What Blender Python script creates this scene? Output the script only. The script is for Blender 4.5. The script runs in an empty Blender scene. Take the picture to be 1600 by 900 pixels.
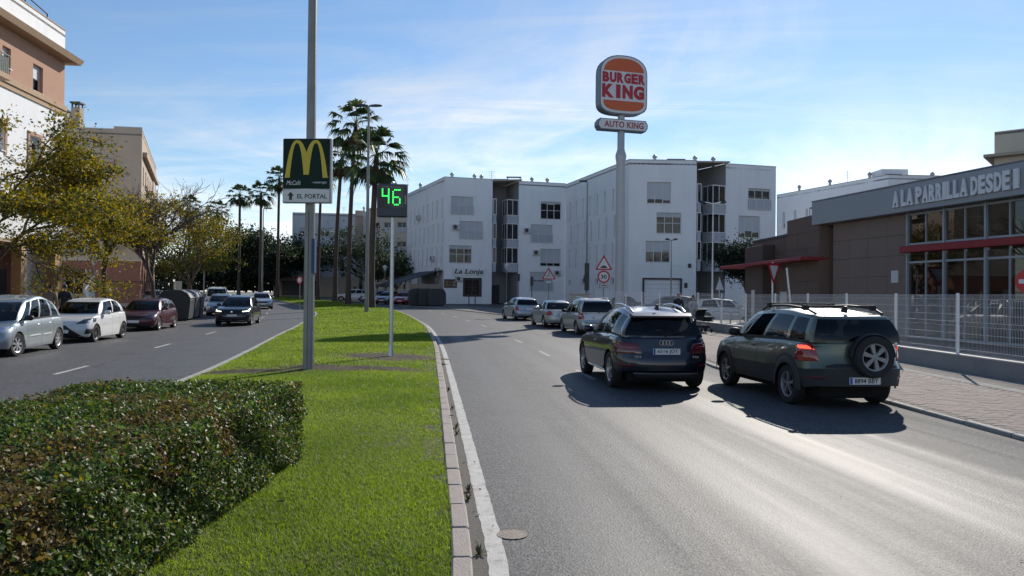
import bpy, bmesh, math, random
import numpy as np
from mathutils import Vector, Matrix, Euler

random.seed(7)
RNG = np.random.default_rng(11)
sc = bpy.context.scene
COL = sc.collection
PI = math.pi
rad = math.radians

# ---------------------------------------------------------------- camera
cam_d = bpy.data.cameras.new('camera')
cam = bpy.data.objects.new('camera', cam_d)
COL.objects.link(cam)
cam_d.sensor_width = 36.0
cam_d.lens = 27.0
cam_d.clip_start = 0.05
cam_d.clip_end = 4000
CAM_H = 1.80
cam.matrix_world = (Matrix.Translation((0, 0, CAM_H)) @ Matrix.Rotation(rad(90.4536), 4, 'X') @ Matrix.Rotation(rad(0.57), 4, 'Z'))
sc.camera = cam

# ---------------------------------------------------------------- sky and sun
SUN_AZ = rad(24.0)     # to the right of the view direction (+Y)
SUN_EL = rad(30.0)
world = bpy.data.worlds.new('World')
sc.world = world
world.use_nodes = True
wn = world.node_tree
wn.nodes.clear()
def wnode(t, **kw):
    n = wn.nodes.new(t)
    for k, v in kw.items():
        setattr(n, k, v)
    return n
w_out = wnode('ShaderNodeOutputWorld')
w_bg = wnode('ShaderNodeBackground')
w_sky = wnode('ShaderNodeTexSky', sky_type='NISHITA', sun_disc=False, sun_elevation=SUN_EL, sun_rotation=SUN_AZ)
w_sky.air_density = 1.15
w_sky.dust_density = 0.08
w_sky.ozone_density = 5.0
w_bg.inputs['Strength'].default_value = 0.078
# thin cirrus over the whole dome: noise on the direction projected to a high plane
tc = wnode('ShaderNodeTexCoord')
sep = wnode('ShaderNodeSeparateXYZ')
wn.links.new(tc.outputs['Generated'], sep.inputs[0])
def wmath(op, a, b=None, clamp=False):
    n = wnode('ShaderNodeMath', operation=op)
    n.use_clamp = clamp
    for i, v in enumerate((a, b)):
        if v is None: continue
        if hasattr(v, 'default_value') or hasattr(v, 'is_linked'):
            wn.links.new(v, n.inputs[i])
        else:
            n.inputs[i].default_value = v
    return n.outputs[0]
zc = wmath('MAXIMUM', wmath('ADD', sep.outputs['Z'], 0.13), 0.02)
cx = wmath('DIVIDE', sep.outputs['X'], zc)
cy = wmath('DIVIDE', sep.outputs['Y'], zc)
comb = wnode('ShaderNodeCombineXYZ')
wn.links.new(cx, comb.inputs[0]); wn.links.new(cy, comb.inputs[1])
def cloud(scale, sx, sy, rot, detail, dist, lo, hi, loc=(0, 0, 0)):
    mp = wnode('ShaderNodeMapping')
    mp.inputs['Rotation'].default_value = (0, 0, rad(rot))
    mp.inputs['Scale'].default_value = (sx, sy, 1)
    mp.inputs['Location'].default_value = loc
    wn.links.new(comb.outputs[0], mp.inputs['Vector'])
    nz = wnode('ShaderNodeTexNoise')
    nz.inputs['Scale'].default_value = scale
    nz.inputs['Detail'].default_value = detail
    nz.inputs['Roughness'].default_value = 0.62
    nz.inputs['Distortion'].default_value = dist
    wn.links.new(mp.outputs[0], nz.inputs['Vector'])
    rp = wnode('ShaderNodeMapRange')
    rp.interpolation_type = 'SMOOTHSTEP'
    rp.inputs['From Min'].default_value = lo
    rp.inputs['From Max'].default_value = hi
    wn.links.new(nz.outputs['Fac'], rp.inputs['Value'])
    return rp.outputs[0]
c1 = cloud(0.75, 1.0, 1.0, 20, 8, 1.3, 0.44, 0.74, (3.1, 1.7, 0))
c2 = cloud(1.0, 0.5, 2.4, 100, 9, 1.6, 0.46, 0.76, (0.4, 5.2, 0))
c3 = cloud(0.30, 1, 1, 0, 4, 0.3, 0.34, 0.70, (8.0, 2.0, 0))
cl = wmath('MULTIPLY', wmath('ADD', wmath('MULTIPLY', c1, 0.75), wmath('MULTIPLY', c2, 0.55)), wmath('ADD', wmath('MULTIPLY', c3, 0.95), 0.10), True)
# a bank of higher cloud low over the horizon, all the way round
c4 = cloud(0.42, 1.0, 0.55, -15, 8, 1.4, 0.36, 0.66, (5.5, 0.3, 0))
lowb = wnode('ShaderNodeMapRange'); lowb.interpolation_type = 'SMOOTHSTEP'
lowb.inputs['From Min'].default_value = 0.30; lowb.inputs['From Max'].default_value = 0.07
lowb.inputs['To Min'].default_value = 0.0; lowb.inputs['To Max'].default_value = 1.0
wn.links.new(sep.outputs['Z'], lowb.inputs['Value'])
cl = wmath('ADD', wmath('MULTIPLY', cl, 0.85), wmath('MULTIPLY', wmath('MULTIPLY', lowb.outputs[0], c4), 0.95), True)
w_mix = wnode('ShaderNodeMix', data_type='RGBA')
w_col = wnode('ShaderNodeMix', data_type='RGBA')   # cloud light: the sky behind it, whitened
w_bw = wnode('ShaderNodeRGBToBW')
wn.links.new(w_sky.outputs[0], w_bw.inputs[0])
w_cmul = wnode('ShaderNodeMix', data_type='RGBA', blend_type='MULTIPLY')
w_cmul.inputs['Factor'].default_value = 1.0
wn.links.new(w_bw.outputs[0], w_cmul.inputs['A'])
w_cmul.inputs['B'].default_value = (1.46, 1.52, 1.62, 1)
wn.links.new(cl, w_mix.inputs['Factor'])
wn.links.new(w_sky.outputs[0], w_mix.inputs['A'])
wn.links.new(w_cmul.outputs['Result'], w_mix.inputs['B'])
wn.links.new(w_mix.outputs['Result'], w_bg.inputs['Color'])
wn.links.new(w_bg.outputs[0], w_out.inputs[0])

sun_d = bpy.data.lights.new('sun', 'SUN')
sun_d.energy = 3.4
sun_d.angle = rad(0.53)
sun_d.color = (1.0, 0.93, 0.83)
sun = bpy.data.objects.new('sun', sun_d)
COL.objects.link(sun)
to_sun = Vector((math.sin(SUN_AZ) * math.cos(SUN_EL), math.cos(SUN_AZ) * math.cos(SUN_EL), math.sin(SUN_EL)))
sun.rotation_euler = (-to_sun).to_track_quat('-Z', 'Y').to_euler()
sun.location = (40, 90, 60)

sc.view_settings.view_transform = 'Standard'
sc.view_settings.look = 'None'
sc.view_settings.exposure = 0.68
sc.view_settings.gamma = 1.0
sc.view_settings.use_curve_mapping = False
sc.render.engine = 'CYCLES'
sc.cycles.use_denoising = True
sc.cycles.max_bounces = 8
sc.cycles.transparent_max_bounces = 24
sc.cycles.caustics_reflective = False
sc.cycles.caustics_refractive = False
sc.cycles.sample_clamp_indirect = 6.0

# ---------------------------------------------------------------- materials
MATS = {}
def M(name, col=(0.5, 0.5, 0.5), rough=0.6, metal=0.0, var=0.08, vscale=3.0, bump=0.0, bscale=40.0, spec=0.4,
      coat=0.0, emit=0.0, dirt=None, dirt_amt=0.0, dirt_scale=1.2, streak=0.0):
    if name in MATS: return MATS[name]
    m = bpy.data.materials.new(name)
    m.use_nodes = True
    nt = m.node_tree
    b = nt.nodes['Principled BSDF']
    b.inputs['Roughness'].default_value = rough
    b.inputs['Metallic'].default_value = metal
    b.inputs['Specular IOR Level'].default_value = spec
    b.inputs['Coat Weight'].default_value = coat
    b.inputs['Coat Roughness'].default_value = 0.06
    tcn = nt.nodes.new('ShaderNodeTexCoord')
    if var > 0:
        nz = nt.nodes.new('ShaderNodeTexNoise')
        nz.inputs['Scale'].default_value = vscale
        nz.inputs['Detail'].default_value = 6
        nt.links.new(tcn.outputs['Object'], nz.inputs['Vector'])
        mx = nt.nodes.new('ShaderNodeMix'); mx.data_type = 'RGBA'
        mx.inputs['A'].default_value = (*[c * (1 - 2 * var) for c in col], 1)
        mx.inputs['B'].default_value = (*[min(1, c * (1 + 2 * var)) for c in col], 1)
        nt.links.new(nz.outputs['Fac'], mx.inputs['Factor'])
        res = mx.outputs['Result']
        if dirt:
            n2 = nt.nodes.new('ShaderNodeTexNoise')
            n2.inputs['Scale'].default_value = dirt_scale
            n2.inputs['Detail'].default_value = 8
            n2.inputs['Roughness'].default_value = 0.7
            if streak:
                mpz = nt.nodes.new('ShaderNodeMapping'); mpz.inputs['Scale'].default_value = (1, 1, streak)
                nt.links.new(tcn.outputs['Object'], mpz.inputs['Vector']); nt.links.new(mpz.outputs[0], n2.inputs['Vector'])
            else: nt.links.new(tcn.outputs['Object'], n2.inputs['Vector'])
            rp = nt.nodes.new('ShaderNodeMapRange')
            rp.inputs['From Min'].default_value = 0.5
            rp.inputs['From Max'].default_value = 0.75
            rp.inputs['To Max'].default_value = dirt_amt
            nt.links.new(n2.outputs['Fac'], rp.inputs['Value'])
            m2 = nt.nodes.new('ShaderNodeMix'); m2.data_type = 'RGBA'
            nt.links.new(rp.outputs[0], m2.inputs['Factor'])
            nt.links.new(res, m2.inputs['A'])
            m2.inputs['B'].default_value = (*dirt, 1)
            res = m2.outputs['Result']
        nt.links.new(res, b.inputs['Base Color'])
    else:
        b.inputs['Base Color'].default_value = (*col, 1)
    if bump > 0:
        nb = nt.nodes.new('ShaderNodeTexNoise')
        nb.inputs['Scale'].default_value = bscale
        nb.inputs['Detail'].default_value = 4
        nt.links.new(tcn.outputs['Object'], nb.inputs['Vector'])
        bp = nt.nodes.new('ShaderNodeBump')
        bp.inputs['Strength'].default_value = bump
        bp.inputs['Distance'].default_value = 0.02
        nt.links.new(nb.outputs['Fac'], bp.inputs['Height'])
        nt.links.new(bp.outputs[0], b.inputs['Normal'])
    if emit > 0:
        b.inputs['Emission Color'].default_value = (*col, 1)
        b.inputs['Emission Strength'].default_value = emit
    MATS[name] = m
    return m

def glass_mat(name, tint=(0.35, 0.4, 0.4), rough=0.02, refl=1.45):
    """thin pane: tinted see-through plus a clear surface reflection"""
    if name in MATS: return MATS[name]
    m = bpy.data.materials.new(name); m.use_nodes = True
    nt = m.node_tree; nt.nodes.clear()
    o = nt.nodes.new('ShaderNodeOutputMaterial')
    tr = nt.nodes.new('ShaderNodeBsdfTransparent'); tr.inputs[0].default_value = (*tint, 1)
    gl = nt.nodes.new('ShaderNodeBsdfGlossy'); gl.inputs['Roughness'].default_value = rough
    fr = nt.nodes.new('ShaderNodeFresnel'); fr.inputs['IOR'].default_value = refl
    mx = nt.nodes.new('ShaderNodeMixShader')
    nt.links.new(fr.outputs[0], mx.inputs[0]); nt.links.new(tr.outputs[0], mx.inputs[1]); nt.links.new(gl.outputs[0], mx.inputs[2])
    nt.links.new(mx.outputs[0], o.inputs[0])
    MATS[name] = m
    return m

def leaf_mat(name, rough=0.5, transl=0.45, spec=0.3):
    """leaf colour from the 'tint' attribute; light passes through the blade"""
    if name in MATS: return MATS[name]
    m = bpy.data.materials.new(name); m.use_nodes = True
    nt = m.node_tree
    b = nt.nodes['Principled BSDF']; o = nt.nodes['Material Output']
    at = nt.nodes.new('ShaderNodeAttribute'); at.attribute_name = 'tint'
    nt.links.new(at.outputs['Color'], b.inputs['Base Color'])
    b.inputs['Roughness'].default_value = rough
    b.inputs['Specular IOR Level'].default_value = spec
    tl = nt.nodes.new('ShaderNodeBsdfTranslucent')
    hs = nt.nodes.new('ShaderNodeHueSaturation')
    hs.inputs['Value'].default_value = 1.7
    hs.inputs['Hue'].default_value = 0.505
    hs.inputs['Saturation'].default_value = 1.1
    nt.links.new(at.outputs['Color'], hs.inputs['Color'])
    nt.links.new(hs.outputs[0], tl.inputs[0])
    mx = nt.nodes.new('ShaderNodeMixShader'); mx.inputs[0].default_value = transl
    nt.links.new(b.outputs[0], mx.inputs[1]); nt.links.new(tl.outputs[0], mx.inputs[2])
    nt.links.new(mx.outputs[0], o.inputs[0])
    MATS[name] = m
    return m

# ---------------------------------------------------------------- mesh helpers
class MB:
    """collects shapes into one mesh; T maps local to target space"""
    def __init__(self, T=None):
        self.v = []; self.f = []; self.mi = []; self.T = T or Matrix.Identity(4); self.cur = 0
    def add(self, vs, fs):
        o = len(self.v)
        T = self.T
        self.v += [tuple(T @ Vector(p)) for p in vs]
        self.f += [tuple(o + i for i in f) for f in fs]
        self.mi += [self.cur] * len(fs)
        return self
    def box(self, x0, x1, y0, y1, z0, z1):
        vs = [(x0, y0, z0), (x1, y0, z0), (x1, y1, z0), (x0, y1, z0), (x0, y0, z1), (x1, y0, z1), (x1, y1, z1), (x0, y1, z1)]
        return self.add(vs, [(0, 3, 2, 1), (4, 5, 6, 7), (0, 1, 5, 4), (1, 2, 6, 5), (2, 3, 7, 6), (3, 0, 4, 7)])
    def bbox(self, x0, x1, y0, y1, z0, z1, b=0.02):
        """box with chamfered vertical and horizontal edges"""
        vs = []; rings = []
        for z, i in ((z0, b), (z0 + b, 0), (z1 - b, 0), (z1, b)):
            a0, a1, c0, c1 = x0 + i, x1 - i, y0 + i, y1 - i
            r = [(a0 + b, c0, z), (a1 - b, c0, z), (a1, c0 + b, z), (a1, c1 - b, z), (a1 - b, c1, z), (a0 + b, c1, z), (a0, c1 - b, z), (a0, c0 + b, z)]
            rings.append(list(range(len(vs), len(vs) + 8))); vs += r
        fs = [tuple(reversed(rings[0])), tuple(rings[-1])]
        for a, c in zip(rings, rings[1:]):
            for k in range(8):
                fs.append((a[k], a[(k + 1) % 8], c[(k + 1) % 8], c[k]))
        return self.add(vs, fs)
    def tube(self, pts, radii, n=8, caps=True):
        pts = [Vector(p) for p in pts]
        if not hasattr(radii, '__len__'): radii = [radii] * len(pts)
        vs = []; fs = []
        up = None
        for i, p in enumerate(pts):
            d = (pts[min(i + 1, len(pts) - 1)] - pts[max(i - 1, 0)]).normalized()
            if up is None:
                up = Vector((0, 0, 1)) if abs(d.z) < 0.9 else Vector((1, 0, 0))
            a = d.cross(up).normalized(); bb = a.cross(d).normalized(); up = bb
            for k in range(n):
                t = 2 * PI * k / n
                vs.append(p + (a * math.cos(t) + bb * math.sin(t)) * radii[i])
        for i in range(len(pts) - 1):
            for k in range(n):
                fs.append((i * n + k, i * n + (k + 1) % n, (i + 1) * n + (k + 1) % n, (i + 1) * n + k))
        if caps:
            fs.append(tuple(reversed(range(n)))); fs.append(tuple(range((len(pts) - 1) * n, len(pts) * n)))
        return self.add(vs, fs)
    def lathe(self, prof, n=24, axis='z', c=(0, 0, 0), caps=False):
        vs = []; fs = []
        for r, h in prof:
            for k in range(n):
                t = 2 * PI * k / n
                a, b = r * math.cos(t), r * math.sin(t)
                if axis == 'z': p = (c[0] + a, c[1] + b, c[2] + h)
                elif axis == 'y': p = (c[0] + a, c[1] + h, c[2] + b)
                else: p = (c[0] + h, c[1] + a, c[2] + b)
                vs.append(p)
        for i in range(len(prof) - 1):
            for k in range(n):
                fs.append((i * n + k, i * n + (k + 1) % n, (i + 1) * n + (k + 1) % n, (i + 1) * n + k))
        if caps:
            fs.append(tuple(reversed(range(n)))); fs.append(tuple(range((len(prof) - 1) * n, len(prof) * n)))
        return self.add(vs, fs)
    def prism(self, poly, h0, h1, axis='z'):
        """extrude polygon (a,b) between h0 and h1; axis y: (x, h, z)"""
        n = len(poly)
        def P(a, b, h):
            return (a, b, h) if axis == 'z' else ((a, h, b) if axis == 'y' else (h, a, b))
        vs = [P(a, b, h0) for a, b in poly] + [P(a, b, h1) for a, b in poly]
        fs = [tuple(reversed(range(n))), tuple(range(n, 2 * n))] + [(k, (k + 1) % n, n + (k + 1) % n, n + k) for k in range(n)]
        return self.add(vs, fs)
    def quad(self, a, b, c, d):
        return self.add([a, b, c, d], [(0, 1, 2, 3)])
    def mesh(self, name, mats, smooth=False, angle=35):
        me = bpy.data.meshes.new(name)
        me.from_pydata(self.v, [], self.f)
        if not isinstance(mats, (list, tuple)): mats = [mats]
        for m in mats: me.materials.append(m)
        if len(mats) > 1: me.polygons.foreach_set('material_index', self.mi)
        if smooth:
            me.polygons.foreach_set('use_smooth', [True] * len(me.polygons))
            me.set_sharp_from_angle(angle=rad(angle))
        me.update()
        return me
    def build(self, name, mats, parent=None, world=False, smooth=False, angle=35):
        return link(name, self.mesh(name, mats, smooth, angle), parent, world)

def link(name, me, parent=None, world=False):
    o = bpy.data.objects.new(name, me)
    COL.objects.link(o)
    if parent is not None:
        o.parent = parent
        if world: o.matrix_parent_inverse = basis(parent).inverted()
    return o
def basis(o):
    return Matrix.Translation(o.location) @ o.rotation_euler.to_matrix().to_4x4()
def tag(o, label=None, cat=None, group=None, kind=None):
    if label: o['label'] = label
    if cat: o['category'] = cat
    if group: o['group'] = group
    if kind: o['kind'] = kind
    return o
def thing(name, label, cat, loc=(0, 0, 0), rz=0.0, group=None):
    o = bpy.data.objects.new(name, None)
    o.empty_display_size = 0.2
    COL.objects.link(o)
    o.location = loc; o.rotation_euler = (0, 0, rz)
    return tag(o, label, cat, group)
def copy_tree(o, parent=None):
    c = o.copy(); COL.objects.link(c)
    if parent is not None:
        c.parent = parent
    for ch in list(o.children): copy_tree(ch, c)
    return c
def mesh_np(name, V, F, mat, tint=None):
    me = bpy.data.meshes.new(name)
    V = np.asarray(V, dtype=np.float32); F = np.asarray(F, dtype=np.int32)
    me.vertices.add(len(V)); me.vertices.foreach_set('co', V.ravel())
    me.loops.add(F.size); me.loops.foreach_set('vertex_index', F.ravel())
    me.polygons.add(len(F)); me.polygons.foreach_set('loop_start', np.arange(len(F), dtype=np.int32) * F.shape[1])
    if tint is not None:
        ca = me.color_attributes.new('tint', 'FLOAT_COLOR', 'POINT')
        t4 = np.ones((len(V), 4), dtype=np.float32); t4[:, :3] = tint
        ca.data.foreach_set('color', t4.ravel())
    me.materials.append(mat)
    me.update(calc_edges=True)
    return me

_tcache = {}
def text_mesh(s, w, h, depth, mat, bold=0.0, shear=0.0, spacing=1.0):
    """lettering scaled to w x h (either may be None), centred, standing in the xz plane, face towards -y"""
    cu = bpy.data.curves.new('lettering', 'FONT')
    cu.body = s; cu.size = 1.0; cu.offset = bold; cu.shear = shear; cu.space_character = spacing
    cu.align_x = 'CENTER'; cu.resolution_u = 3; cu.fill_mode = 'FRONT' if depth == 0 else 'BOTH'
    cu.extrude = 0.5 if depth else 0.0
    ob = bpy.data.objects.new('lettering', cu); COL.objects.link(ob)
    dg = bpy.context.evaluated_depsgraph_get()
    me = bpy.data.meshes.new_from_object(ob.evaluated_get(dg))
    bpy.data.objects.remove(ob); bpy.data.curves.remove(cu)
    n = len(me.vertices); co = np.zeros(n * 3, dtype=np.float32)
    me.vertices.foreach_get('co', co); co = co.reshape(-1, 3)
    lo = co.min(0); hi = co.max(0); sz = np.maximum(hi - lo, 1e-6)
    sx = (w / sz[0]) if w else None; sz_ = (h / sz[1]) if h else None
    if sx is None: sx = sz_
    if sz_ is None: sz_ = sx
    out = np.zeros_like(co)
    out[:, 0] = (co[:, 0] - (lo[0] + hi[0]) / 2) * sx
    out[:, 2] = (co[:, 1] - (lo[1] + hi[1]) / 2) * sz_
    out[:, 1] = -co[:, 2] * depth
    me.vertices.foreach_set('co', out.ravel())
    me.materials.clear(); me.materials.append(mat)
    me.update()
    return me
def lettering(s, w, h, depth, mat, parent, loc, rz=0.0, name='lettering', **kw):
    o = link(name, text_mesh(s, w, h, depth, mat, **kw), parent)
    o.location = loc; o.rotation_euler = (0, 0, rz)
    return o
def smoothstep(a, b, x):
    t = min(1, max(0, (x - a) / (b - a))); return t * t * (3 - 2 * t)
def lerp(a, b, t): return a + (b - a) * t
def interp(tab, x):
    if x <= tab[0][0]: return tab[0][1]
    for (a, u), (b, v) in zip(tab, tab[1:]):
        if x <= b: return u + (v - u) * (x - a) / (b - a)
    return tab[-1][1]
class Path:
    """smooth polyline through control points, measured by length"""
    def __init__(self, pts, step=0.5):
        P = [np.array(p, float) for p in pts]
        P = [2 * P[0] - P[1]] + P + [2 * P[-1] - P[-2]]
        out = []
        for i in range(1, len(P) - 2):
            n = max(2, int(np.linalg.norm(P[i + 1] - P[i]) / step))
            for k in range(n):
                t = k / n
                out.append(0.5 * ((2 * P[i]) + (-P[i - 1] + P[i + 1]) * t + (2 * P[i - 1] - 5 * P[i] + 4 * P[i + 1] - P[i + 2]) * t * t + (-P[i - 1] + 3 * P[i] - 3 * P[i + 1] + P[i + 2]) * t ** 3))
        out.append(P[-2])
        self.p = np.array(out)
        d = np.linalg.norm(np.diff(self.p, axis=0), axis=1)
        self.s = np.concatenate([[0], np.cumsum(d)])
        self.L = self.s[-1]
    def at(self, s, off=0.0):
        """point at length s, shifted off metres to the right of travel; returns (x, y, heading)"""
        s = min(max(s, 0), self.L - 1e-4)
        i = int(np.searchsorted(self.s, s, 'right') - 1); i = min(max(i, 0), len(self.p) - 2)
        t = (s - self.s[i]) / max(1e-9, self.s[i + 1] - self.s[i])
        p = self.p[i] * (1 - t) + self.p[i + 1] * t
        j0 = max(i - 1, 0); j1 = min(i + 2, len(self.p) - 1)
        d = self.p[j1] - self.p[j0]; d = d / np.linalg.norm(d)
        return (p[0] + d[1] * off, p[1] - d[0] * off, math.atan2(d[1], d[0]))
    def s_at_y(self, y):
        return float(np.interp(y, self.p[:, 1], self.s))
    def x_at_y(self, y):
        return float(np.interp(y, self.p[:, 1], self.p[:, 0]))
# ================================================================ GROUND, ROADS, MEDIAN
KERB_R = Path([(0.45, -8), (0.05, 0.5), (-0.24, 4.91), (-0.42, 6.72), (-0.97, 11.91), (-1.61, 17.83), (-2.59, 26.48), (-4.12, 37.68), (-5.57, 45.49), (-7.58, 54.88), (-9.99, 64.18), (-12.84, 72.9), (-17.25, 84.13), (-24.35, 99.37), (-31.92, 113.16), (-46.58, 135.05), (-67.2, 161.27)])
KERB_L = Path([(-5.2, -8), (-5.42, 4.29), (-5.79, 10.36), (-6.37, 15.59), (-7.63, 22.44), (-9.36, 31.21), (-10.94, 39.83), (-13.34, 52.2), (-15.36, 58.54), (-19.49, 72.05), (-28.17, 92.87), (-36.5, 108.18), (-51.79, 130.42), (-73.68, 158.39)])
KERB_FAR_L = Path([(-14.6, -8), (-15.06, 11.15), (-15.89, 20.57), (-16.9, 27.97), (-18.71, 36.69), (-20.48, 44.21), (-22.44, 51.5), (-25.92, 62.55), (-31.06, 75.99), (-38.68, 94.08), (-47.65, 110.49), (-60.65, 131.07), (-80.82, 157.87)])
KERB_FAR_R = Path([(7.0, -8), (6.75, 2), (6.51, 9.74), (6.4, 12.81), (6.35, 16.49), (5.79, 17.76), (5.1, 18.7), (5.23, 24.24), (4.97, 35.08), (3.66, 42.24), (1.96, 49.19), (-0.01, 55.03), (-3.19, 63.54), (-7.07, 72.71), (-12.24, 82.55), (-18.93, 94.63), (-27.18, 108.67), (-42.25, 129.56), (-63.35, 155.65)])

def asphalt(name, base, wear, track_at):
    m = bpy.data.materials.new(name); m.use_nodes = True
    nt = m.node_tree; b = nt.nodes['Principled BSDF']
    uvn = nt.nodes.new('ShaderNodeUVMap')
    geo = nt.nodes.new('ShaderNodeNewGeometry')
    def N(t): return nt.nodes.new(t)
    def noise(scale, detail, vec, rough=0.6):
        n = N('ShaderNodeTexNoise'); n.inputs['Scale'].default_value = scale; n.inputs['Detail'].default_value = detail
        n.inputs['Roughness'].default_value = rough
        nt.links.new(vec, n.inputs['Vector']); return n.outputs['Fac']
    def math_(op, a, c):
        n = N('ShaderNodeMath'); n.operation = op
        for i, v in enumerate((a, c)):
            if isinstance(v, (int, float)): n.inputs[i].default_value = v
            else: nt.links.new(v, n.inputs[i])
        return n.outputs[0]
    pos = geo.outputs['Position']
    # aggregate grains
    vo = N('ShaderNodeTexVoronoi'); vo.inputs['Scale'].default_value = 52
    nt.links.new(pos, vo.inputs['Vector'])
    sepc = N('ShaderNodeSeparateColor'); nt.links.new(vo.outputs['Color'], sepc.inputs[0])
    grain = sepc.outputs[0]
    big = noise(0.35, 5, pos); mid = noise(2.2, 6, pos, 0.7)
    # streaks along the travel direction (u across, v along in metres)
    mp = N('ShaderNodeMapping'); mp.inputs['Scale'].default_value = (1.5, 0.05, 1)
    nt.links.new(uvn.outputs[0], mp.inputs['Vector'])
    streak = noise(1.6, 5, mp.outputs[0])
    sepv = N('ShaderNodeSeparateXYZ'); nt.links.new(uvn.outputs[0], sepv.inputs[0])
    u = sepv.outputs[0]
    tr = None
    for c in track_at:
        d = math_('ABSOLUTE', math_('SUBTRACT', u, c), 0)
        g = N('ShaderNodeMapRange'); g.interpolation_type = 'SMOOTHSTEP'
        g.inputs['From Min'].default_value = 0.10; g.inputs['From Max'].default_value = 0.48
        g.inputs['To Min'].default_value = 1; g.inputs['To Max'].default_value = 0
        nt.links.new(d, g.inputs['Value'])
        tr = g.outputs[0] if tr is None else math_('MAXIMUM', tr, g.outputs[0])
    tr = math_('MULTIPLY', tr, math_('ADD', math_('MULTIPLY', streak, 0.9), 0.35))
    cr = N('ShaderNodeMix'); cr.data_type = 'RGBA'
    cr.inputs['A'].default_value = (*[c * 0.35 for c in base], 1); cr.inputs['B'].default_value = (*[c * 2.1 for c in base], 1)
    f = math_('ADD', math_('MULTIPLY', math_('POWER', grain, 1.6), 1.15), math_('ADD', math_('MULTIPLY', mid, 0.24), math_('SUBTRACT', math_('MULTIPLY', big, 0.24), 0.14)))
    nt.links.new(f, cr.inputs['Factor'])
    c2 = N('ShaderNodeMix'); c2.data_type = 'RGBA'
    nt.links.new(math_('MULTIPLY', tr, 0.4), c2.inputs['Factor'])
    nt.links.new(cr.outputs['Result'], c2.inputs['A']); c2.inputs['B'].default_value = (*wear, 1)
    # hairline cracks and dark repaired seams
    wob = N('ShaderNodeTexNoise'); wob.inputs['Scale'].default_value = 1.3; wob.inputs['Detail'].default_value = 5
    nt.links.new(pos, wob.inputs['Vector'])
    vm = N('ShaderNodeVectorMath'); vm.operation = 'MULTIPLY_ADD'; vm.inputs[1].default_value = (0.9, 0.9, 0.0)
    nt.links.new(wob.outputs['Color'], vm.inputs[0]); nt.links.new(pos, vm.inputs[2])
    vc = N('ShaderNodeTexVoronoi'); vc.feature = 'DISTANCE_TO_EDGE'; vc.inputs['Scale'].default_value = 0.33
    nt.links.new(vm.outputs[0], vc.inputs['Vector'])
    ck = N('ShaderNodeMapRange'); ck.inputs['From Min'].default_value = 0.0022; ck.inputs['From Max'].default_value = 0.0050
    ck.inputs['To Min'].default_value = 0.7; ck.inputs['To Max'].default_value = 0.0
    nt.links.new(vc.outputs['Distance'], ck.inputs['Value'])
    ckm = math_('MULTIPLY', ck.outputs[0], math_('GREATER_THAN', big, 0.50))
    st = N('ShaderNodeMapRange'); st.interpolation_type = 'SMOOTHSTEP'; st.inputs['From Min'].default_value = 0.52; st.inputs['From Max'].default_value = 0.72; st.inputs['To Max'].default_value = 0.38
    nt.links.new(noise(0.8, 6, pos, 0.65), st.inputs['Value'])
    c3 = N('ShaderNodeMix'); c3.data_type = 'RGBA'; nt.links.new(math_('MAXIMUM', ckm, st.outputs[0]), c3.inputs['Factor'])
    nt.links.new(c2.outputs['Result'], c3.inputs['A']); c3.inputs['B'].default_value = (*[c * 0.45 for c in base], 1)
    nt.links.new(c3.outputs['Result'], b.inputs['Base Color'])
    # polished wheel tracks are smoother
    ro = math_('SUBTRACT', 0.69, math_('MULTIPLY', tr, 0.07))
    # the strip beside the right kerb was surfaced separately: coarser and duller
    jn = N('ShaderNodeMapRange'); jn.interpolation_type = 'SMOOTHSTEP'
    jn.inputs['From Min'].default_value = 5.45; jn.inputs['From Max'].default_value = 5.75
    nt.links.new(math_('ADD', u, math_('MULTIPLY', math_('SUBTRACT', mid, 0.5), 0.25)), jn.inputs['Value'])
    ro = math_('ADD', ro, math_('MULTIPLY', jn.outputs[0], 0.16))
    ro = math_('ADD', ro, math_('MULTIPLY', math_('SUBTRACT', streak, 0.5), 0.22))
    nt.links.new(ro, b.inputs['Roughness'])
    b.inputs['Specular IOR Level'].default_value = 0.36
    bp = N('ShaderNodeBump'); bp.inputs['Distance'].default_value = 0.0035
    bstr = math_('SUBTRACT', 0.75, math_('MULTIPLY', tr, 0.35))
    nt.links.new(bstr, bp.inputs['Strength'])
    vo2 = N('ShaderNodeTexVoronoi'); vo2.inputs['Scale'].default_value = 60
    nt.links.new(pos, vo2.inputs['Vector'])
    nt.links.new(vo2.outputs['Distance'], bp.inputs['Height'])
    nt.links.new(bp.outputs[0], b.inputs['Normal'])
    return m

def strip(name, A, B, z, mat, n=160, y0=-7.5, y1=150, nu=6, kind='structure', parent=None):
    """sheet between two paths, uv = metres from path A across, metres along"""
    ys = np.concatenate([np.linspace(y0, 40, n // 2, endpoint=False), np.linspace(40, y1, n // 2)])
    V = []; UV = []; F = []
    for i, y in enumerate(ys):
        xa, xb = A.x_at_y(y), B.x_at_y(y)
        s = A.s_at_y(y)
        for k in range(nu + 1):
            t = k / nu
            V.append((lerp(xa, xb, t), y, z)); UV.append((abs(xb - xa) * t, s))
    for i in range(len(ys) - 1):
        for k in range(nu):
            a = i * (nu + 1) + k
            F.append((a, a + 1, a + nu + 2, a + nu + 1))
    me = bpy.data.meshes.new(name); me.from_pydata(V, [], F)
    uvl = me.uv_layers.new(name='UVMap')
    li = np.zeros(len(me.loops), dtype=np.int32); me.loops.foreach_get('vertex_index', li)
    uvl.data.foreach_set('uv', np.array(UV, dtype=np.float32)[li].ravel())
    me.materials.append(mat); me.update()
    o = link(name, me, parent)
    if kind: o['kind'] = kind
    return o

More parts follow.
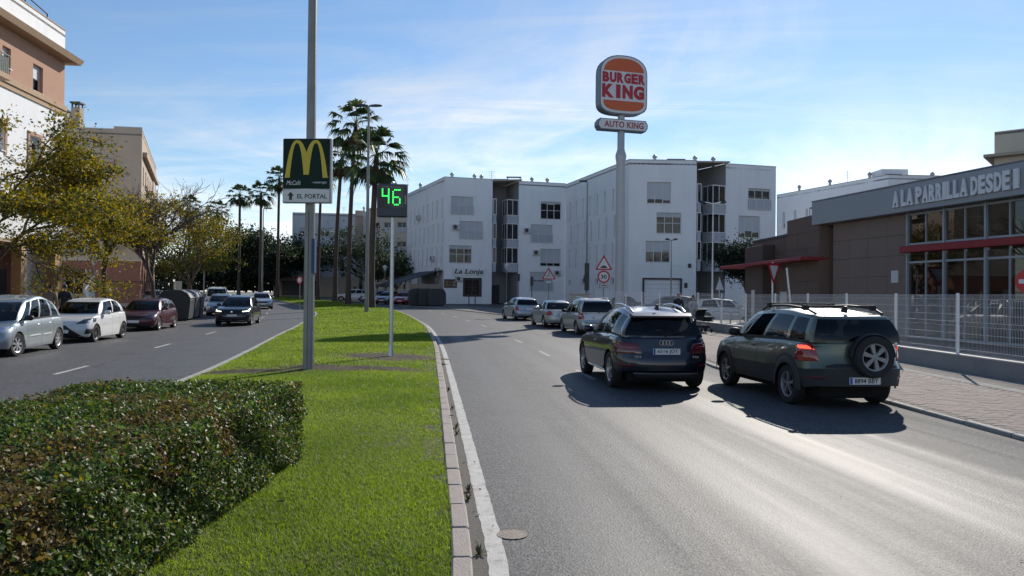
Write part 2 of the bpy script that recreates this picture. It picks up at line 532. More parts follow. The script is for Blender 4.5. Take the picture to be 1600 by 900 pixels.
m_ground = M('far_ground', (0.16, 0.15, 0.12), 0.9, var=0.2, vscale=0.2, bump=0.3, bscale=3)
gy = [-60, 0, 20, 35, 50, 75, 100, 125, 150, 400, 2200]; g = MB(); g.add([(x, y, -0.12) for y in gy for x in (-900, -200, 0, 200, 900)], [(i * 5 + k, i * 5 + k + 1, i * 5 + k + 6, i * 5 + k + 5) for i in range(len(gy) - 1) for k in range(4)])
tag(g.build('ground', m_ground), kind='structure')

m_road_r = asphalt('asphalt_sun_worn', (0.050, 0.051, 0.053), (0.080, 0.080, 0.079), (1.0, 2.6, 4.3, 5.9))
m_road_l = asphalt('asphalt_dark', (0.060, 0.060, 0.062), (0.08, 0.08, 0.08), (1.0, 2.5, 4.0, 5.3))
strip('road', KERB_R, KERB_FAR_R, 0.0, m_road_r)
strip('road', KERB_L, KERB_FAR_L, 0.0, m_road_l)

# ---- painted markings
m_line = M('road_paint', (0.44, 0.43, 0.40), 0.7, var=0.18, vscale=7, dirt=(0.16, 0.15, 0.14), dirt_amt=0.95, dirt_scale=9, bump=0.3, bscale=90)
m_line_old = M('worn_road_paint', (0.30, 0.295, 0.28), 0.7, var=0.25, vscale=9, dirt=(0.10, 0.10, 0.10), dirt_amt=1.0, dirt_scale=14, bump=0.3, bscale=90)
def band(name, path, s0, s1, o0, o1, z, mat, step=0.6, jag=0.0):
    V = []; F = []
    n = max(2, int((s1 - s0) / step))
    for i in range(n + 1):
        s = lerp(s0, s1, i / n)
        for o in (o0 + random.uniform(-jag, jag), o1 + random.uniform(-jag, jag)):
            x, y, _ = path.at(s, o); V.append((x, y, z))
    for i in range(n): F.append((2 * i, 2 * i + 1, 2 * i + 3, 2 * i + 2))
    me = bpy.data.meshes.new(name); me.from_pydata(V, [], F); me.materials.append(mat); me.update()
    return me
o = link('edge_line_marking', band('edge_line_marking', KERB_R, 0, KERB_R.s_at_y(140), 0.115, 0.245, 0.004, m_line, 0.12, 0.006)); o['kind'] = 'structure'
def dashes(path, off, ss, length, mat, w=0.11):
    for s in ss:
        o = link('lane_dash_marking', band('lane_dash_marking', path, s, s + length, off - w / 2, off + w / 2, 0.004, mat, 0.3, 0.004)); o['kind'] = 'structure'
s20 = KERB_R.s_at_y(22.0)
dashes(KERB_R, 3.2, [s20 + k * 6.0 for k in range(-1, 12)], 2.0, m_line_old)
s15 = KERB_L.s_at_y(16.8)
dashes(KERB_L, -3.15, [s15 + k * 8.0 for k in range(-1, 9)], 2.0, m_line)

# gutter of exposed stone by the median kerb
m_gutter = M('gutter_aggregate', (0.15, 0.14, 0.125), 0.9, var=0.35, vscale=60, bump=0.8, bscale=160)
o = link('gutter', band('gutter', KERB_R, 0, KERB_R.s_at_y(100), 0.0, 0.125, 0.002, m_gutter, 0.2, 0.012)); o['kind'] = 'structure'

# ---- kerbs
m_kerb = M('kerb_concrete', (0.33, 0.285, 0.255), 0.85, var=0.14, vscale=6, bump=0.4, bscale=70, dirt=(0.17, 0.14, 0.11), dirt_amt=0.6, dirt_scale=5)
m_kerb_g = M('kerb_concrete_grey', (0.34, 0.33, 0.31), 0.85, var=0.12, vscale=4, bump=0.3, bscale=60, dirt=(0.15, 0.14, 0.13), dirt_amt=0.5)
m_joint = M('kerb_joint', (0.10, 0.09, 0.08), 0.95, var=0.2)
def kerb_run(path, s0, s1, o0, o1, z0, z1, name='kerb', mat=m_kerb_g, stone=1.0, stones=0):
    """kerb: a recessed mortar bed with the stones standing proud of it"""
    bed = MB()
    n = int((s1 - s0) / 0.8)
    P = []
    for i in range(n + 1):
        s = lerp(s0, s1, i / n)
        a = path.at(s, o0 + 0.008 * (1 if o1 > o0 else -1)); b = path.at(s, o1 - 0.008 * (1 if o1 > o0 else -1))
        P += [(a[0], a[1], z0), (b[0], b[1], z0), (b[0], b[1], z1 - 0.012), (a[0], a[1], z1 - 0.012)]
    F = []
    for i in range(n):
        for k in range(4):
            F.append((4 * i + k, 4 * i + (k + 1) % 4, 4 * i + 4 + (k + 1) % 4, 4 * i + 4 + k))
    bed.add(P, F)
    root = bed.build(name, m_joint); root['kind'] = 'structure'
    sq = MB(); cnt = 0; s = s0
    base = None
    while s < s1 - stone * 0.5:
        L = stone - 0.012
        if cnt < stones:
            if base is None:
                bm = MB(); w = abs(o1 - o0)
                bm.bbox(-L / 2, L / 2, -w / 2, w / 2, z0, z1, 0.012); base = bm.mesh('kerb_stone', mat)
            x, y, h = path.at(s + stone / 2, (o0 + o1) / 2)
            k = link('kerb_stone', base, root); k.location = (x, y, random.uniform(-0.004, 0.004)); k.rotation_euler = (random.uniform(-.01, .01), random.uniform(-.006, .006), h + random.uniform(-.006, .006))
        else:
            a0, b0 = path.at(s + 0.006, o0), path.at(s + 0.006, o1)
            a1, b1 = path.at(s + stone - 0.006, o0), path.at(s + stone - 0.006, o1)
            dz = random.uniform(-0.003, 0.003)
            q = [(p[0], p[1], z0) for p in (a0, b0, b1, a1)] + [(p[0], p[1], z1 + dz) for p in (a0, b0, b1, a1)]
            sq.add(q, [(4, 5, 6, 7), (0, 1, 5, 4), (1, 2, 6, 5), (2, 3, 7, 6), (3, 0, 4, 7)])
        s += stone; cnt += 1
    if sq.v:
        k = sq.build('kerb_stones_beyond', mat, root); k['kind'] = 'stuff'
    return root
KZ = 0.14
sK = KERB_R.s_at_y(3.0)
kerb_run(KERB_R, sK, KERB_R.s_at_y(140), -0.13, 0.0, -0.05, KZ, mat=m_kerb, stone=0.62, stones=60)
kerb_run(KERB_L, KERB_L.s_at_y(4.0), KERB_L.s_at_y(150), 0.0, 0.13, -0.05, KZ, mat=m_kerb_g, stone=0.8, stones=0)
kerb_run(KERB_FAR_L, 1.0, KERB_FAR_L.s_at_y(150), -0.14, 0.0, -0.05, 0.075, stone=1.0)
kerb_run(KERB_FAR_R, KERB_FAR_R.s_at_y(2.0), KERB_FAR_R.s_at_y(140), 0.0, 0.10, -0.05, 0.058, stone=1.0, stones=24)

# ---- median soil with a low crown
m_soil = M('median_soil', (0.060, 0.066, 0.022), 0.95, var=0.3, vscale=2.5, bump=0.8, bscale=30, dirt=(0.04, 0.055, 0.014), dirt_amt=0.9, dirt_scale=0.9)
def med_z(x, y):
    a, b = KERB_L.x_at_y(y) + 0.13, KERB_R.x_at_y(y) - 0.13
    t = (x - a) / (b - a) if b > a else 0.5
    return KZ - 0.025 + 0.10 * max(0, 4 * t * (1 - t)) ** 0.7
V = []; F = []; nu = 14
ys = np.concatenate([np.linspace(-6, 40, 100, endpoint=False), np.linspace(40, 140, 80)])
for y in ys:
    a, b = KERB_L.x_at_y(y) + 0.10, KERB_R.x_at_y(y) - 0.10
    for k in range(nu + 1):
        x = lerp(a, b, k / nu); V.append((x, y, med_z(x, y)))
for i in range(len(ys) - 1):
    for k in range(nu):
        q = i * (nu + 1) + k; F.append((q, q + 1, q + nu + 2, q + nu + 1))
me = bpy.data.meshes.new('median_ground'); me.from_pydata(V, [], F); me.materials.append(m_soil)
me.polygons.foreach_set('use_smooth', [True] * len(F)); me.update()
o = link('median_ground', me); o['kind'] = 'structure'

# ---- grass blades
def value_noise(x, y, sc_, seed=0):
    r = np.random.default_rng(seed); tab = r.random((64, 64))
    fx, fy = x * sc_, y * sc_
    ix, iy = np.floor(fx).astype(int), np.floor(fy).astype(int)
    tx, ty = fx - ix, fy - iy; tx = tx * tx * (3 - 2 * tx); ty = ty * ty * (3 - 2 * ty)
    g_ = lambda a, b: tab[a % 64, b % 64]
    return (g_(ix, iy) * (1 - tx) + g_(ix + 1, iy) * tx) * (1 - ty) + (g_(ix, iy + 1) * (1 - tx) + g_(ix + 1, iy + 1) * tx) * ty
POLE_BOARD = (-4.16, 15.76); POLE_SPEED = (-3.03, 19.34)
def bare(x, y):
    """0..1 how worn the lawn is: trodden soil round the two posts and odd patches"""
    d1 = np.hypot((x + 3.5) / 2.1, (y - 16.2) / 0.7); d2 = np.hypot((x + 3.0) / 1.6, (y - 19.4) / 1.3)
    d3 = np.hypot((x + 5.4) / 1.3, (y - 15.5) / 0.5)
    w = np.clip(1.35 - np.minimum(np.minimum(d1, d2), d3), 0, 1)
    n = value_noise(x, y, 1.7, 3) * 0.6 + value_noise(x, y, 4.1, 4) * 0.4
    edge = np.clip((n - 0.74) * 4, 0, 0.7)
    return np.clip(w * (0.45 + 1.1 * n) * 1.1 + edge, 0, 1)
def blades(name, y0, y1, dens, hgt, wid, seed):
    r = np.random.default_rng(seed)
    yy = np.linspace(y0, y1, 200)
    wmax = max(KERB_R.x_at_y(y) - KERB_L.x_at_y(y) for y in yy)
    xa = np.array([KERB_L.x_at_y(y) for y in yy]) + 0.12; xb = np.array([KERB_R.x_at_y(y) for y in yy]) - 0.11
    n = int(dens * (y1 - y0) * (xb - xa).mean())
    y = r.uniform(y0, y1, n); t = r.random(n)
    x = np.interp(y, yy, xa) + t * (np.interp(y, yy, xb) - np.interp(y, yy, xa))
    keep = r.random(n) > bare(x, y) * 0.93
    # under the hedge nothing shows
    keep &= ~((x < -2.05) & (x > -3.85) & (y < 7.2))
    # bald strip of earth along the kerb in places
    kd = np.interp(y, yy, xb) - x
    keep &= ~((kd < 0.25) & (value_noise(x, y, 2.3, 9) > 0.55) & (r.random(n) < 0.75))
    x, y, t = x[keep], y[keep], t[keep]; n = len(x)
    z = KZ - 0.03 + 0.10 * np.power(np.maximum(0, 4 * t * (1 - t)), 0.7)
    nz = value_noise(x, y, 0.8, 5)
    h = hgt * r.uniform(0.45, 1.25, n) * (0.65 + 0.7 * nz); w = wid * r.uniform(0.6, 1.3, n)
    a = r.uniform(0, 2 * PI, n); lean = r.uniform(0.2, 1.7, n) * h
    b2 = a + r.uniform(-0.8, 0.8, n) + PI / 2
    P = np.zeros((n, 3, 3), dtype=np.float32)
    P[:, 0] = np.stack([x - np.cos(a) * w, y - np.sin(a) * w, z], 1)
    P[:, 1] = np.stack([x + np.cos(a) * w, y + np.sin(a) * w, z], 1)
    P[:, 2] = np.stack([x + np.cos(b2) * lean, y + np.sin(b2) * lean, z + h], 1)
    mixv = np.clip(value_noise(x, y, 1.1, 6) * 0.7 + r.random(n) * 0.5 - 0.1, 0, 1)[:, None]
    c = (1 - mixv) * np.array([0.105, 0.170, 0.020]) + mixv * np.array([0.245, 0.310, 0.045])
    dry = (r.random(n) < 0.035 + 0.25 * bare(x, y))[:, None]
    c = np.where(dry, np.array([0.20, 0.17, 0.07]), c)
    tint = np.repeat(c, 3, 0)
    return P.reshape(-1, 3), tint
m_grass = leaf_mat('grass_blade', 0.55, 0.5, 0.25)
Vs = []; Ts = []
for args in ((3.2, 9, 10500, 0.032, 0.0036, 1), (9, 16, 5200, 0.034, 0.0052, 2), (16, 30, 1700, 0.040, 0.009, 3), (30, 60, 420, 0.05, 0.018, 4), (60, 125, 120, 0.06, 0.035, 5)):
    v, t = blades('grass', *args); Vs.append(v); Ts.append(t)
Vg = np.concatenate(Vs); Tg = np.concatenate(Ts)
o = link('grass', mesh_np('grass', Vg, np.arange(len(Vg)).reshape(-1, 3), m_grass, Tg))
tag(o, 'short green lawn covering the central reservation', 'grass', kind='stuff')

# ---- trodden earth round the two posts
m_earth = M('trodden_earth', (0.042, 0.028, 0.017), 0.95, var=0.35, vscale=9, bump=0.9, bscale=35)
for cx0, cy0, rx, ry, sd_ in ((-3.5, 16.2, 1.9, 0.75, 1), (-3.0, 19.4, 1.5, 1.25, 2), (-5.4, 15.5, 1.2, 0.5, 3)):
    rr_ = random.Random(sd_); nA = 40; ph = [rr_.uniform(0, 6.28) for _ in range(4)]
    P_ = [(cx0, cy0, med_z(cx0, cy0) + 0.014)]
    for ring in (0.35, 0.7, 1.0):
        for i in range(nA):
            a = 2 * PI * i / nA; q = ring * (0.85 + 0.14 * math.sin(3 * a + ph[0]) + 0.10 * math.sin(7 * a + ph[1]) + 0.06 * math.sin(13 * a + ph[2]) + rr_.uniform(-.05, .05))
            x_, y_ = cx0 + rx * q * math.cos(a), cy0 + ry * q * math.sin(a); P_.append((x_, y_, med_z(x_, y_) + (0.014 if ring < 1 else -0.006) + rr_.uniform(0, 0.012)))
    F_ = [(0, 1 + i, 1 + (i + 1) % nA) for i in range(nA)] + [(1 + k * nA + i, 1 + (k + 1) * nA + i, 1 + (k + 1) * nA + (i + 1) % nA, 1 + k * nA + (i + 1) % nA) for k in range(2) for i in range(nA)]
    me = bpy.data.meshes.new('bare_earth'); me.from_pydata(P_, [], F_); me.materials.append(m_earth); me.update(); o = link('bare_earth', me); o['kind'] = 'structure'

# ---- pavements
def paver_mat(name, c1, c2, joint, sx, sy, rot=0.0):
    m = bpy.data.materials.new(name); m.use_nodes = True
    nt = m.node_tree; b = nt.nodes['Principled BSDF']
    geo = nt.nodes.new('ShaderNodeNewGeometry'); mp = nt.nodes.new('ShaderNodeMapping')
    mp.inputs['Rotation'].default_value = (0, 0, rot)
    br = nt.nodes.new('ShaderNodeTexBrick')
    br.inputs['Color1'].default_value = (*c1, 1); br.inputs['Color2'].default_value = (*c2, 1); br.inputs['Mortar'].default_value = (*joint, 1)
    br.inputs['Scale'].default_value = 1.0; br.inputs['Brick Width'].default_value = sx; br.inputs['Row Height'].default_value = sy
    br.inputs['Mortar Size'].default_value = 0.006; br.inputs['Mortar Smooth'].default_value = 0.3; br.inputs['Bias'].default_value = 0.0
    nz = nt.nodes.new('ShaderNodeTexNoise'); nz.inputs['Scale'].default_value = 1.1; nz.inputs['Detail'].default_value = 7
    mx = nt.nodes.new('ShaderNodeMix'); mx.data_type = 'RGBA'; mx.blend_type = 'MULTIPLY'; mx.inputs['Factor'].default_value = 0.55
    nt.links.new(geo.outputs['Position'], mp.inputs[0]); nt.links.new(mp.outputs[0], br.inputs['Vector']); nt.links.new(geo.outputs['Position'], nz.inputs['Vector'])
    nt.links.new(br.outputs['Color'], mx.inputs['A']); nt.links.new(nz.outputs['Fac'], mx.inputs['B'])
    hs = nt.nodes.new('ShaderNodeHueSaturation'); hs.inputs['Value'].default_value = 1.3
    nt.links.new(mx.outputs['Result'], hs.inputs['Color'])
    nt.links.new(hs.outputs[0], b.inputs['Base Color'])
    b.inputs['Roughness'].default_value = 0.85
    b.inputs['Specular IOR Level'].default_value = 0.15
    bp = nt.nodes.new('ShaderNodeBump'); bp.inputs['Strength'].default_value = 0.5; bp.inputs['Distance'].default_value = 0.004; bp.invert = True
    nt.links.new(br.outputs['Fac'], bp.inputs['Height']); nt.links.new(bp.outputs[0], b.inputs['Normal'])
    MATS[name] = m
    return m
m_paver = paver_mat('pink_grey_pavers', (0.25, 0.215, 0.195), (0.20, 0.18, 0.165), (0.10, 0.09, 0.08), 0.2, 0.1, 0.06)
FENCE = Path([(11.0, -4), (10.95, 6.23), (10.79, 12.57), (10.72, 15.49), (10.71, 18.45), (10.73, 21.46), (10.68, 24.51), (10.64, 27.61), (10.55, 30.76), (10.35, 33.97), (10.06, 36.83), (9.57, 39.49), (9.11, 42.1), (8.6, 44.69), (7.99, 47.23), (7.38, 49.75), (6.74, 52.22), (6.01, 54.67), (5.18, 57.12)])
PAVE_OUT = Path([(11.1, -8), (11.1, 6.23), (10.93, 12.68), (10.82, 18.45), (10.83, 24.51), (10.62, 31.01), (10.11, 37.26), (8.72, 44.75), (6.95, 52.46), (5.18, 57.21), (2.6, 63.72), (-0.52, 71.81), (-5.03, 81.44), (-10.8, 93.21), (-19.13, 107.09), (-34.25, 127.72), (-55.35, 153.52)])
class Off:
    def __init__(s, p, off): s.p, s.off = p, off
    def x_at_y(s, y): return s.p.x_at_y(y) + s.off
    def s_at_y(s, y): return s.p.s_at_y(y)
PZ = 0.06
pave_r = strip('pavement', Off(KERB_FAR_R, 0.09), PAVE_OUT, PZ, m_paver, y0=2.0, y1=140)
m_band = M('pale_concrete_band', (0.34, 0.32, 0.285), 0.9, var=0.1, vscale=2, bump=0.2, bscale=40, dirt=(0.25, 0.23, 0.2), dirt_amt=0.5)
for off in (-1.15, -0.35):   # pale slab bands that run along the pavement beside the fence wall
    s = FENCE.s_at_y(3.0)
    while s < FENCE.s_at_y(52):
        me = band('pavement_slab', FENCE, s, s + 0.985, off - (0.16 if off < -1 else 0.12), off + 0.16, PZ + 0.006, m_band, 0.5)
        o = link('pavement_slab', me, pave_r); s += 1.0
# nearest pavers as stones of their own
pm = [M('paver_stone_%s' % n, c, 0.85, var=0.12, vscale=9, bump=0.25, bscale=90, spec=0.15) for n, c in (('grey', (0.225, 0.192, 0.176)), ('pink', (0.25, 0.198, 0.176)), ('dark', (0.20, 0.172, 0.158)))]
pmesh = []
for m in pm:
    b = MB(); b.bbox(-0.0985, 0.0985, -0.0485, 0.0485, -0.02, 0.005, 0.002); pmesh.append(b.mesh('paver', m))
spots = []
for i in range(140):
    y = 8.6 + i * 0.1
    x = KERB_FAR_R.x_at_y(y) + 0.26 + (0.1 if i % 2 else 0.0)
    while x < FENCE.x_at_y(y) - 1.45:
        # only those within the photograph's frame
        if x / y < 0.685 and True: spots.append((x, y))
        x += 0.2
spots.sort(key=lambda p: p[1])
rest = MB()
for i, (x, y) in enumerate(spots):
    z = PZ + random.uniform(-0.002, 0.003)
    if i < 300:
        o = link('paver', random.choice(pmesh), pave_r); o.location = (x, y, z); o.rotation_euler = (0, 0, random.uniform(-.012, .012))
    elif i < 3200:
        rest.cur = random.randrange(3); a = 0.0975; c = 0.0475; h = z + 0.005
        rest.add([(x - a, y - c, h), (x + a, y - c, h), (x + a, y + c, h), (x - a, y + c, h), (x - a - .003, y - c - .003, PZ), (x + a + .003, y - c - .003, PZ), (x + a + .003, y + c + .003, PZ), (x - a - .003, y + c + .003, PZ)],
                 [(0, 1, 2, 3), (4, 5, 1, 0), (5, 6, 2, 1), (6, 7, 3, 2), (7, 4, 0, 3)])
if rest.v:
    o = rest.build('paver_field', pm, pave_r); o['kind'] = 'stuff'

m_pave_l = paver_mat('left_pavement_tiles', (0.26, 0.24, 0.215), (0.225, 0.21, 0.19), (0.12, 0.11, 0.10), 0.4, 0.4, 0.1)
LEFT_OUT = Path([(-70, -8), (-70, 60), (-78, 100), (-110, 172)])
strip('pavement', LEFT_OUT, Off(KERB_FAR_L, -0.13), PZ, m_pave_l, y0=-6, y1=150)
# car park behind the fence and the yard around the white blocks
m_lot = asphalt('car_park_asphalt', (0.055, 0.055, 0.056), (0.07, 0.07, 0.07), (200.0,))
LOT_OUT = Path([(90, -8), (90, 60), (90, 172)])
strip('car_park', Off(PAVE_OUT, 0.05), LOT_OUT, 0.05, m_lot, y0=-6, y1=150)
# ================================================================ VEHICLES
m_tyre = M('tyre_rubber', (0.022, 0.022, 0.023), 0.8, var=0.1, bump=0.2, bscale=60)
m_rim = M('alloy_rim', (0.48, 0.48, 0.49), 0.35, 0.8, var=0.08)
m_rim_d = M('dark_alloy_rim', (0.12, 0.12, 0.13), 0.4, 0.7, var=0.08)
m_black = M('black_plastic', (0.018, 0.018, 0.020), 0.55, var=0.1)
m_gap = M('panel_gap', (0.006, 0.006, 0.006), 0.9, var=0)
m_inner = M('cabin_lining', (0.03, 0.03, 0.032), 0.85, var=0.15)
m_chrome = M('chrome_trim', (0.62, 0.62, 0.63), 0.18, 1.0, var=0)
m_red_lens = M('red_lens', (0.28, 0.012, 0.012), 0.12, coat=1.0, var=0.1, vscale=20)
m_red_dark = M('dark_red_lens', (0.11, 0.008, 0.010), 0.12, coat=1.0, var=0.1, vscale=20)
m_brake = M('lit_brake_lamp', (1.0, 0.09, 0.04), 0.3, var=0, emit=1.1)
m_clear = M('clear_lens', (0.62, 0.64, 0.66), 0.08, 0.55, coat=1.0, var=0.12, vscale=14)
m_clear_d = M('dark_headlamp_lens', (0.10, 0.11, 0.12), 0.08, 0.3, coat=1.0, var=0.2, vscale=14)
m_lit = M('lit_headlamp', (0.96, 1.0, 0.62), 0.3, var=0, emit=3.0)
m_plate = M('number_plate_white', (0.72, 0.72, 0.70), 0.45, var=0.05)
m_plate_blue = M('number_plate_blue', (0.03, 0.08, 0.36), 0.45, var=0)
m_ink = M('plate_ink', (0.012, 0.012, 0.013), 0.5, var=0)
g_clear = glass_mat('car_glass', (0.62, 0.68, 0.66), 0.015, 1.5)
g_dark = glass_mat('car_glass_tinted', (0.16, 0.19, 0.20), 0.015, 1.5)
def paint(name, col, metal=0.35, rough=0.38):
    return M(name, col, rough, metal, var=0.05, vscale=2.0, coat=0.9, dirt=tuple(0.6 * c + 0.05 for c in col), dirt_amt=0.35, dirt_scale=1.6)

def make_wheel_meshes(rw, style, rim_mat):
    key = (round(rw, 3), style, rim_mat.name)
    if key in _tcache: return _tcache[key]
    wd = 0.205; rr = rw * 0.66
    t = MB()
    t.lathe([(rr, -wd / 2 + 0.012), (rw * 0.93, -wd / 2), (rw * 0.985, -wd / 2 + 0.025), (rw, -wd / 4), (rw, wd / 4), (rw * 0.985, wd / 2 - 0.025), (rw * 0.93, wd / 2), (rr * 1.02, wd / 2 - 0.006), (rr, wd / 2 - 0.02)], 32, 'y')
    tyre = t.mesh('tyre', m_tyre, True)
    m = MB()
    m.lathe([(rr, -wd / 2 + 0.02), (rr * 0.99, wd / 2 - 0.012), (rr * 0.90, wd / 2 - 0.022), (rr * 0.86, wd / 2 - 0.06)], 32, 'y')
    m.cur = 1
    m.lathe([(rr * 0.88, wd / 2 - 0.085), (0.001, wd / 2 - 0.085)], 24, 'y')
    m.cur = 0
    m.lathe([(rr * 0.24, wd / 2 - 0.06), (rr * 0.22, wd / 2 - 0.022), (rr * 0.16, wd / 2 - 0.016), (0.001, wd / 2 - 0.014)], 16, 'y')
    n = {'five': 5, 'ten': 10, 'six': 6, 'cover': 7}[style]
    for k in range(n):
        a = 2 * PI * k / n + 0.3
        d = Vector((math.cos(a), 0, math.sin(a))); s = Vector((-math.sin(a), 0, math.cos(a)))
        w0, w1 = {'five': (0.17, 0.27), 'ten': (0.08, 0.11), 'six': (0.2, 0.34), 'cover': (0.16, 0.40)}[style]
        w0 *= rr; w1 *= rr
        r0, r1 = rr * 0.18, rr * 0.93
        ya, yb = wd / 2 - 0.018, wd / 2 - 0.026
        P = [d * r0 - s * w0 / 2 + Vector((0, ya, 0)), d * r0 + s * w0 / 2 + Vector((0, ya, 0)), d * r1 + s * w1 / 2 + Vector((0, yb, 0)), d * r1 - s * w1 / 2 + Vector((0, yb, 0))]
        Q = [p - Vector((0, 0.045, 0)) for p in P]
        m.add(P + Q, [(0, 1, 2, 3), (0, 4, 5, 1), (1, 5, 6, 2), (2, 6, 7, 3), (3, 7, 4, 0)])
    rim = m.mesh('rim', [rim_mat, m_gap], True, 30)
    _tcache[key] = (tyre, rim)
    return tyre, rim

FP = 8
YF = [0, .18, .36, .54, .70, .82, .90, .96]
SE = 3.4
class CarShape:
    def __init__(s, **k): s.__dict__.update(k)
    def setup(s):
        s.xn = s.L / 2; s.xt = -s.L / 2
        s.xfa = s.xn - s.fo; s.xra = s.xfa - s.wb
        s.af = s.fo * 0.92; s.ar = (s.xra - s.xt) * 0.92
        s.xF0 = s.xn - s.af; s.xR0 = s.xt + s.ar
        s.ra = s.rw + 0.045
    def sill_z(s, x):
        return s.sill + 0.05 * smoothstep(s.xfa + 0.2, s.xn, x) + s.rsill * smoothstep(-s.xra + 0.2, -s.xt, -x)
    def zl(s, x):
        z = s.sill_z(x)
        for xw in (s.xfa, s.xra):
            d = abs(x - xw)
            if d < s.ra: z = max(z, s.rw + math.sqrt(s.ra ** 2 - d * d))
        return z
    def zs(s, x): return interp(s.shoulder, x)
    def wprof(s, t): return interp([(0, .955), (.1, .975), (.25, .99), (.42, 1.0), (.6, .995), (.8, .978), (.93, .952), (1, .93)], t)
    def point(s, x, yf, t, cap):
        """cap: 'f'/'r' uses yf across the end, else side at x"""
        if cap == 'f': xx = s.xF0 + s.af * (1 - yf ** SE) ** (1 / SE); y = yf
        elif cap == 'r': xx = s.xR0 - s.ar * (1 - yf ** SE) ** (1 / SE); y = yf
        else:
            xx = x; y = 1.0
            if x > s.xF0: y = (1 - min(0.9999, (x - s.xF0) / s.af) ** SE) ** (1 / SE)
            if x < s.xR0: y = (1 - min(0.9999, (s.xR0 - x) / s.ar) ** SE) ** (1 / SE)
        a, b = s.zl(xx), s.zs(xx)
        z = lerp(a, b, t)
        tt = (z - s.sill_z(xx)) / max(0.05, b - s.sill_z(xx))
        w = s.W / 2 * s.wprof(min(1, max(0, tt)))
        ins = 0
        if xx > s.xF0: ins = -interp(s.fprof, z) * smoothstep(s.xF0, s.xn, xx)
        if xx < s.xR0: ins = interp(s.rprof, z) * smoothstep(-s.xR0, -s.xt, -xx)
        return Vector((xx + ins, y * w, z))
    def end_pt(s, end, y, z):
        """surface point on the front (+1) or rear (-1) end at lateral y, height z"""
        x0 = s.xn if end > 0 else s.xt
        b = s.zs(x0); tt = (z - s.sill_z(x0)) / (b - s.sill_z(x0))
        w = s.W / 2 * s.wprof(min(1, max(0, tt)))
        yf = min(0.992, abs(y) / w)
        q = (1 - yf ** SE) ** (1 / SE)
        xx = s.xF0 + s.af * q if end > 0 else s.xR0 - s.ar * q
        if end > 0: ins = -interp(s.fprof, z) * smoothstep(s.xF0, s.xn, xx)
        else: ins = interp(s.rprof, z) * smoothstep(-s.xR0, -s.xt, -xx)
        return Vector((xx + ins, math.copysign(yf * w, y) if y else 0.0, z))
    def side_pt(s, x, z, side):
        b = s.zs(x); tt = (z - s.sill_z(x)) / (b - s.sill_z(x))
        p = s.point(x, 1, min(1, max(0, (z - s.zl(x)) / max(0.02, b - s.zl(x)))), None)
        return Vector((p.x, p.y * side, z))

def patch_end(S, end, corners, off=0.006, n=6, thick=True, mb=None):
    """patch on the front/rear end from four (y,z) corners in order"""
    mb = mb or MB(); G = []
    for i in range(n + 1):
        for j in range(n + 1):
            u, v = i / n, j / n
            y = (corners[0][0] * (1 - u) + corners[1][0] * u) * (1 - v) + (corners[3][0] * (1 - u) + corners[2][0] * u) * v
            z = (corners[0][1] * (1 - u) + corners[1][1] * u) * (1 - v) + (corners[3][1] * (1 - u) + corners[2][1] * u) * v
            p = S.end_pt(end, y, z)
            e = 0.01
            py = S.end_pt(end, y + e, z) - S.end_pt(end, y - e, z); pz = S.end_pt(end, y, z + e) - S.end_pt(end, y, z - e)
            nn = py.cross(pz).normalized()
            if nn.x * end < 0: nn = -nn
            edge = i in (0, n) or j in (0, n)
            G.append(p + nn * (off if not edge else off * 0.3))
    fs = [(i * (n + 1) + j, (i + 1) * (n + 1) + j, (i + 1) * (n + 1) + j + 1, i * (n + 1) + j + 1) for i in range(n) for j in range(n)]
    mb.add(G, fs)
    return mb
def patch_side(S, side, corners, off=0.005, n=5, mb=None):
    mb = mb or MB(); G = []
    for i in range(n + 1):
        for j in range(n + 1):
            u, v = i / n, j / n
            x = (corners[0][0] * (1 - u) + corners[1][0] * u) * (1 - v) + (corners[3][0] * (1 - u) + corners[2][0] * u) * v
            z = (corners[0][1] * (1 - u) + corners[1][1] * u) * (1 - v) + (corners[3][1] * (1 - u) + corners[2][1] * u) * v
            p = S.side_pt(x, z, side); edge = i in (0, n) or j in (0, n)
            G.append(p + Vector((0, side * (off if not edge else off * 0.3), 0)))
    fs = [(i * (n + 1) + j, (i + 1) * (n + 1) + j, (i + 1) * (n + 1) + j + 1, i * (n + 1) + j + 1) for i in range(n) for j in range(n)]
    mb.add(G, fs)
    return mb

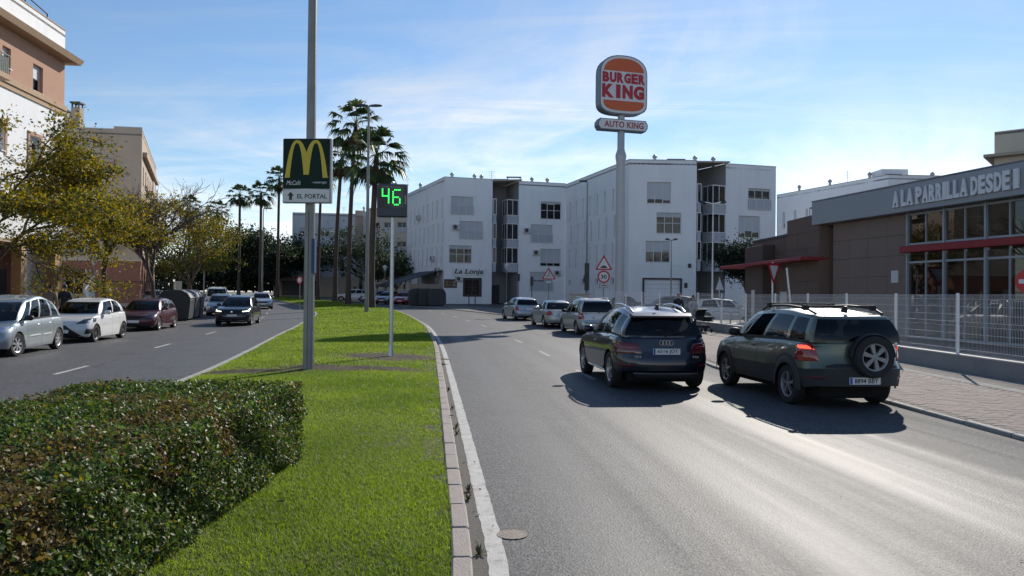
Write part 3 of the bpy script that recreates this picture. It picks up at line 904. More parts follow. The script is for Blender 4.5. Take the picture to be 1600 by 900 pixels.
def build_car(name, label, cat, loc, fwd, mat, S, glass=g_clear, rear_glass=None, clad=None, clad_rows=1, bumper=None, rim=m_rim, style='five',
              plate=None, plate_z=0.75, front_plate_z=0.42, rails=None, extras=None, group=None, wheel_turn=0.0, seats=True):
    S.setup()
    rz = math.atan2(fwd[1], fwd[0])
    root = thing(name, label, cat, loc, rz, group)
    T = [0, .1, .25, .42, .6, .8, .93, 1.0]
    # ---- side columns, front to rear
    def arch(xw):
        ph0 = math.asin(max(-1, min(1, (S.sill - S.rw) / S.ra)))
        return [xw + S.ra * math.cos(lerp(ph0, PI - ph0, k / 12)) for k in range(13)]
    fa, rarch = arch(S.xfa), arch(S.xra)
    mids = list(np.linspace(fa[-1], rarch[0], 8)[1:-1])
    for sx in S.seams:
        mids = [m for m in mids if abs(m - sx) > 0.06] + [sx + 0.005, sx - 0.005]
    mids = sorted([m for m in mids if rarch[0] + 0.004 < m < fa[-1] - 0.004], reverse=True)
    sidex = fa + mids + rarch
    # seams that fall in the arches are dropped
    nS = len(sidex)
    brk = sorted({0.0, 1.0, *[v for w in S.wins for v in w]})
    while len(brk) < nS:
        gaps = [(brk[i + 1] - brk[i], i) for i in range(len(brk) - 1)]
        gmax, i = max(gaps); brk.insert(i + 1, (brk[i] + brk[i + 1]) / 2)
    fr = brk
    cols = [('f', y) for y in YF] + [('s', x) for x in sidex] + [('r', y) for y in reversed(YF)]
    Mh = len(cols); N = 2 * Mh - 2
    rows = []
    for t in T:
        rows.append([S.point(c[1], c[1], t, c[0] if c[0] in 'fr' else None) for c in cols])
    sh = rows[-1]
    def gloop(x_f, bul_f, x_r, bul_r, xa, xd, w, zf):
        out = []
        k = 0
        for c in cols:
            if c[0] == 'f':
                out.append(Vector((x_f - bul_f * c[1] ** 2.2, c[1] * w(xa), 0)))
            elif c[0] == 'r':
                out.append(Vector((x_r + bul_r * c[1] ** 2.2, c[1] * w(xd), 0)))
            else:
                x = lerp(xa, xd, fr[k]); k += 1
                out.append(Vector((x, w(x), 0)))
        for p in out: p.z = zf(p)
        return out
    xcow, xwt, xrr, xrb = S.xn - S.cowl, S.xn - S.wst, S.xt + S.roof_end, S.xt + S.rw_base
    xA, xD = xcow - S.bul - 0.06, xrb + S.bulr + 0.05
    xAr, xDr = xwt - 0.10, xrr + 0.10
    wb_ = lambda x: S.W / 2 * (S.wbelt - 0.06 * smoothstep(xA - 0.5, xA, x) * 0.6 - S.rtaper * smoothstep(-xD - 0.7, -xD, -x))
    wr_ = lambda x: S.W / 2 * (S.wroof - 0.03 * smoothstep(xAr - 0.4, xAr, x) - 0.03 * smoothstep(-xDr - 0.5, -xDr, -x))
    def zbase(p): return S.zs(p.x) + 0.022 + (S.hood_up if p.x > xA - 0.02 else 0)
    def zroof(p):
        tmid = (p.x - xDr) / max(0.1, xAr - xDr)
        return S.H - 0.045 - S.drop_f * smoothstep(0.55, 1.1, tmid) - S.drop_r * smoothstep(-0.5, 0.08, -tmid)
    g0 = gloop(xcow, S.bul, xrb, S.bulr, xA, xD, wb_, zbase)
    g1 = gloop(xwt, 0.07, xrr, 0.06, xAr, xDr, wr_, zroof)
    inner = [Vector((p.x - (0.02 if c[0] == 'f' else -0.01 if c[0] == 'r' else 0), p.y * 0.972, p.z + 0.014)) for p, c in zip(sh, cols)]
    rows.append(inner)
    for q in (0.35, 0.7):
        rows.append([Vector((lerp(a.x, b.x, q), lerp(a.y, b.y, q), lerp(a.z, b.z, q) + 0.16 * q * (1 - q) * min(1.2, (a.xy - b.xy).length) * (1 if a.x > 0 else 0.35))) for a, b in zip(inner, g0)])
    rows.append(g0)
    gi = len(rows) - 1
    SS = [0.07, 0.36, 0.66, 0.90, 1.0]
    for q in SS:
        L_ = []
        for a, b, c in zip(g0, g1, cols):
            p = a.lerp(b, q)
            bulge = 4 * q * (1 - q)
            if c[0] == 's': p.y += S.side_b * bulge
            elif c[0] == 'f': p.x += 0.035 * bulge; p.z += 0.03 * bulge
            else: p.x -= S.rear_b * bulge; p.y += S.side_b * bulge * c[1]
            L_.append(p)
        rows.append(L_)
    ri = len(rows) - 1
    cxr = (xAr + xDr) / 2
    for q in (0.93, 0.7, 0.35):
        rows.append([Vector((cxr + (p.x - cxr) * q, p.y * q, p.z + 0.05 * (1 - q * q) ** 0.8 + (0.012 if q > .9 else 0.008))) for p in g1])
    # ---- full loops
    V = []
    for r in rows:
        V += list(r) + [Vector((p.x, -p.y, p.z)) for p in reversed(r[1:-1])]
    top = len(V); V.append(Vector((cxr, 0, S.H)))
    parts = {}
    def put(key, f): parts.setdefault(key, []).append(f)
    nR = len(rows)
    seam_idx = [i for i in range(nS - 1) if abs(sidex[i] - sidex[i + 1]) < 0.011 and any(abs((sidex[i] + sidex[i + 1]) / 2 - s_) < 0.004 for s_ in S.seams)]
    def wincol(h):
        k = h - FP
        if 0 <= k < nS - 1:
            mid = (fr[k] + fr[k + 1]) / 2
            for i, (a, b) in enumerate(S.wins):
                if a < mid < b: return i
        return None
    for r in range(nR - 1):
        for k in range(N):
            k2 = (k + 1) % N
            h = k if k < Mh - 1 else N - 1 - k
            side = 'L' if k < Mh - 1 else 'R'
            f = (r * N + k, r * N + k2, (r + 1) * N + k2, (r + 1) * N + k)
            front = h < FP; rear = h >= FP + nS - 1
            kk = h - FP
            if r < 7:
                if not front and not rear and kk in seam_idx and r >= 1: put('gap', f)
                elif front and r < 5 or (rear and r < S.rb_rows): put('front_bumper' if front else 'rear_bumper', f)
                elif rear and h >= Mh - 1 - 6: put('tailgate', f)
                elif clad and r < clad_rows: put('clad', f)
                elif seam_idx and not front and not rear and len(seam_idx) >= 2 and r >= 1:
                    d = None
                    for i, (a, b) in enumerate(zip(seam_idx, seam_idx[1:])):
                        if a < kk < b: d = i
                    put('door%d%s' % (d, side) if d is not None else 'body', f)
                else: put('body', f)
            elif r < gi:
                put('bonnet' if (front and h < 7) else 'body', f)
            elif gi + 1 <= r < gi + 4 and (h < 7):
                put('windscreen', f)
            elif gi + 1 <= r < gi + 4 and h >= Mh - 1 - 7 and rear:
                put('rear_window', f)
            elif gi + 1 <= r < gi + 4 and wincol(h) is not None:
                put('win%d%s' % (wincol(h), side), f)
            elif r == gi and not front and not rear: put('trim' + side, f)
            else: put('body', f)
    for k in range(N): put('body', ((nR - 1) * N + k, (nR - 1) * N + (k + 1) % N, top))
    rear_glass = rear_glass or glass
    def out(key, nm, mt, parent=root):
        fs = parts.get(key)
        if not fs: return None
        used = sorted({i for f in fs for i in f}); mp = {v: i for i, v in enumerate(used)}
        b = MB(); b.add([V[i] for i in used], [tuple(mp[i] for i in f) for f in fs])
        return b.build(nm, mt, parent, smooth=True, angle=42)
    body = out('body', 'body', mat)
    out('clad', 'sill_cladding', clad or mat)
    gp_ = out('gap', 'door_gap', m_gap)
    if gp_: gp_['kind'] = 'stuff'
    out('trimL', 'window_trim', m_black); out('trimR', 'window_trim', m_black)
    out('bonnet', 'bonnet', mat)
    out('tailgate', 'tailgate' if S.hatch else 'boot_lid', mat)
    out('front_bumper', 'front_bumper', bumper or mat); out('rear_bumper', 'rear_bumper', bumper or mat)
    out('windscreen', 'windscreen', glass); out('rear_window', 'rear_window', rear_glass)
    doors = {}
    for key in list(parts):
        if key.startswith('door'): doors[key] = out(key, 'door', mat)
        if key.startswith('win') and key != 'windscreen': (None if key in S.__dict__.get('opened', ()) else out(key, 'side_window', glass if int(key[3]) < S.__dict__.get('front_wins', 1) else rear_glass))
    # handles
    for key, d in doors.items():
        i = int(key[4]); side = 1 if key[5] == 'L' else -1
        xe = (sidex[seam_idx[i + 1]]) + 0.16
        z = S.zs(xe) - 0.13
        hb = patch_side(S, side, [(xe - 0.09, z - 0.014), (xe + 0.09, z - 0.014), (xe + 0.09, z + 0.016), (xe - 0.09, z + 0.016)], 0.022, 3)
        hb.build('door_handle', mat if not clad else m_black, d, smooth=True)
    # ---- underbody and cabin
    u = MB(); u.bbox(S.xt + 0.25, S.xn - 0.25, -S.W / 2 + 0.27, S.W / 2 - 0.27, 0.17, 0.62, 0.03)
    u.box(S.xfa - S.ra - 0.02, S.xra + S.ra + 0.02, S.W / 2 - 0.28, S.W / 2 - 0.06, S.sill + 0.03, 0.55)
    u.box(S.xfa - S.ra - 0.02, S.xra + S.ra + 0.02, -S.W / 2 + 0.06, -S.W / 2 + 0.28, S.sill + 0.03, 0.55)
    u.build('underbody', m_gap, root)
    cab = MB()
    fl = [Vector((p.x, p.y * 0.985, p.z - 0.06)) for p in g0]; fl = fl + [Vector((p.x, -p.y, p.z)) for p in reversed(fl[1:-1])]
    zc = sum(p.z for p in fl) / len(fl) - 0.25
    cab.add(fl + [Vector(((xcow + xrb) / 2, 0, zc))], [(k, (k + 1) % N, N) for k in range(N)])
    cab.build('cabin_floor', m_inner, root)
    if seats:
        xs = xcow - 1.25
        for x, n in ((xs, 'seat'), (xs - 0.95, 'seat')):
            for y in (0.36, -0.36):
                if x < xrb + 0.2: continue
                zt = min(S.H - 0.42, S.zs(x) + 0.30)
                sb = MB(Matrix.Translation((x, y, 0)) @ Matrix.Rotation(-0.14, 4, 'Y'))
                sb.bbox(-0.09, 0.05, -0.24, 0.24, S.zs(x) - 0.25, zt - 0.06, 0.05)
                sb.bbox(-0.08, 0.02, -0.13, 0.13, zt - 0.02, zt + 0.17, 0.04)
                sb.tube([(-0.03, 0.07, zt - 0.08), (-0.03, 0.07, zt)], 0.008, 5); sb.tube([(-0.03, -0.07, zt - 0.08), (-0.03, -0.07, zt)], 0.008, 5)
                sb.build('seat', m_inner, root)
    # ---- wheels
    tyre, rimm = make_wheel_meshes(S.rw, style, rim)
    for xw in (S.xfa, S.xra):
        for sd in (1, -1):
            w = bpy.data.objects.new('wheel', None); COL.objects.link(w); w.parent = root
            w.location = (xw, sd * (S.W / 2 - 0.118), S.rw); w.rotation_euler = (0, 0, (0 if sd > 0 else PI) + (wheel_turn if xw == S.xfa else 0))
            link('tyre', tyre, w); link('rim', rimm, w)
    # ---- mirrors
    for sd in (1, -1):
        mm = MB(Matrix.Translation((xA - 0.30, sd * (S.W / 2 * S.wbelt + 0.13), S.zs(xA - 0.3) + 0.10)))
        mm.bbox(-0.06, 0.09, -0.105, 0.105, -0.075, 0.075, 0.04)
        mm.tube([(0.0, -sd * 0.10, -0.05), (0.02, -sd * 0.20, -0.08)], 0.025, 6)
        mm.build('door_mirror', [mat if S.mirror_paint else m_black], root, smooth=True, angle=50)
    # ---- number plates
    def plate_at(end, z, text):
        p = S.end_pt(end, 0, z)
        x = p.x + end * 0.022
        pb = MB(); pb.cur = 0
        pb.box(min(x, x - end * 0.02), max(x, x - end * 0.02), -0.26, 0.26, z - 0.055, z + 0.055)
        pl = pb.build('number_plate', m_plate, root)
        bl = MB(); s_ = 1 if end < 0 else -1
        xx = x + end * 0.0025
        ya, yb = sorted((s_ * 0.255, s_ * 0.215)); bl.add([(xx, ya, z - .05), (xx, yb, z - .05), (xx, yb, z + .05), (xx, ya, z + .05)], [(0, 1, 2, 3)])
        bl.build('country_band', m_plate_blue, pl)
        if text:
            lettering(text, 0.40, 0.077, 0.0, m_ink, pl, (x + end * 0.003, -0.02 * s_, z), rz=(-PI / 2 if end < 0 else PI / 2), bold=0.012)
        return pl
    if plate is not None: plate_at(-1, plate_z, plate)
    if front_plate_z: plate_at(1, front_plate_z, S.__dict__.get('front_text'))
    # ---- roof rails
    if rails:
        for sd in (1, -1):
            rb = MB(); pts = []
            for q in np.linspace(0, 1, 9):
                x = lerp(xAr - 0.15, xDr + 0.05, q); z = zroof(Vector((x, 0, 0))) + 0.045
                pts.append((x, sd * (wr_(x) * 0.94), z + (0.05 if 0.05 < q < 0.95 else -0.005)))
            rb.tube(pts, 0.022, 8); rb.build('roof_rail', rails, root, smooth=True, angle=60)
    S.roof = (xAr, xDr, wr_, zroof, xcow, xrb)
    if extras: extras(root, S)
    return root

# ---------------------------------------------------------------- shapes
def shape_suv(**k):
    d = dict(L=4.39, W=1.84, H=1.57, wb=2.60, fo=0.90, rw=0.345, sill=0.24, rsill=0.09, cowl=1.18, wst=1.98, roof_end=0.42, rw_base=0.18, bul=0.20, bulr=0.10,
             wbelt=0.905, wroof=0.70, rtaper=0.03, hood_up=0.02, drop_f=0.05, drop_r=0.10, side_b=0.035, rear_b=0.05,
             shoulder=[(-2.2, 0.98), (-1.2, 1.015), (0.6, 0.965), (1.3, 0.90), (2.2, 0.76)], seams=[0.72, -0.22, -1.0],
             wins=[(0.05, 0.40), (0.44, 0.74), (0.77, 0.95)], rprof=[(0.2, 0.10), (0.36, 0.02), (0.6, 0.0), (0.66, 0.05), (1.0, 0.12)], fprof=[(0.2, 0.08), (0.4, 0.0), (0.6, 0.02), (0.8, 0.14)],
             rb_rows=4, hatch=True, mirror_paint=True)
    d.update(k); return CarShape(**d)
def shape_mpv(**k):
    d = dict(L=4.30, W=1.76, H=1.62, wb=2.70, fo=0.82, rw=0.315, sill=0.20, rsill=0.07, cowl=0.92, wst=1.82, roof_end=0.36, rw_base=0.16, bul=0.24, bulr=0.10,
             wbelt=0.91, wroof=0.71, rtaper=0.03, hood_up=0.02, drop_f=0.07, drop_r=0.06, side_b=0.04, rear_b=0.05,
             shoulder=[(-2.15, 0.94), (-1.1, 0.965), (0.75, 0.93), (1.3, 0.86), (2.15, 0.70)], seams=[0.80, -0.18, -0.98],
             wins=[(0.05, 0.37), (0.41, 0.69), (0.73, 0.95)], rprof=[(0.2, 0.08), (0.34, 0.0), (0.55, 0.0), (0.62, 0.05), (1.0, 0.10)], fprof=[(0.2, 0.08), (0.4, 0.0), (0.6, 0.04), (0.8, 0.16)],
             rb_rows=4, hatch=True, mirror_paint=False)
    d.update(k); return CarShape(**d)
def shape_hatch(**k):
    d = dict(L=4.05, W=1.74, H=1.46, wb=2.55, fo=0.80, rw=0.305, sill=0.18, rsill=0.08, cowl=1.02, wst=1.82, roof_end=0.50, rw_base=0.20, bul=0.22, bulr=0.12,
             wbelt=0.91, wroof=0.69, rtaper=0.05, hood_up=0.02, drop_f=0.06, drop_r=0.08, side_b=0.04, rear_b=0.05,
             shoulder=[(-2.0, 0.90), (-1.1, 0.925), (0.6, 0.88), (1.2, 0.82), (2.05, 0.66)], seams=[0.70, -0.25, -0.95],
             wins=[(0.05, 0.45), (0.50, 0.88)], rprof=[(0.2, 0.08), (0.34, 0.0), (0.55, 0.0), (0.62, 0.05), (1.0, 0.12)], fprof=[(0.2, 0.08), (0.4, 0.0), (0.55, 0.02), (0.75, 0.16)],
             rb_rows=4, hatch=True, mirror_paint=True)
    d.update(k); return CarShape(**d)
def shape_sedan(**k):
    d = dict(L=4.53, W=1.73, H=1.42, wb=2.72, fo=0.78, rw=0.31, sill=0.18, rsill=0.08, cowl=1.30, wst=2.05, roof_end=1.22, rw_base=0.72, bul=0.18, bulr=0.12,
             wbelt=0.90, wroof=0.67, rtaper=0.04, hood_up=0.02, drop_f=0.04, drop_r=0.05, side_b=0.04, rear_b=0.03,
             shoulder=[(-2.3, 0.88), (-1.3, 0.915), (0.6, 0.88), (1.3, 0.82), (2.3, 0.66)], seams=[0.72, -0.22, -0.95],
             wins=[(0.05, 0.47), (0.52, 0.90)], rprof=[(0.2, 0.08), (0.34, 0.0), (0.55, 0.0), (0.62, 0.03), (0.9, 0.06)], fprof=[(0.2, 0.08), (0.4, 0.0), (0.55, 0.02), (0.75, 0.12)],
             rb_rows=4, hatch=False, mirror_paint=True)
    d.update(k); return CarShape(**d)

def tails(corners, mat, side_len=0.0, zz=None, name='tail_light'):
    def f(root, S):
        for sd in (1, -1):
            mb = patch_end(S, -1, [(sd * y, z) for y, z in corners], 0.012, 6)
            if side_len:
                z0, z1 = zz; x0 = S.end_pt(-1, S.W * 0.47, (z0 + z1) / 2).x
                patch_side(S, sd, [(x0 - 0.0, z0), (x0 + side_len * 0.75, z0 + 0.02), (x0 + side_len, z1), (x0 + 0.0, z1)], 0.010, 4, mb)
            mb.build(name, mat, root, smooth=True, angle=60)
    return f
def heads(corners, mat, side_len=0.2, zz=(0.6, 0.72), name='headlight'):
    def f(root, S):
        for sd in (1, -1):
            mb = patch_end(S, 1, [(sd * y, z) for y, z in corners], 0.012, 6)
            if side_len:
                z0, z1 = zz; x0 = S.end_pt(1, S.W * 0.47, (z0 + z1) / 2).x
                patch_side(S, sd, [(x0, z0), (x0 - side_len * 0.7, z0 + 0.03), (x0 - side_len, z1), (x0, z1)], 0.010, 4, mb)
            mb.build(name, mat, root, smooth=True, angle=60)
    return f
def front_grille(corners, mat=m_black, name='grille', off=0.008):
    def f(root, S):
        patch_end(S, 1, corners, off, 8).build(name, mat, root, smooth=True, angle=60)
    return f
def rear_patch(corners, mat, name, off=0.006):
    def f(root, S):
        patch_end(S, -1, corners, off, 8).build(name, mat, root, smooth=True, angle=60)
    return f
def both(*fs):
    def f(root, S):
        for q in fs: q(root, S)
    return f
def rect(y0, y1, z0, z1): return [(y0, z0), (y1, z0), (y1, z1), (y0, z1)]
def rear_wiper(root, S):
    xrb = S.roof[5]
    w = MB(); z = S.zs(xrb) + 0.05
    w.tube([(xrb - 0.03, 0.0, z), (xrb - 0.01, -0.32, z + 0.08)], 0.012, 5); w.build('rear_wiper', m_black, root)
def fin(root, S):
    xd = S.roof[1]
    a = MB(); a.prism([(xd + 0.12, S.H - 0.06), (xd + 0.32, S.H - 0.04), (xd + 0.17, S.H + 0.055), (xd + 0.14, S.H + 0.05)], -0.02, 0.02, 'y'); a.build('roof_antenna', m_black, root)

# ---- the dark blue SUV driving away in the left lane
p_navy = paint('navy_paint', (0.008, 0.010, 0.022), 0.3, 0.3)
def audi_extra(root, S):
    tails([(0.46, 0.72), (0.90, 0.70), (0.90, 0.93), (0.52, 0.90)], m_red_dark, 0.16, (0.72, 0.93))(root, S)
    for sd in (1, -1):
        patch_end(S, -1, [(sd * 0.50, 0.795), (sd * 0.88, 0.80), (sd * 0.88, 0.86), (sd * 0.56, 0.85)], 0.018, 4).build('light_strip', m_red_lens, root, smooth=True)
        patch_end(S, -1, rect(sd * 0.62, sd * 0.86, 0.47, 0.52), 0.010, 4).build('reflector', m_red_dark, root)
    rear_patch(rect(-0.62, 0.62, 0.335, 0.36), M('satin_strip', (0.20, 0.20, 0.21), 0.35, 0.5), 'bumper_strip', 0.012)(root, S)
    rear_patch([(-0.55, 0.25), (0.55, 0.25), (0.62, 0.325), (-0.62, 0.325)], m_black, 'diffuser', 0.010)(root, S)
    # four rings
    p = S.end_pt(-1, 0, 0.90)
    for k in range(4):
        r = MB(); pts = []
        for q in range(21):
            a = 2 * PI * q / 20; pts.append((p.x - 0.014, (k - 1.5) * 0.062 + 0.042 * math.cos(a), 0.915 + 0.042 * math.sin(a)))
        r.tube(pts, 0.0055, 6); r.build('ring_emblem', m_chrome, root, smooth=True, angle=60)
    lettering('Q3', 0.12, 0.05, 0.004, m_chrome, root, (S.end_pt(-1, 0.50, 0.64).x - 0.012, 0.55, 0.655), rz=-PI / 2)
    lettering('TDI', 0.12, 0.035, 0.004, m_chrome, root, (S.end_pt(-1, -0.50, 0.64).x - 0.012, -0.55, 0.655), rz=-PI / 2)
    xrr = S.xt + S.roof_end
    sp = MB(); sp.add([(xrr + 0.06, -0.60, S.H - 0.10), (xrr - 0.10, -0.57, S.H - 0.155), (xrr - 0.10, 0.57, S.H - 0.155), (xrr + 0.06, 0.60, S.H - 0.10), (xrr + 0.06, -0.60, S.H - 0.17), (xrr - 0.10, -0.57, S.H - 0.185), (xrr - 0.10, 0.57, S.H - 0.185), (xrr + 0.06, 0.60, S.H - 0.17)],
                      [(0, 1, 2, 3), (4, 7, 6, 5), (1, 5, 6, 2), (0, 4, 5, 1), (3, 2, 6, 7)])
    sp.build('roof_spoiler', p_navy, root)
    rear_wiper(root, S); fin(root, S)
    for sd in (1, -1):
        lb = MB(); lb.tube([(x, sd * (S.side_pt(x, 0.29, 1).y + 0.004), 0.30) for x in np.linspace(0.7, -0.9, 6)], 0.014, 6); lb.build('sill_strip', m_chrome, root)
build_car('sport_utility_car', 'dark navy blue sport utility car with roof rails driving away in the left lane', 'car', (2.67, 16.45, 0), (-0.105, 0.995), p_navy,
          shape_suv(sill=0.27, rsill=0.13, rw=0.355, wroof=0.625, wbelt=0.885, side_b=0.05), glass=glass_mat('car_glass_mid', (0.62, 0.67, 0.66)), rear_glass=glass_mat('car_glass_privacy', (0.42, 0.50, 0.50)), rails=m_chrome, style='five', rim=m_rim,
          plate='6516 JDT', plate_z=0.755, front_plate_z=None, extras=audi_extra)

# ---- the olive green off-road people carrier with spare wheel
p_olive = paint('olive_paint', (0.098, 0.115, 0.082), 0.45, 0.36)
m_clad = M('dark_cladding', (0.028, 0.030, 0.033), 0.6, var=0.12, bump=0.1, bscale=120)
def scenic_extra(root, S):
    for sd in (1, -1):
        mb = patch_end(S, -1, [(sd * 0.66, 0.78), (sd * 0.86, 0.76), (sd * 0.86, 1.05), (sd * 0.72, 1.05)], 0.014, 6)
        x0 = S.end_pt(-1, S.W * 0.47, 0.9).x
        patch_side(S, sd, [(x0, 0.76), (x0 + 0.19, 0.78), (x0 + 0.15, 1.05), (x0, 1.05)], 0.012, 4, mb)
        tl = mb.build('tail_light', m_red_lens, root, smooth=True, angle=60)
        mb = patch_end(S, -1, [(sd * 0.70, 0.95), (sd * 0.85, 0.95), (sd * 0.85, 1.02), (sd * 0.74, 1.02)], 0.022, 4)
        patch_side(S, sd, [(x0, 0.95), (x0 + 0.10, 0.95), (x0 + 0.09, 1.01), (x0, 1.01)], 0.020, 3, mb)
        mb.build('brake_lamp', m_brake, tl, smooth=True)
        patch_end(S, -1, rect(sd * 0.60, sd * 0.80, 0.50, 0.535), 0.012, 3).build('fog_reflector', m_red_dark, root)
    # spare wheel on the tailgate: cover ring, tyre and rim
    tyre, rimm = make_wheel_meshes(0.335, 'six', M('spare_rim_silver', (0.30, 0.30, 0.30), 0.55, 0.3))
    p = S.end_pt(-1, -0.12, 0.86)
    sp = bpy.data.objects.new('spare_wheel', None); COL.objects.link(sp); sp.parent = root
    sp.location = (p.x - 0.085, -0.12, 0.86); sp.rotation_euler = (0, 0, PI / 2)
    link('tyre', tyre, sp); o = link('rim', rimm, sp)
    ring = MB(); ring.lathe([(0.35, -0.10), (0.372, -0.06), (0.372, 0.04), (0.36, 0.06), (0.345, 0.04), (0.345, -0.10)], 36, 'y')
    # upper arc cover only
    ring.f = [f for f in ring.f if sum(ring.v[i][2] for i in f) / len(f) > 0.02]; ring.mi = ring.mi[:len(ring.f)]
    ring.build('spare_wheel_cover', m_black, sp, smooth=True)
    rear_patch(rect(-0.60, 0.60, 0.68, 0.74), m_clad, 'tailgate_moulding', 0.016)(root, S)
    # crossbars on the roof rails
    xa, xd, wr, zr, _, _ = S.roof
    for x in (xa - 0.45, xd + 0.35):
        b = MB(); y = wr(x) * 0.94; z = zr(Vector((x, 0, 0))) + 0.125
        b.bbox(x - 0.035, x + 0.035, -y, y, z, z + 0.028, 0.01)
        for sd in (1, -1): b.bbox(x - 0.05, x + 0.05, sd * y - 0.05, sd * y + 0.05, z - 0.06, z + 0.035, 0.015)
        b.build('roof_crossbar', m_black, root)
    # wheel arch flares
    for xw in (S.xfa, S.xra):
        for sd in (1, -1):
            fl = MB(); P = []; F = []
            for i in range(13):
                a = lerp(-0.1, PI + 0.1, i / 12)
                for r, o in ((S.ra - 0.02, 0.018), (S.ra + 0.05, 0.022), (S.ra + 0.09, 0.0)):
                    x = xw + r * math.cos(a); z = S.rw + r * math.sin(a)
                    y = S.point(min(max(x, S.xt + 0.1), S.xn - 0.1), 1, 0.25, None).y
                    P.append((x, sd * (y + o), z))
            for i in range(12):
                for k in range(2): F.append((i * 3 + k, i * 3 + k + 1, i * 3 + 4 + k, i * 3 + 3 + k))
            fl.add(P, F); fl.build('wheel_arch_flare', m_clad, root, smooth=True)
    fin(root, S)
build_car('people_carrier', 'olive green off-road people carrier with a spare wheel on its tailgate and brake lights lit', 'car', (5.33, 14.35, 0), (-0.12, 0.993), p_olive,
          shape_suv(L=4.40, W=1.72, H=1.60, wb=2.62, fo=0.86, rw=0.335, cowl=0.98, wst=1.80, sill=0.30, wbelt=0.93, wroof=0.745, rtaper=0.03, roof_end=0.30, rw_base=0.13,
                    shoulder=[(-2.2, 1.05), (-1.1, 1.06), (0.75, 1.02), (1.3, 0.95), (2.2, 0.80)], drop_r=0.07, seams=[0.85, -0.15, -0.92], rb_rows=3,
                    front_wins=2, opened=('win1L',), wins=[(0.04, 0.15), (0.17, 0.42), (0.46, 0.74), (0.78, 0.95)], rprof=[(0.2, 0.08), (0.36, 0.0), (0.68, 0.0), (0.74, 0.06), (1.1, 0.09)], mirror_paint=False),
          glass=glass_mat('car_glass_front', (0.75, 0.8, 0.8), 0.01, 1.35), rear_glass=g_dark, rails=m_black, clad=m_clad, clad_rows=3, bumper=m_clad, style='five', rim=M('worn_alloy', (0.30, 0.30, 0.31), 0.45, 0.6),
          plate='8894 BBY', plate_z=0.48, front_plate_z=None, extras=scenic_extra)

# ---- parked along the right kerb
p_silver = paint('silver_paint', (0.40, 0.41, 0.42), 0.55, 0.36)
p_silver2 = paint('silver_blue_paint', (0.34, 0.37, 0.41), 0.55, 0.36)
p_silver3 = paint('champagne_silver_paint', (0.42, 0.42, 0.40), 0.5, 0.38)
G_PARK_R = 'silver cars parked along the kerb ahead'
def zafira_extra(root, S):
    tails([(0.62, 0.70), (0.84, 0.70), (0.84, 1.00), (0.70, 1.00)], m_red_lens, 0.10, (0.70, 1.00))(root, S)
    for sd in (1, -1): patch_end(S, -1, rect(sd * 0.70, sd * 0.82, 0.80, 0.90), 0.02, 3).build('reversing_lamp', m_clear, root)
    rear_patch(rect(-0.8, 0.8, 0.52, 0.56), m_black, 'bumper_moulding', 0.012)(root, S); rear_wiper(root, S)
build_car('estate_car', 'silver people carrier with roof rails, nearest of the parked silver cars', 'car', (3.5, 36.1, 0), (-0.17, 0.985), p_silver, shape_mpv(L=4.32, W=1.74, H=1.64), rear_glass=g_dark,
          rails=m_chrome, style='ten', plate='', plate_z=0.78, front_plate_z=None, extras=zafira_extra, group=G_PARK_R)
def merc_extra(root, S):
    tails([(0.52, 0.66), (0.84, 0.64), (0.84, 0.86), (0.64, 0.86)], m_red_lens, 0.12, (0.66, 0.85))(root, S)
build_car('saloon_car', 'silver saloon car parked between two silver hatch-backed cars', 'car', (2.27, 42.0, 0), (-0.19, 0.982), p_silver3, shape_sedan(), rear_glass=g_dark, style='five', plate='', plate_z=0.68, front_plate_z=None,
          extras=merc_extra, group=G_PARK_R)
def peu_extra(root, S):
    tails([(0.60, 0.62), (0.80, 0.60), (0.80, 0.86), (0.68, 0.88)], m_red_lens, 0.10, (0.62, 0.86))(root, S); rear_wiper(root, S)
build_car('hatchback_car', 'small silver hatchback, farthest of the parked silver cars before the white flats', 'car', (0.55, 50.4, 0), (-0.27, 0.963), p_silver2, shape_hatch(L=3.95, W=1.68, H=1.45), rear_glass=g_dark, style='five',
          plate='', plate_z=0.70, front_plate_z=None, extras=peu_extra, group=G_PARK_R)

# ---- parked along the left kerb, facing us
p_sage = paint('grey_green_paint', (0.27, 0.31, 0.335), 0.5, 0.38)
def pic_extra(root, S):
    heads([(0.46, 0.66), (0.80, 0.66), (0.80, 0.82), (0.56, 0.80)], m_clear, 0.25, (0.66, 0.83))(root, S)
    front_grille(rect(-0.36, 0.36, 0.62, 0.68))(root, S); front_grille(rect(-0.55, 0.55, 0.26, 0.36), name='air_intake')(root, S)
    for sd in (1, -1):
        for a, b in ((0.70, -0.10), (-0.22, -0.85)):
            patch_side(S, sd, [(a, 0.47), (b, 0.49), (b, 0.545), (a, 0.53)], 0.016, 4).build('door_moulding', M('door_moulding_grey', (0.30, 0.33, 0.35), 0.5), root)
build_car('people_carrier', 'grey-green people carrier with egg-shaped roof parked first at the left kerb, cut by the frame', 'car', (-14.28, 21.7, 0), (0.19, -0.98), p_sage, shape_mpv(L=4.28, W=1.75, H=1.63, wb=2.76, cowl=0.70, wst=1.75, roof_end=0.55, rw_base=0.22, drop_f=0.10, drop_r=0.14,
          wins=[(0.03, 0.15), (0.17, 0.41), (0.45, 0.72), (0.76, 0.95)], seams=[0.78, -0.16, -0.98]), glass=g_clear, style='cover', plate='', extras=pic_extra, group='cars parked along the left kerb', wheel_turn=-0.22)
p_white = paint('white_paint', (0.66, 0.66, 0.65), 0.0, 0.4)
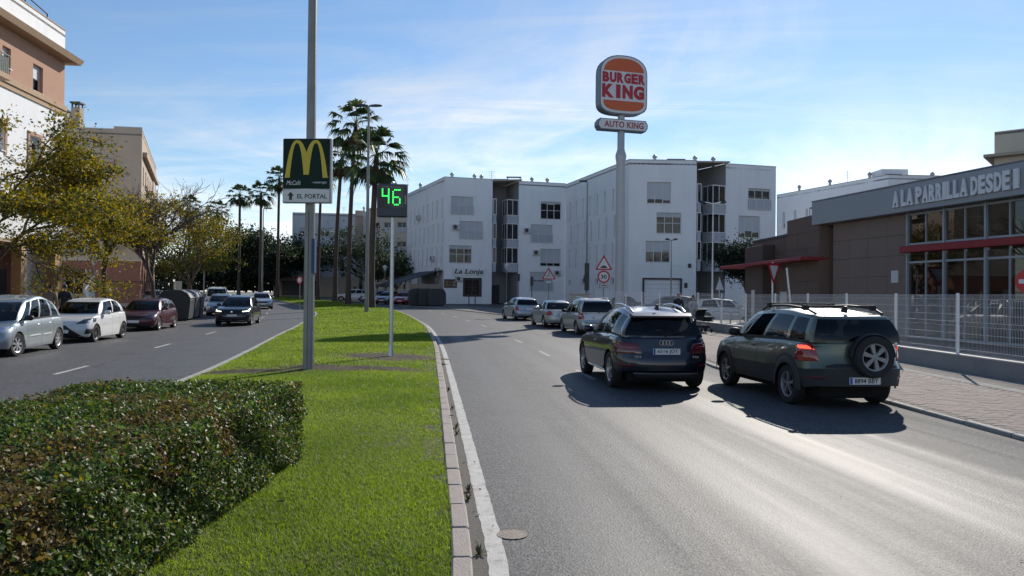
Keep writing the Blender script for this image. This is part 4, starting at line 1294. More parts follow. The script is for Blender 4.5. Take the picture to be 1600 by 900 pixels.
def yar_extra(root, S):
    heads([(0.42, 0.64), (0.82, 0.66), (0.82, 0.84), (0.62, 0.80)], m_clear_d, 0.35, (0.68, 0.84))(root, S)
    front_grille([(-0.66, 0.22), (0.66, 0.22), (0.14, 0.60), (-0.14, 0.60)])(root, S)
    for sd in (1, -1): front_grille([(sd * 0.68, 0.30), (sd * 0.84, 0.32), (sd * 0.84, 0.48), (sd * 0.74, 0.48)], name='fog_lamp_recess')(root, S)
build_car('hatchback_car', 'white hatchback with dark wheels parked second in the left row', 'car', (-15.32, 27.6, 0), (0.13, -0.991), p_white, shape_hatch(L=3.95, W=1.695, H=1.51, wb=2.51, shoulder=[(-2.0, 0.98), (-1.1, 0.97), (0.6, 0.90), (1.2, 0.86), (2.05, 0.72)]), glass=g_dark,
          style='ten', rim=m_rim_d, plate='', front_plate_z=0.40, extras=yar_extra, group='cars parked along the left kerb')
p_maroon = paint('maroon_paint', (0.085, 0.012, 0.022), 0.35, 0.32)
def leon_extra(root, S):
    heads([(0.46, 0.58), (0.82, 0.60), (0.82, 0.76), (0.60, 0.72)], m_clear_d, 0.30, (0.60, 0.76))(root, S)
    front_grille([(-0.28, 0.52), (0.28, 0.52), (0.36, 0.64), (-0.36, 0.64)])(root, S); front_grille(rect(-0.7, 0.7, 0.22, 0.33), name='air_intake')(root, S)
build_car('hatchback_car', 'maroon hatchback parked beside the dark waste containers', 'car', (-16.95, 35.8, 0), (0.16, -0.987), p_maroon, shape_hatch(L=4.32, W=1.77, H=1.45, wb=2.58, fo=0.88), glass=g_dark, style='five', plate='', front_plate_z=0.42, extras=leon_extra, group='cars parked along the left kerb')
# ---- oncoming black car with headlights on
p_black = paint('black_paint', (0.012, 0.013, 0.016), 0.2, 0.28)
def ib_extra(root, S):
    heads([(0.48, 0.68), (0.82, 0.72), (0.80, 0.82), (0.56, 0.80)], m_clear_d, 0.22, (0.70, 0.82))(root, S)
    for sd in (1, -1):
        patch_end(S, 1, [(sd * 0.50, 0.70), (sd * 0.80, 0.72), (sd * 0.78, 0.755), (sd * 0.52, 0.735)], 0.03, 3).build('lit_lamp', m_lit, root)
        patch_end(S, 1, [(sd * 0.72, 0.74), (sd * 0.80, 0.74), (sd * 0.78, 0.81), (sd * 0.74, 0.80)], 0.03, 3).build('lit_lamp', m_lit, root)
    front_grille([(-0.36, 0.60), (0.36, 0.60), (0.44, 0.76), (-0.44, 0.76)])(root, S); front_grille(rect(-0.7, 0.7, 0.28, 0.38), name='air_intake')(root, S)
    front_grille(rect(-0.6, 0.6, 0.24, 0.262), m_chrome, 'bumper_strip', 0.014)(root, S)
    e = MB(); p = S.end_pt(1, 0, 0.69); e.lathe([(0.055, 0.0), (0.05, 0.012), (0.001, 0.014)], 16, 'x', (p.x + 0.012, 0, 0.69)); e.build('emblem', m_chrome, root)
build_car('hatchback_car', 'black car with bright headlights coming towards us on the left carriageway', 'car', (-14.5, 40.8, 0), (0.17, -0.985), p_black, shape_suv(L=4.14, W=1.78, H=1.54, wb=2.57, fo=0.83, rw=0.32, sill=0.2, shoulder=[(-2.1, 0.95), (-1.1, 0.97), (0.6, 0.93), (1.2, 0.90), (2.1, 0.80)]), glass=g_dark, style='five', plate='', front_plate_z=0.52, extras=ib_extra)

# ---- farther cars on the left
p_grey = paint('grey_paint', (0.14, 0.15, 0.16), 0.4, 0.36)
def simple_front(root, S):
    heads([(0.46, S.zs(S.xn) - 0.13), (0.80, S.zs(S.xn) - 0.12), (0.80, S.zs(S.xn) - 0.01), (0.56, S.zs(S.xn) - 0.02)], m_clear, 0.22, (S.zs(S.xn) - 0.12, S.zs(S.xn) - 0.01))(root, S)
    front_grille(rect(-0.36, 0.36, 0.5, 0.62))(root, S)
build_car('hatchback_car', 'grey car parked behind the waste containers beside the oncoming black car', 'car', (-19.9, 52.6, 0), (0.30, -0.954), p_silver2, shape_hatch(), glass=g_dark, plate='', extras=simple_front, seats=False)
build_car('delivery_van', 'tall white van parked behind the grey car beyond the waste containers', 'van', (-23.6, 61.5, 0), (0.33, -0.944), p_white, shape_mpv(L=4.4, W=1.82, H=1.88, cowl=0.8, wst=1.35, wins=[(0.05, 0.36)], shoulder=[(-2.2, 1.05), (0.7, 1.05), (1.4, 0.98), (2.2, 0.85)], roof_end=0.12, rw_base=0.08), glass=g_dark, plate='', extras=simple_front, seats=False)
build_car('saloon_car', 'pale car with dark windscreen far up the left carriageway near the median lawn', 'car', (-22.0, 67.5, 0), (0.36, -0.93), p_silver, shape_sedan(), glass=g_dark, plate='', extras=simple_front, seats=False)
build_car('hatchback_car', 'white car parked up a side road between the beige block and the containers', 'car', (-33.2, 71.0, PZ), (0.36, -0.93), p_white, shape_hatch(), glass=g_dark, plate='', extras=simple_front, seats=False)
# ---- cars beside the bar terrace
p_red = paint('red_paint', (0.30, 0.015, 0.02), 0.1, 0.35)
build_car('hatchback_car', 'red car parked beside the black awning terrace', 'car', (-11.6, 84.0, PZ), (-0.2, -0.98), p_red, shape_hatch(), glass=g_dark, plate='', extras=simple_front, seats=False)
build_car('hatchback_car', 'dark car parked to the left of the red car by the awning', 'car', (-13.9, 86.0, PZ), (-0.2, -0.98), p_grey, shape_hatch(), glass=g_dark, plate='', extras=simple_front, seats=False)
build_car('sport_utility_car', 'white car seen between the palm trunks on the side street', 'car', (-19.8, 95.0, PZ), (-0.95, -0.2), p_white, shape_suv(), glass=g_dark, plate='', extras=simple_front, seats=False)
build_car('hatchback_car', 'grey car just right of the white one between the palm trunks', 'car', (-16.2, 93.0, PZ), (-0.9, -0.3), p_silver2, shape_hatch(), glass=g_dark, plate='', extras=simple_front, seats=False)
# ---- cars in the car park behind the fence
build_car('hatchback_car', 'white hatchback in the car park behind the mesh fence near the pram', 'car', (13.25, 47.6, 0.05), (0.97, -0.22), p_white, shape_hatch(L=4.35, H=1.48), glass=g_dark, plate='', extras=tails([(0.5, 0.7), (0.8, 0.7), (0.8, 0.86), (0.56, 0.84)], m_red_lens), seats=False)
build_car('estate_car', 'dark grey car behind the mesh fence left of the walking man', 'car', (11.1, 55.1, 0.05), (-0.99, 0.1), p_grey, shape_suv(L=4.6), glass=g_dark, plate='', extras=simple_front, seats=False)
build_car('saloon_car', 'dark saloon car behind the mesh fence next to the tall sign post', 'car', (8.84, 63.8, 0.05), (-0.97, 0.2), p_black, shape_sedan(), glass=g_dark, plate='', extras=simple_front, seats=False)
# ================================================================ BUILDINGS
m_white_wall = M('white_render', (0.84, 0.85, 0.86), 0.85, var=0.03, vscale=0.6, bump=0.15, bscale=30, dirt=(0.64, 0.65, 0.66), dirt_amt=0.5, dirt_scale=0.9, streak=0.12)
m_white_old = M('weathered_white_render', (0.56, 0.57, 0.58), 0.9, var=0.07, vscale=0.5, bump=0.2, bscale=20, dirt=(0.36, 0.36, 0.37), dirt_amt=0.7, dirt_scale=0.6, streak=0.15)
m_cream_wall = M('cream_render', (0.56, 0.50, 0.40), 0.9, var=0.05, vscale=0.6)
m_beige_wall = M('beige_render', (0.44, 0.36, 0.285), 0.9, var=0.05, vscale=0.5, bump=0.2, bscale=25, dirt=(0.30, 0.26, 0.22), dirt_amt=0.5, dirt_scale=0.4)
m_pale_panel = M('pale_beige_render', (0.52, 0.45, 0.37), 0.9, var=0.05, vscale=0.5)
m_pink_wall = M('salmon_brick_render', (0.46, 0.27, 0.19), 0.9, var=0.06, vscale=1.5, bump=0.2, bscale=30)
m_brick_base = M('red_brown_plinth', (0.23, 0.105, 0.075), 0.85, var=0.12, vscale=2.0, bump=0.3, bscale=25)
m_frame = M('white_window_frame', (0.68, 0.68, 0.68), 0.5, var=0.03)
m_frame_d = M('dark_window_frame', (0.045, 0.045, 0.05), 0.5, var=0.05)
m_shut = M('grey_white_roller_shutter', (0.52, 0.54, 0.57), 0.6, var=0.05, vscale=2)
m_panel = M('frosted_balcony_panel', (0.42, 0.45, 0.49), 0.35, var=0.05)
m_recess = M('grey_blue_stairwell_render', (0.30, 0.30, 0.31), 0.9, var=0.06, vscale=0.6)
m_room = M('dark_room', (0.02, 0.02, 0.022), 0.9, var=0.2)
g_win = glass_mat('window_glass', (0.55, 0.6, 0.62), 0.01, 1.5)
m_roof_flat = M('flat_roof', (0.34, 0.31, 0.28), 0.9, var=0.1, vscale=0.5)
m_metal = M('galvanised_steel', (0.40, 0.41, 0.42), 0.45, 0.6, var=0.08, vscale=3)
m_ac = M('air_conditioner_casing', (0.55, 0.55, 0.53), 0.6, var=0.04)
m_curtain = M('curtain', (0.45, 0.36, 0.30), 0.9, var=0.2, vscale=3)

def frame_T(p0, p1):
    """local frame of a facade: x along, y outwards, z up"""
    d = Vector((p1[0] - p0[0], p1[1] - p0[1], 0)); L = d.length; d.normalize()
    n = Vector((d.y, -d.x, 0))
    T = Matrix(((d.x, n.x, 0, p0[0]), (d.y, n.y, 0, p0[1]), (0, 0, 1, 0), (0, 0, 0, 1)))
    return T, L
def wall(root, p0, p1, z0, z1, holes, mat, depth=0.22, name='wall'):
    T, L = frame_T(p0, p1)
    mb = MB(T)
    us = sorted({0.0, L, *[v for h in holes for v in h[:2]]}); zs = sorted({z0, z1, *[v for h in holes for v in h[2:4]]})
    for a, b in zip(us, us[1:]):
        for c, d in zip(zs, zs[1:]):
            um, zm = (a + b) / 2, (c + d) / 2
            if any(h[0] < um < h[1] and h[2] < zm < h[3] for h in holes): continue
            mb.quad((a, 0, c), (b, 0, c), (b, 0, d), (a, 0, d))
    for u0, u1, c, d in [h[:4] for h in holes]:
        mb.quad((u0, 0, c), (u0, -depth, c), (u0, -depth, d), (u0, 0, d)); mb.quad((u1, 0, c), (u1, 0, d), (u1, -depth, d), (u1, -depth, c))
        mb.quad((u0, 0, c), (u1, 0, c), (u1, -depth, c), (u0, -depth, c)); mb.quad((u0, 0, d), (u0, -depth, d), (u1, -depth, d), (u1, 0, d))
    return mb.build(name, mat, root, world=True), T
def window(root, T, u0, u1, z0, z1, kind='open', cols=3, closed=0.0, rail=False, depth=0.22, curtain=False, frame=None, rows=2):
    """window part; pane, shutter and railing are its sub-parts"""
    frame = frame or m_frame
    d = -depth
    f = MB(T); fw = 0.055
    f.box(u0, u1, d - 0.02, d + 0.05, z0, z0 + fw); f.box(u0, u1, d - 0.02, d + 0.05, z1 - fw, z1)
    f.box(u0, u0 + fw, d - 0.02, d + 0.05, z0 + fw, z1 - fw); f.box(u1 - fw, u1, d - 0.02, d + 0.05, z0 + fw, z1 - fw)
    for k in range(1, cols):
        u = lerp(u0, u1, k / cols); f.box(u - 0.035, u + 0.035, d - 0.015, d + 0.045, z0 + fw, z1 - fw)
    zmid = lerp(z0, z1, 0.5)
    if rows == 2 and (z1 - z0) > 1.5 and u1 - u0 > 1.0:
        for k in range(cols): 
            f.box(lerp(u0, u1, k / cols) + fw, lerp(u0, u1, (k + 1) / cols) - fw, d - 0.01, d + 0.04, zmid - 0.03, zmid + 0.03)
    # sill and dark room box behind
    f.box(u0 - 0.06, u1 + 0.06, 0.002, 0.07, z0 - 0.06, z0 - 0.004)
    w = f.build('window', frame, root, world=True)
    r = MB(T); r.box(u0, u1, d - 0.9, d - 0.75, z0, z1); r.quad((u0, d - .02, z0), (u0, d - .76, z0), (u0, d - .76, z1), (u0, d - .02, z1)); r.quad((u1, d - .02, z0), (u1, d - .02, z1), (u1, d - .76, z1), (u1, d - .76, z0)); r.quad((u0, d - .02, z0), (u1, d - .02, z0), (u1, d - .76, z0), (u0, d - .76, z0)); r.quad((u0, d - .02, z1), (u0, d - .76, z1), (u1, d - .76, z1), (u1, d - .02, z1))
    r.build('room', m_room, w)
    zc = z1 - (z1 - z0) * closed
    if closed < 0.98:
        for k in range(cols):
            a, b = lerp(u0, u1, k / cols) + 0.04, lerp(u0, u1, (k + 1) / cols) - 0.04
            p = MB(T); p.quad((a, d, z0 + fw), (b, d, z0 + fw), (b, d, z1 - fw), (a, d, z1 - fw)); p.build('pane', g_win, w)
        if curtain:
            for k in range(cols):
                a, b = lerp(u0, u1, k / cols) + 0.05, lerp(u0, u1, (k + 1) / cols) - 0.05
                P = []; n = 14
                for i in range(n + 1):
                    for z in (z0 + 0.06, lerp(z0, z1, random.uniform(0.55, 0.95)) if i == 0 else P[1][2]):
                        P.append((lerp(a, b, i / n), d - 0.12 + 0.03 * math.sin(i * 2.4), z))
                c = MB(T); c.add(P, [(2 * i, 2 * i + 2, 2 * i + 3, 2 * i + 1) for i in range(n)]); c.build('curtain', m_curtain, w)
    if closed > 0.02:
        if cols == 3:
            for k in range(3):
                zz = zc + (random.choice((0, 0, 0, 0.12, -0.10)) if closed < 0.97 else 0); zz = max(z0 + 0.02, zz)
                a, b = lerp(u0, u1, k / 3) + 0.02, lerp(u0, u1, (k + 1) / 3) - 0.02
                s = MB(T); n = 16
                P = []
                for i in range(n + 1):
                    z = lerp(zz, z1, i / n); P += [(a, d + 0.055 + (0.008 if i % 2 else 0), z), (b, d + 0.055 + (0.008 if i % 2 else 0), z)]
                s.add(P, [(2 * i, 2 * i + 1, 2 * i + 3, 2 * i + 2) for i in range(n)]); s.build('shutter', m_shut, w)
        else:
            s = MB(T); s.box(u0 + 0.02, u1 - 0.02, d + 0.05, d + 0.065, zc, z1); s.build('shutter', m_shut, w)
    if rail:
        zr = z0 + (z1 - z0) * 0.46
        r = MB(T)
        r.box(u0 - 0.05, u1 + 0.05, 0.10, 0.14, zr - 0.04, zr); r.box(u0 - 0.05, u1 + 0.05, 0.10, 0.14, z0 - 0.09, z0 - 0.05)
        for k in range(4):
            u = lerp(u0, u1, k / 3); r.box(u - 0.03, u + 0.03, 0.102, 0.138, z0 - 0.05, zr - 0.04)
        for u in (u0, u1): r.box(u - 0.02, u + 0.02, 0.0, 0.10, zr - 0.05, zr - 0.02); r.box(u - 0.02, u + 0.02, 0.0, 0.10, z0 - 0.09, z0 - 0.06)
        r.build('railing', m_frame, w)
        for k in range(3):
            p = MB(T); p.box(lerp(u0, u1, k / 3) + 0.035, lerp(u0, u1, (k + 1) / 3) - 0.035, 0.112, 0.128, z0 - 0.045, zr - 0.045); p.build('balcony_panel', m_panel, w)
    return w
def ac_unit(root, T, u, z, w=0.8, h=0.6):
    a = MB(T); a.bbox(u - w / 2, u + w / 2, 0.06, 0.38, z - h / 2, z + h / 2, 0.02)
    o = a.build('air_conditioner', m_ac, root, world=True)
    b = MB(T); b.lathe([(h * 0.40, 0.386), (h * 0.36, 0.392), (0.02, 0.388)], 18, 'y', (u - w * 0.1, 0, z)); b.build('fan_grille', m_frame_d, o)
    c = MB(T); c.box(u - w * 0.4, u - w * 0.36, 0.0, 0.36, z - h / 2 - 0.06, z - h / 2 - 0.004); c.box(u + w * 0.36, u + w * 0.4, 0.0, 0.36, z - h / 2 - 0.06, z - h / 2 - 0.004); c.build('bracket', m_metal, o)['kind'] = 'stuff'
def roof_bits(root, pts):
    for x, y, z, k in pts:
        b = MB()
        if k == 'vent': b.tube([(x, y, z - 0.3), (x, y, z + 0.5)], 0.16, 8); b.lathe([(0.26, 0.5), (0.22, 0.7), (0.05, 0.85)], 10, 'z', (x, y, z), caps=True); b.build('roof_vent', m_metal, root, world=True)
        elif k == 'panel': 
            b.box(x - 0.9, x + 0.9, y - 0.4, y + 0.4, z + 0.30, z + 0.36); b.box(x - 0.8, x - 0.7, y - .3, y + .3, z - .3, z + .3); b.box(x + 0.7, x + 0.8, y - .3, y + .3, z - .3, z + .3); b.build('solar_heater', m_frame_d, root, world=True)
        else:
            b.tube([(x, y, z - 0.3), (x, y, z + 1.5)], 0.025, 5)
            for i, w in enumerate((0.5, 0.4, 0.3, 0.45)): b.tube([(x - w, y, z + 0.7 + 0.22 * i), (x + w, y, z + 0.7 + 0.22 * i)], 0.012, 4)
            b.build('roof_antenna', m_metal, root, world=True)
def slab(root, poly, z0, z1, mat, name='roof'):
    b = MB(); b.prism(poly, z0, z1); return b.build(name, mat, root, world=True)
def coping(root, pts, z, mat=None, name='parapet_coping', w=0.16):
    for p0, p1 in zip(pts, pts[1:]):
        T, L = frame_T(p0, p1); b = MB(T); b.box(-0.02, L + 0.02, -w, 0.035, z, z + 0.07); b.build(name, mat or m_metal, root, world=True)
ZB = -0.7
def slit_facade(root, p0, p1, top, us, mat, seed, wid=0.46, floors=((10.3, 12.4), (7.5, 9.6), (4.7, 6.8)), low=True, extra=()):
    rnd = random.Random(seed)
    holes = []
    for fi, (a, b) in enumerate(floors):
        for u in us:
            uu = u + (0.5 if fi == 1 else 0.0)
            holes.append((uu - wid / 2, uu + wid / 2, a, b))
    if low:
        for u in us[::2]: holes.append((u - 0.4, u + 0.4, 2.6, 3.2))
    w, T = wall(root, p0, p1, ZB, top, holes, mat, 0.24)
    for i, h in enumerate(holes):
        window(root, T, *h[:4], cols=1, closed=rnd.choice((0.72, 0.72, 0.95, 0.55, 0.8)) if h[3] - h[2] > 1 else 0.0, depth=0.24)
    return T

# ---- white apartment block with the bar on its ground floor
TOP = 14.75
b1 = thing('apartment_block', 'white four-storey apartment block with a bar sign on its ground floor', 'building', (-1, 95, ZB))
A, B, C, D, E_ = (-14.4, 104.7), (-7.9, 88.7), (-2.4, 90.3), (0.7, 91.5), (6.4, 93.2)
T = slit_facade(b1, A, B, TOP, [2.0 + 2.05 * k for k in range(8)], m_white_wall, 3)
ac_unit(b1, T, 6.6, 11.0); ac_unit(b1, T, 13.1, 5.5); ac_unit(b1, T, 15.2, 3.9, 1.0, 0.9)
hs = [(0.76, 3.42, 10.6, 12.6), (1.8, 4.6, 7.75, 9.75), (0.62, 3.3, 4.85, 6.9), (2.5, 4.3, 1.15, 2.95)]
w, T = wall(b1, B, C, ZB, TOP, hs, m_white_wall)
window(b1, T, *hs[0], closed=0.55, rail=True); window(b1, T, *hs[1], closed=0.6, rail=True); window(b1, T, *hs[2], closed=0.2, curtain=True)
wl = window(b1, T, *hs[3], cols=2, frame=m_frame_d)
gr = MB(T)
for k in range(9): gr.box(2.52 + k * 0.22, 2.54 + k * 0.22, 0.01, 0.03, 1.15, 2.95)
for k in range(5): gr.box(2.5, 4.3, 0.03, 0.05, 1.25 + k * 0.38, 1.28 + k * 0.38)
gr.build('window_grille', m_frame_d, wl)
sur = MB(T); sur.box(2.28, 2.5, 0.003, 0.06, 0.95, 3.15); sur.box(4.3, 4.52, 0.003, 0.06, 0.95, 3.15); sur.box(2.5, 4.3, 0.003, 0.06, 2.95, 3.15); sur.box(2.5, 4.3, 0.003, 0.06, 0.95, 1.15); sur.build('window_surround', m_frame_d, wl)
ac_unit(b1, T, 1.3, 9.0); ac_unit(b1, T, 1.75, 3.0, 0.8, 0.55)
bs = MB(T); bs.bbox(1.0, 4.95, 0.02, 0.10, 3.38, 4.22, 0.02); bsg = bs.build('bar_sign_board', M('sign_board_white', (0.74, 0.74, 0.74), 0.5, var=0.03), b1, world=True)
ang = math.atan2(C[1] - B[1], C[0] - B[0])
ltr = link('lettering', text_mesh('La Lonja', 3.4, 0.74, 0.02, M('sign_ink_black', (0.015, 0.015, 0.02), 0.5, var=0), bold=0.02, shear=0.22), bsg)
ltr.matrix_parent_inverse = Matrix.Identity(4)
pt = T @ Vector((2.95, 0.115, 3.80)); ltr.location = pt; ltr.rotation_euler = (0, 0, ang)
mb_ = MB(T); mb_.box(0.05, 1.55, 0.01, 0.07, 1.95, 2.95); mn = mb_.build('menu_board', m_frame_d, b1, world=True)
for i in range(6):
    q = MB(T); u = 0.2 + (i % 3) * 0.43; z = 2.12 + (i // 3) * 0.36; q.box(u, u + 0.34, 0.072, 0.078, z, z + 0.26)
    q.build('menu_picture', M('menu_picture_%d' % (i % 3), ((0.30, 0.16, 0.06), (0.16, 0.09, 0.05), (0.34, 0.26, 0.14))[i % 3], 0.5, var=0.5, vscale=12), mn)
tr = MB(T); tr.box(0.0, 5.7, 0.004, 0.03, 4.42, 4.50); tr.build('string_course', m_white_wall, b1, world=True)
# recessed stairwell
def stairwell(root, p0, p1, top, dep, side_mat):
    T, L = frame_T(p0, p1)
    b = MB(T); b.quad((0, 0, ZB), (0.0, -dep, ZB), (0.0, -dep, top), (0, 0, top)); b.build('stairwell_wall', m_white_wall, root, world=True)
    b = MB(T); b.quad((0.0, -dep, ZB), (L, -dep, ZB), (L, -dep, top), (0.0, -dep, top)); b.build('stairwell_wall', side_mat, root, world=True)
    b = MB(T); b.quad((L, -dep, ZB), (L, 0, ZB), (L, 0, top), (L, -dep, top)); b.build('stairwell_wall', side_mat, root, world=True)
    b = MB(T); b.add([(-0.05, 0.15, top - 0.02), (L + 0.3, 0.3, top + 0.25), (L + 0.3, -dep - 1, top + 0.25), (-0.05, -dep - 1, top - 0.02), (-0.05, 0.15, top - 0.18), (L + 0.3, 0.3, top + 0.1), (L + 0.3, -dep - 1, top + 0.1), (-0.05, -dep - 1, top - 0.18)],
                     [(0, 1, 2, 3), (7, 6, 5, 4), (0, 4, 5, 1), (1, 5, 6, 2), (2, 6, 7, 3), (3, 7, 4, 0)]); b.build('stairwell_canopy', M('canopy_beige', (0.46, 0.40, 0.32), 0.8), root, world=True)
    for zf in (10.6, 7.75, 4.9):
        # glazed corner bays that face the stairwell
        for (u0, u1, d0, d1) in ((L * 0.02, L * 0.16, -0.6, 0.03), (L * 0.55, L * 0.99, -1.6, 0.03)):
            f = MB(T)
            for z in (zf, zf + 1.85): f.box(u0, u1, d0, d1, z, z + 0.1)
            n = 1 if u1 - u0 < 1 else 2
            for k in range(n + 1):
                u = lerp(u0, u1 - 0.07, k / n); f.box(u, u + 0.07, d1 - 0.07, d1 - 0.004, zf + 0.1, zf + 1.85)
            for k in range(2):
                d = lerp(d0, d1 - 0.08, k / 2); f.box(u0 + 0.003, u0 + 0.07, d, d + 0.07, zf + 0.1, zf + 1.85)
            w = f.build('corner_window', m_frame, root, world=True)
            g = MB(T); g.quad((u0, d1 - 0.04, zf + 0.1), (u1, d1 - 0.04, zf + 0.1), (u1, d1 - 0.04, zf + 1.85), (u0, d1 - 0.04, zf + 1.85)); g.build('pane', g_win, w)
            g = MB(T); g.quad((u0 + 0.03, d0, zf + 0.1), (u0 + 0.03, d1 - 0.05, zf + 0.1), (u0 + 0.03, d1 - 0.05, zf + 1.85), (u0 + 0.03, d0, zf + 1.85)); g.build('pane', g_win, w)
            g = MB(T); g.box(u0 + 0.06, u1 - 0.02, d0 + 0.01, d1 - 0.05, zf - 1.0, zf - 0.004); g.build('bay_panel', M('bay_panel_blue_grey', (0.44, 0.46, 0.50), 0.7), w)
    dm = MB(T); dm.box(L * 0.35, L * 0.75, -dep + 0.004, -dep + 0.08, ZB + 0.12, 2.4); dm.build('entrance_door', m_frame_d, root, world=True)
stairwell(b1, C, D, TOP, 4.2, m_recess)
hs = [(2.8, 5.4, 10.4, 12.5), (1.55, 4.3, 7.6, 9.7), (2.8, 5.4, 4.7, 6.8), (1.5, 4.4, 1.8, 4.0)]
w, T = wall(b1, D, E_, ZB, TOP, hs, m_white_wall)
window(b1, T, *hs[0], closed=0.12); window(b1, T, *hs[1], closed=0.55, rail=True); window(b1, T, *hs[2], closed=0.82); window(b1, T, *hs[3], closed=0.45, rail=True)
ac_unit(b1, T, 1.0, 8.9); ac_unit(b1, T, 2.2, 6.3); ac_unit(b1, T, 4.9, 3.9)
slab(b1, [A, B, (-2.0, 96), (0.6, 96.5), D, E_, (8, 104), (0, 112)], TOP - 0.45, TOP - 0.3, m_roof_flat)
coping(b1, [A, B, C], TOP); coping(b1, [D, E_], TOP)
roof_bits(b1, [(-12.0, 99.5, TOP, 'vent'), (-7.2, 90.5, TOP, 'vent'), (-4.6, 91.5, TOP, 'vent'), (-3.8, 92, TOP, 'vent'), (-2.6, 93, TOP, 'antenna'), (-1.5, 92.5, TOP, 'panel'), (0.1, 92.5, TOP + .3, 'panel'), (2.3, 93.5, TOP, 'vent'), (4.2, 94, TOP, 'vent')])

# ---- second white block, nearer
b2 = thing('apartment_block', 'white apartment block with a garage door standing behind the tall pole sign', 'building', (15, 84, ZB))
F_, G_, H_, I_ = (11.4, 75.4), (18.1, 75.6), (21.4, 77.2), (27.0, 78.8)
T = slit_facade(b2, (E_[0] + 0.004, E_[1]), F_, TOP, [1.6 + 2.15 * k for k in range(8)], m_white_wall, 8)
ac_unit(b2, T, 16.9, 9.0); ac_unit(b2, T, 17.0, 5.6, 0.7, 0.6); ac_unit(b2, T, 7.8, 3.2, 0.5, 1.3)
hs = [(1.8, 4.15, 10.5, 12.6), (2.75, 5.2, 7.55, 9.6), (1.7, 4.1, 4.7, 6.8), (1.6, 5.1, 0.12, 3.0)]
w, T = wall(b2, F_, G_, ZB, TOP, hs, m_white_wall)
window(b2, T, *hs[0], closed=0.80); window(b2, T, *hs[1], closed=0.22, curtain=True); window(b2, T, *hs[2], closed=0.5, curtain=True)
gd = MB(T); gd.box(1.6, 5.1, -0.16, -0.1, 0.12, 3.0)
gdo = gd.build('garage_door', m_white_old, b2, world=True)
for k in range(7):
    q = MB(T); q.box(1.63, 5.07, -0.1, -0.07, 0.16 + k * 0.4, 0.52 + k * 0.4); q.build('garage_panel', m_white_wall, gdo)
q = MB(T); q.box(1.4, 5.3, 0.004, 0.12, 3.02, 3.16); q.box(1.4, 1.58, 0.004, 0.10, 0.1, 3.016); q.box(5.12, 5.3, 0.004, 0.10, 0.1, 3.016); q.build('garage_surround', m_frame_d, b2, world=True)
q = MB(T); q.box(5.55, 5.85, 0.01, 0.06, 2.2, 2.7); q.build('wall_notice', m_frame_d, b2, world=True)
q = MB(T); q.box(5.9, 6.2, 0.01, 0.12, 4.2, 4.6); q.build('wall_lamp', m_frame_d, b2, world=True)
q = MB(T); q.box(0.0, 6.7, 0.004, 0.03, 4.42, 4.50); q.build('string_course', m_white_wall, b2, world=True)
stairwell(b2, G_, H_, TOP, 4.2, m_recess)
hs = [(2.6, 5.2, 10.35, 12.45), (1.5, 4.0, 7.4, 9.6), (2.6, 5.2, 4.7, 6.8)]
w, T = wall(b2, H_, I_, ZB, TOP, hs, m_white_wall)
window(b2, T, *hs[0], closed=0.12, rail=True, curtain=True); window(b2, T, *hs[1], closed=0.75); window(b2, T, *hs[2], closed=0.6)
wall(b2, I_, (27.6, 96), ZB, TOP, [], m_white_wall)
slab(b2, [E_, F_, G_, (18.5, 82), (21, 83), H_, I_, (27.6, 96), (12, 100)], TOP - 0.45, TOP - 0.3, m_roof_flat)
coping(b2, [E_, F_, G_], TOP); coping(b2, [H_, I_, (27.6, 96)], TOP)
roof_bits(b2, [(14.2, 77, TOP, 'vent'), (16.3, 77, TOP, 'panel'), (18.6, 78.5, TOP + .2, 'vent'), (20.6, 79, TOP + .2, 'vent')])

# ---- third white block behind the restaurant
b3 = thing('apartment_block', 'white apartment block seen above the dark brown restaurant roof', 'building', (41, 92, ZB))
J, K_, Lp = (34.6, 100.6), (40.7, 83.2), (47.2, 83.6)
T = slit_facade(b3, J, K_, TOP, [1.4 + 2.15 * k for k in range(8)], m_white_wall, 21, low=False)
wall(b3, K_, Lp, ZB, TOP, [], m_white_wall); wall(b3, Lp, (53, 90), ZB, TOP, [], m_cream_wall)
slab(b3, [J, K_, Lp, (53, 90), (50, 108)], TOP - 0.45, TOP - 0.3, m_roof_flat); coping(b3, [J, K_, Lp, (53, 90)], TOP)
roof_bits(b3, [(36.2, 97, TOP, 'vent'), (38.0, 92, TOP, 'vent'), (39.0, 89.5, TOP, 'antenna'), (40.2, 86.5, TOP, 'vent'), (42.0, 85, TOP, 'panel'), (47.0, 86, TOP, 'vent')])
q = MB(); q.bbox(40.6, 43.6, 84.6, 87, TOP - 0.3, TOP + 0.9, 0.05); q.build('lift_housing', m_white_wall, b3, world=True)
# ---- pale block at the far right edge
b4 = thing('apartment_block', 'pale block with a flat cornice rising behind the grill restaurant at the right edge', 'building', (46, 75, ZB))
z0 = 15.95
P4 = [(42.2, 68.0), (42.4, 67.8), (50.0, 60.0)]
wall(b4, (42.4, 67.6), (52.0, 58.5), ZB, 16.2, [(1.6, 5.0, 9.4, 13.3)], m_cream_wall)
T4, _ = frame_T((42.4, 67.6), (52.0, 58.5)); window(b4, T4, 1.6, 5.0, 9.4, 13.3, closed=0.9)
wall(b4, (51.0, 79.6), (42.4, 67.6), ZB, 16.2, [], m_cream_wall)
slab(b4, [(41.3, 67.4), (51.6, 57.4), (56, 60), (56, 78), (50.0, 78)], 13.9, 14.15, m_beige_wall, 'cornice'); slab(b4, [(42.4, 67.6), (52.0, 58.5), (56, 78), (51, 79)], 15.9, 16.1, m_roof_flat)

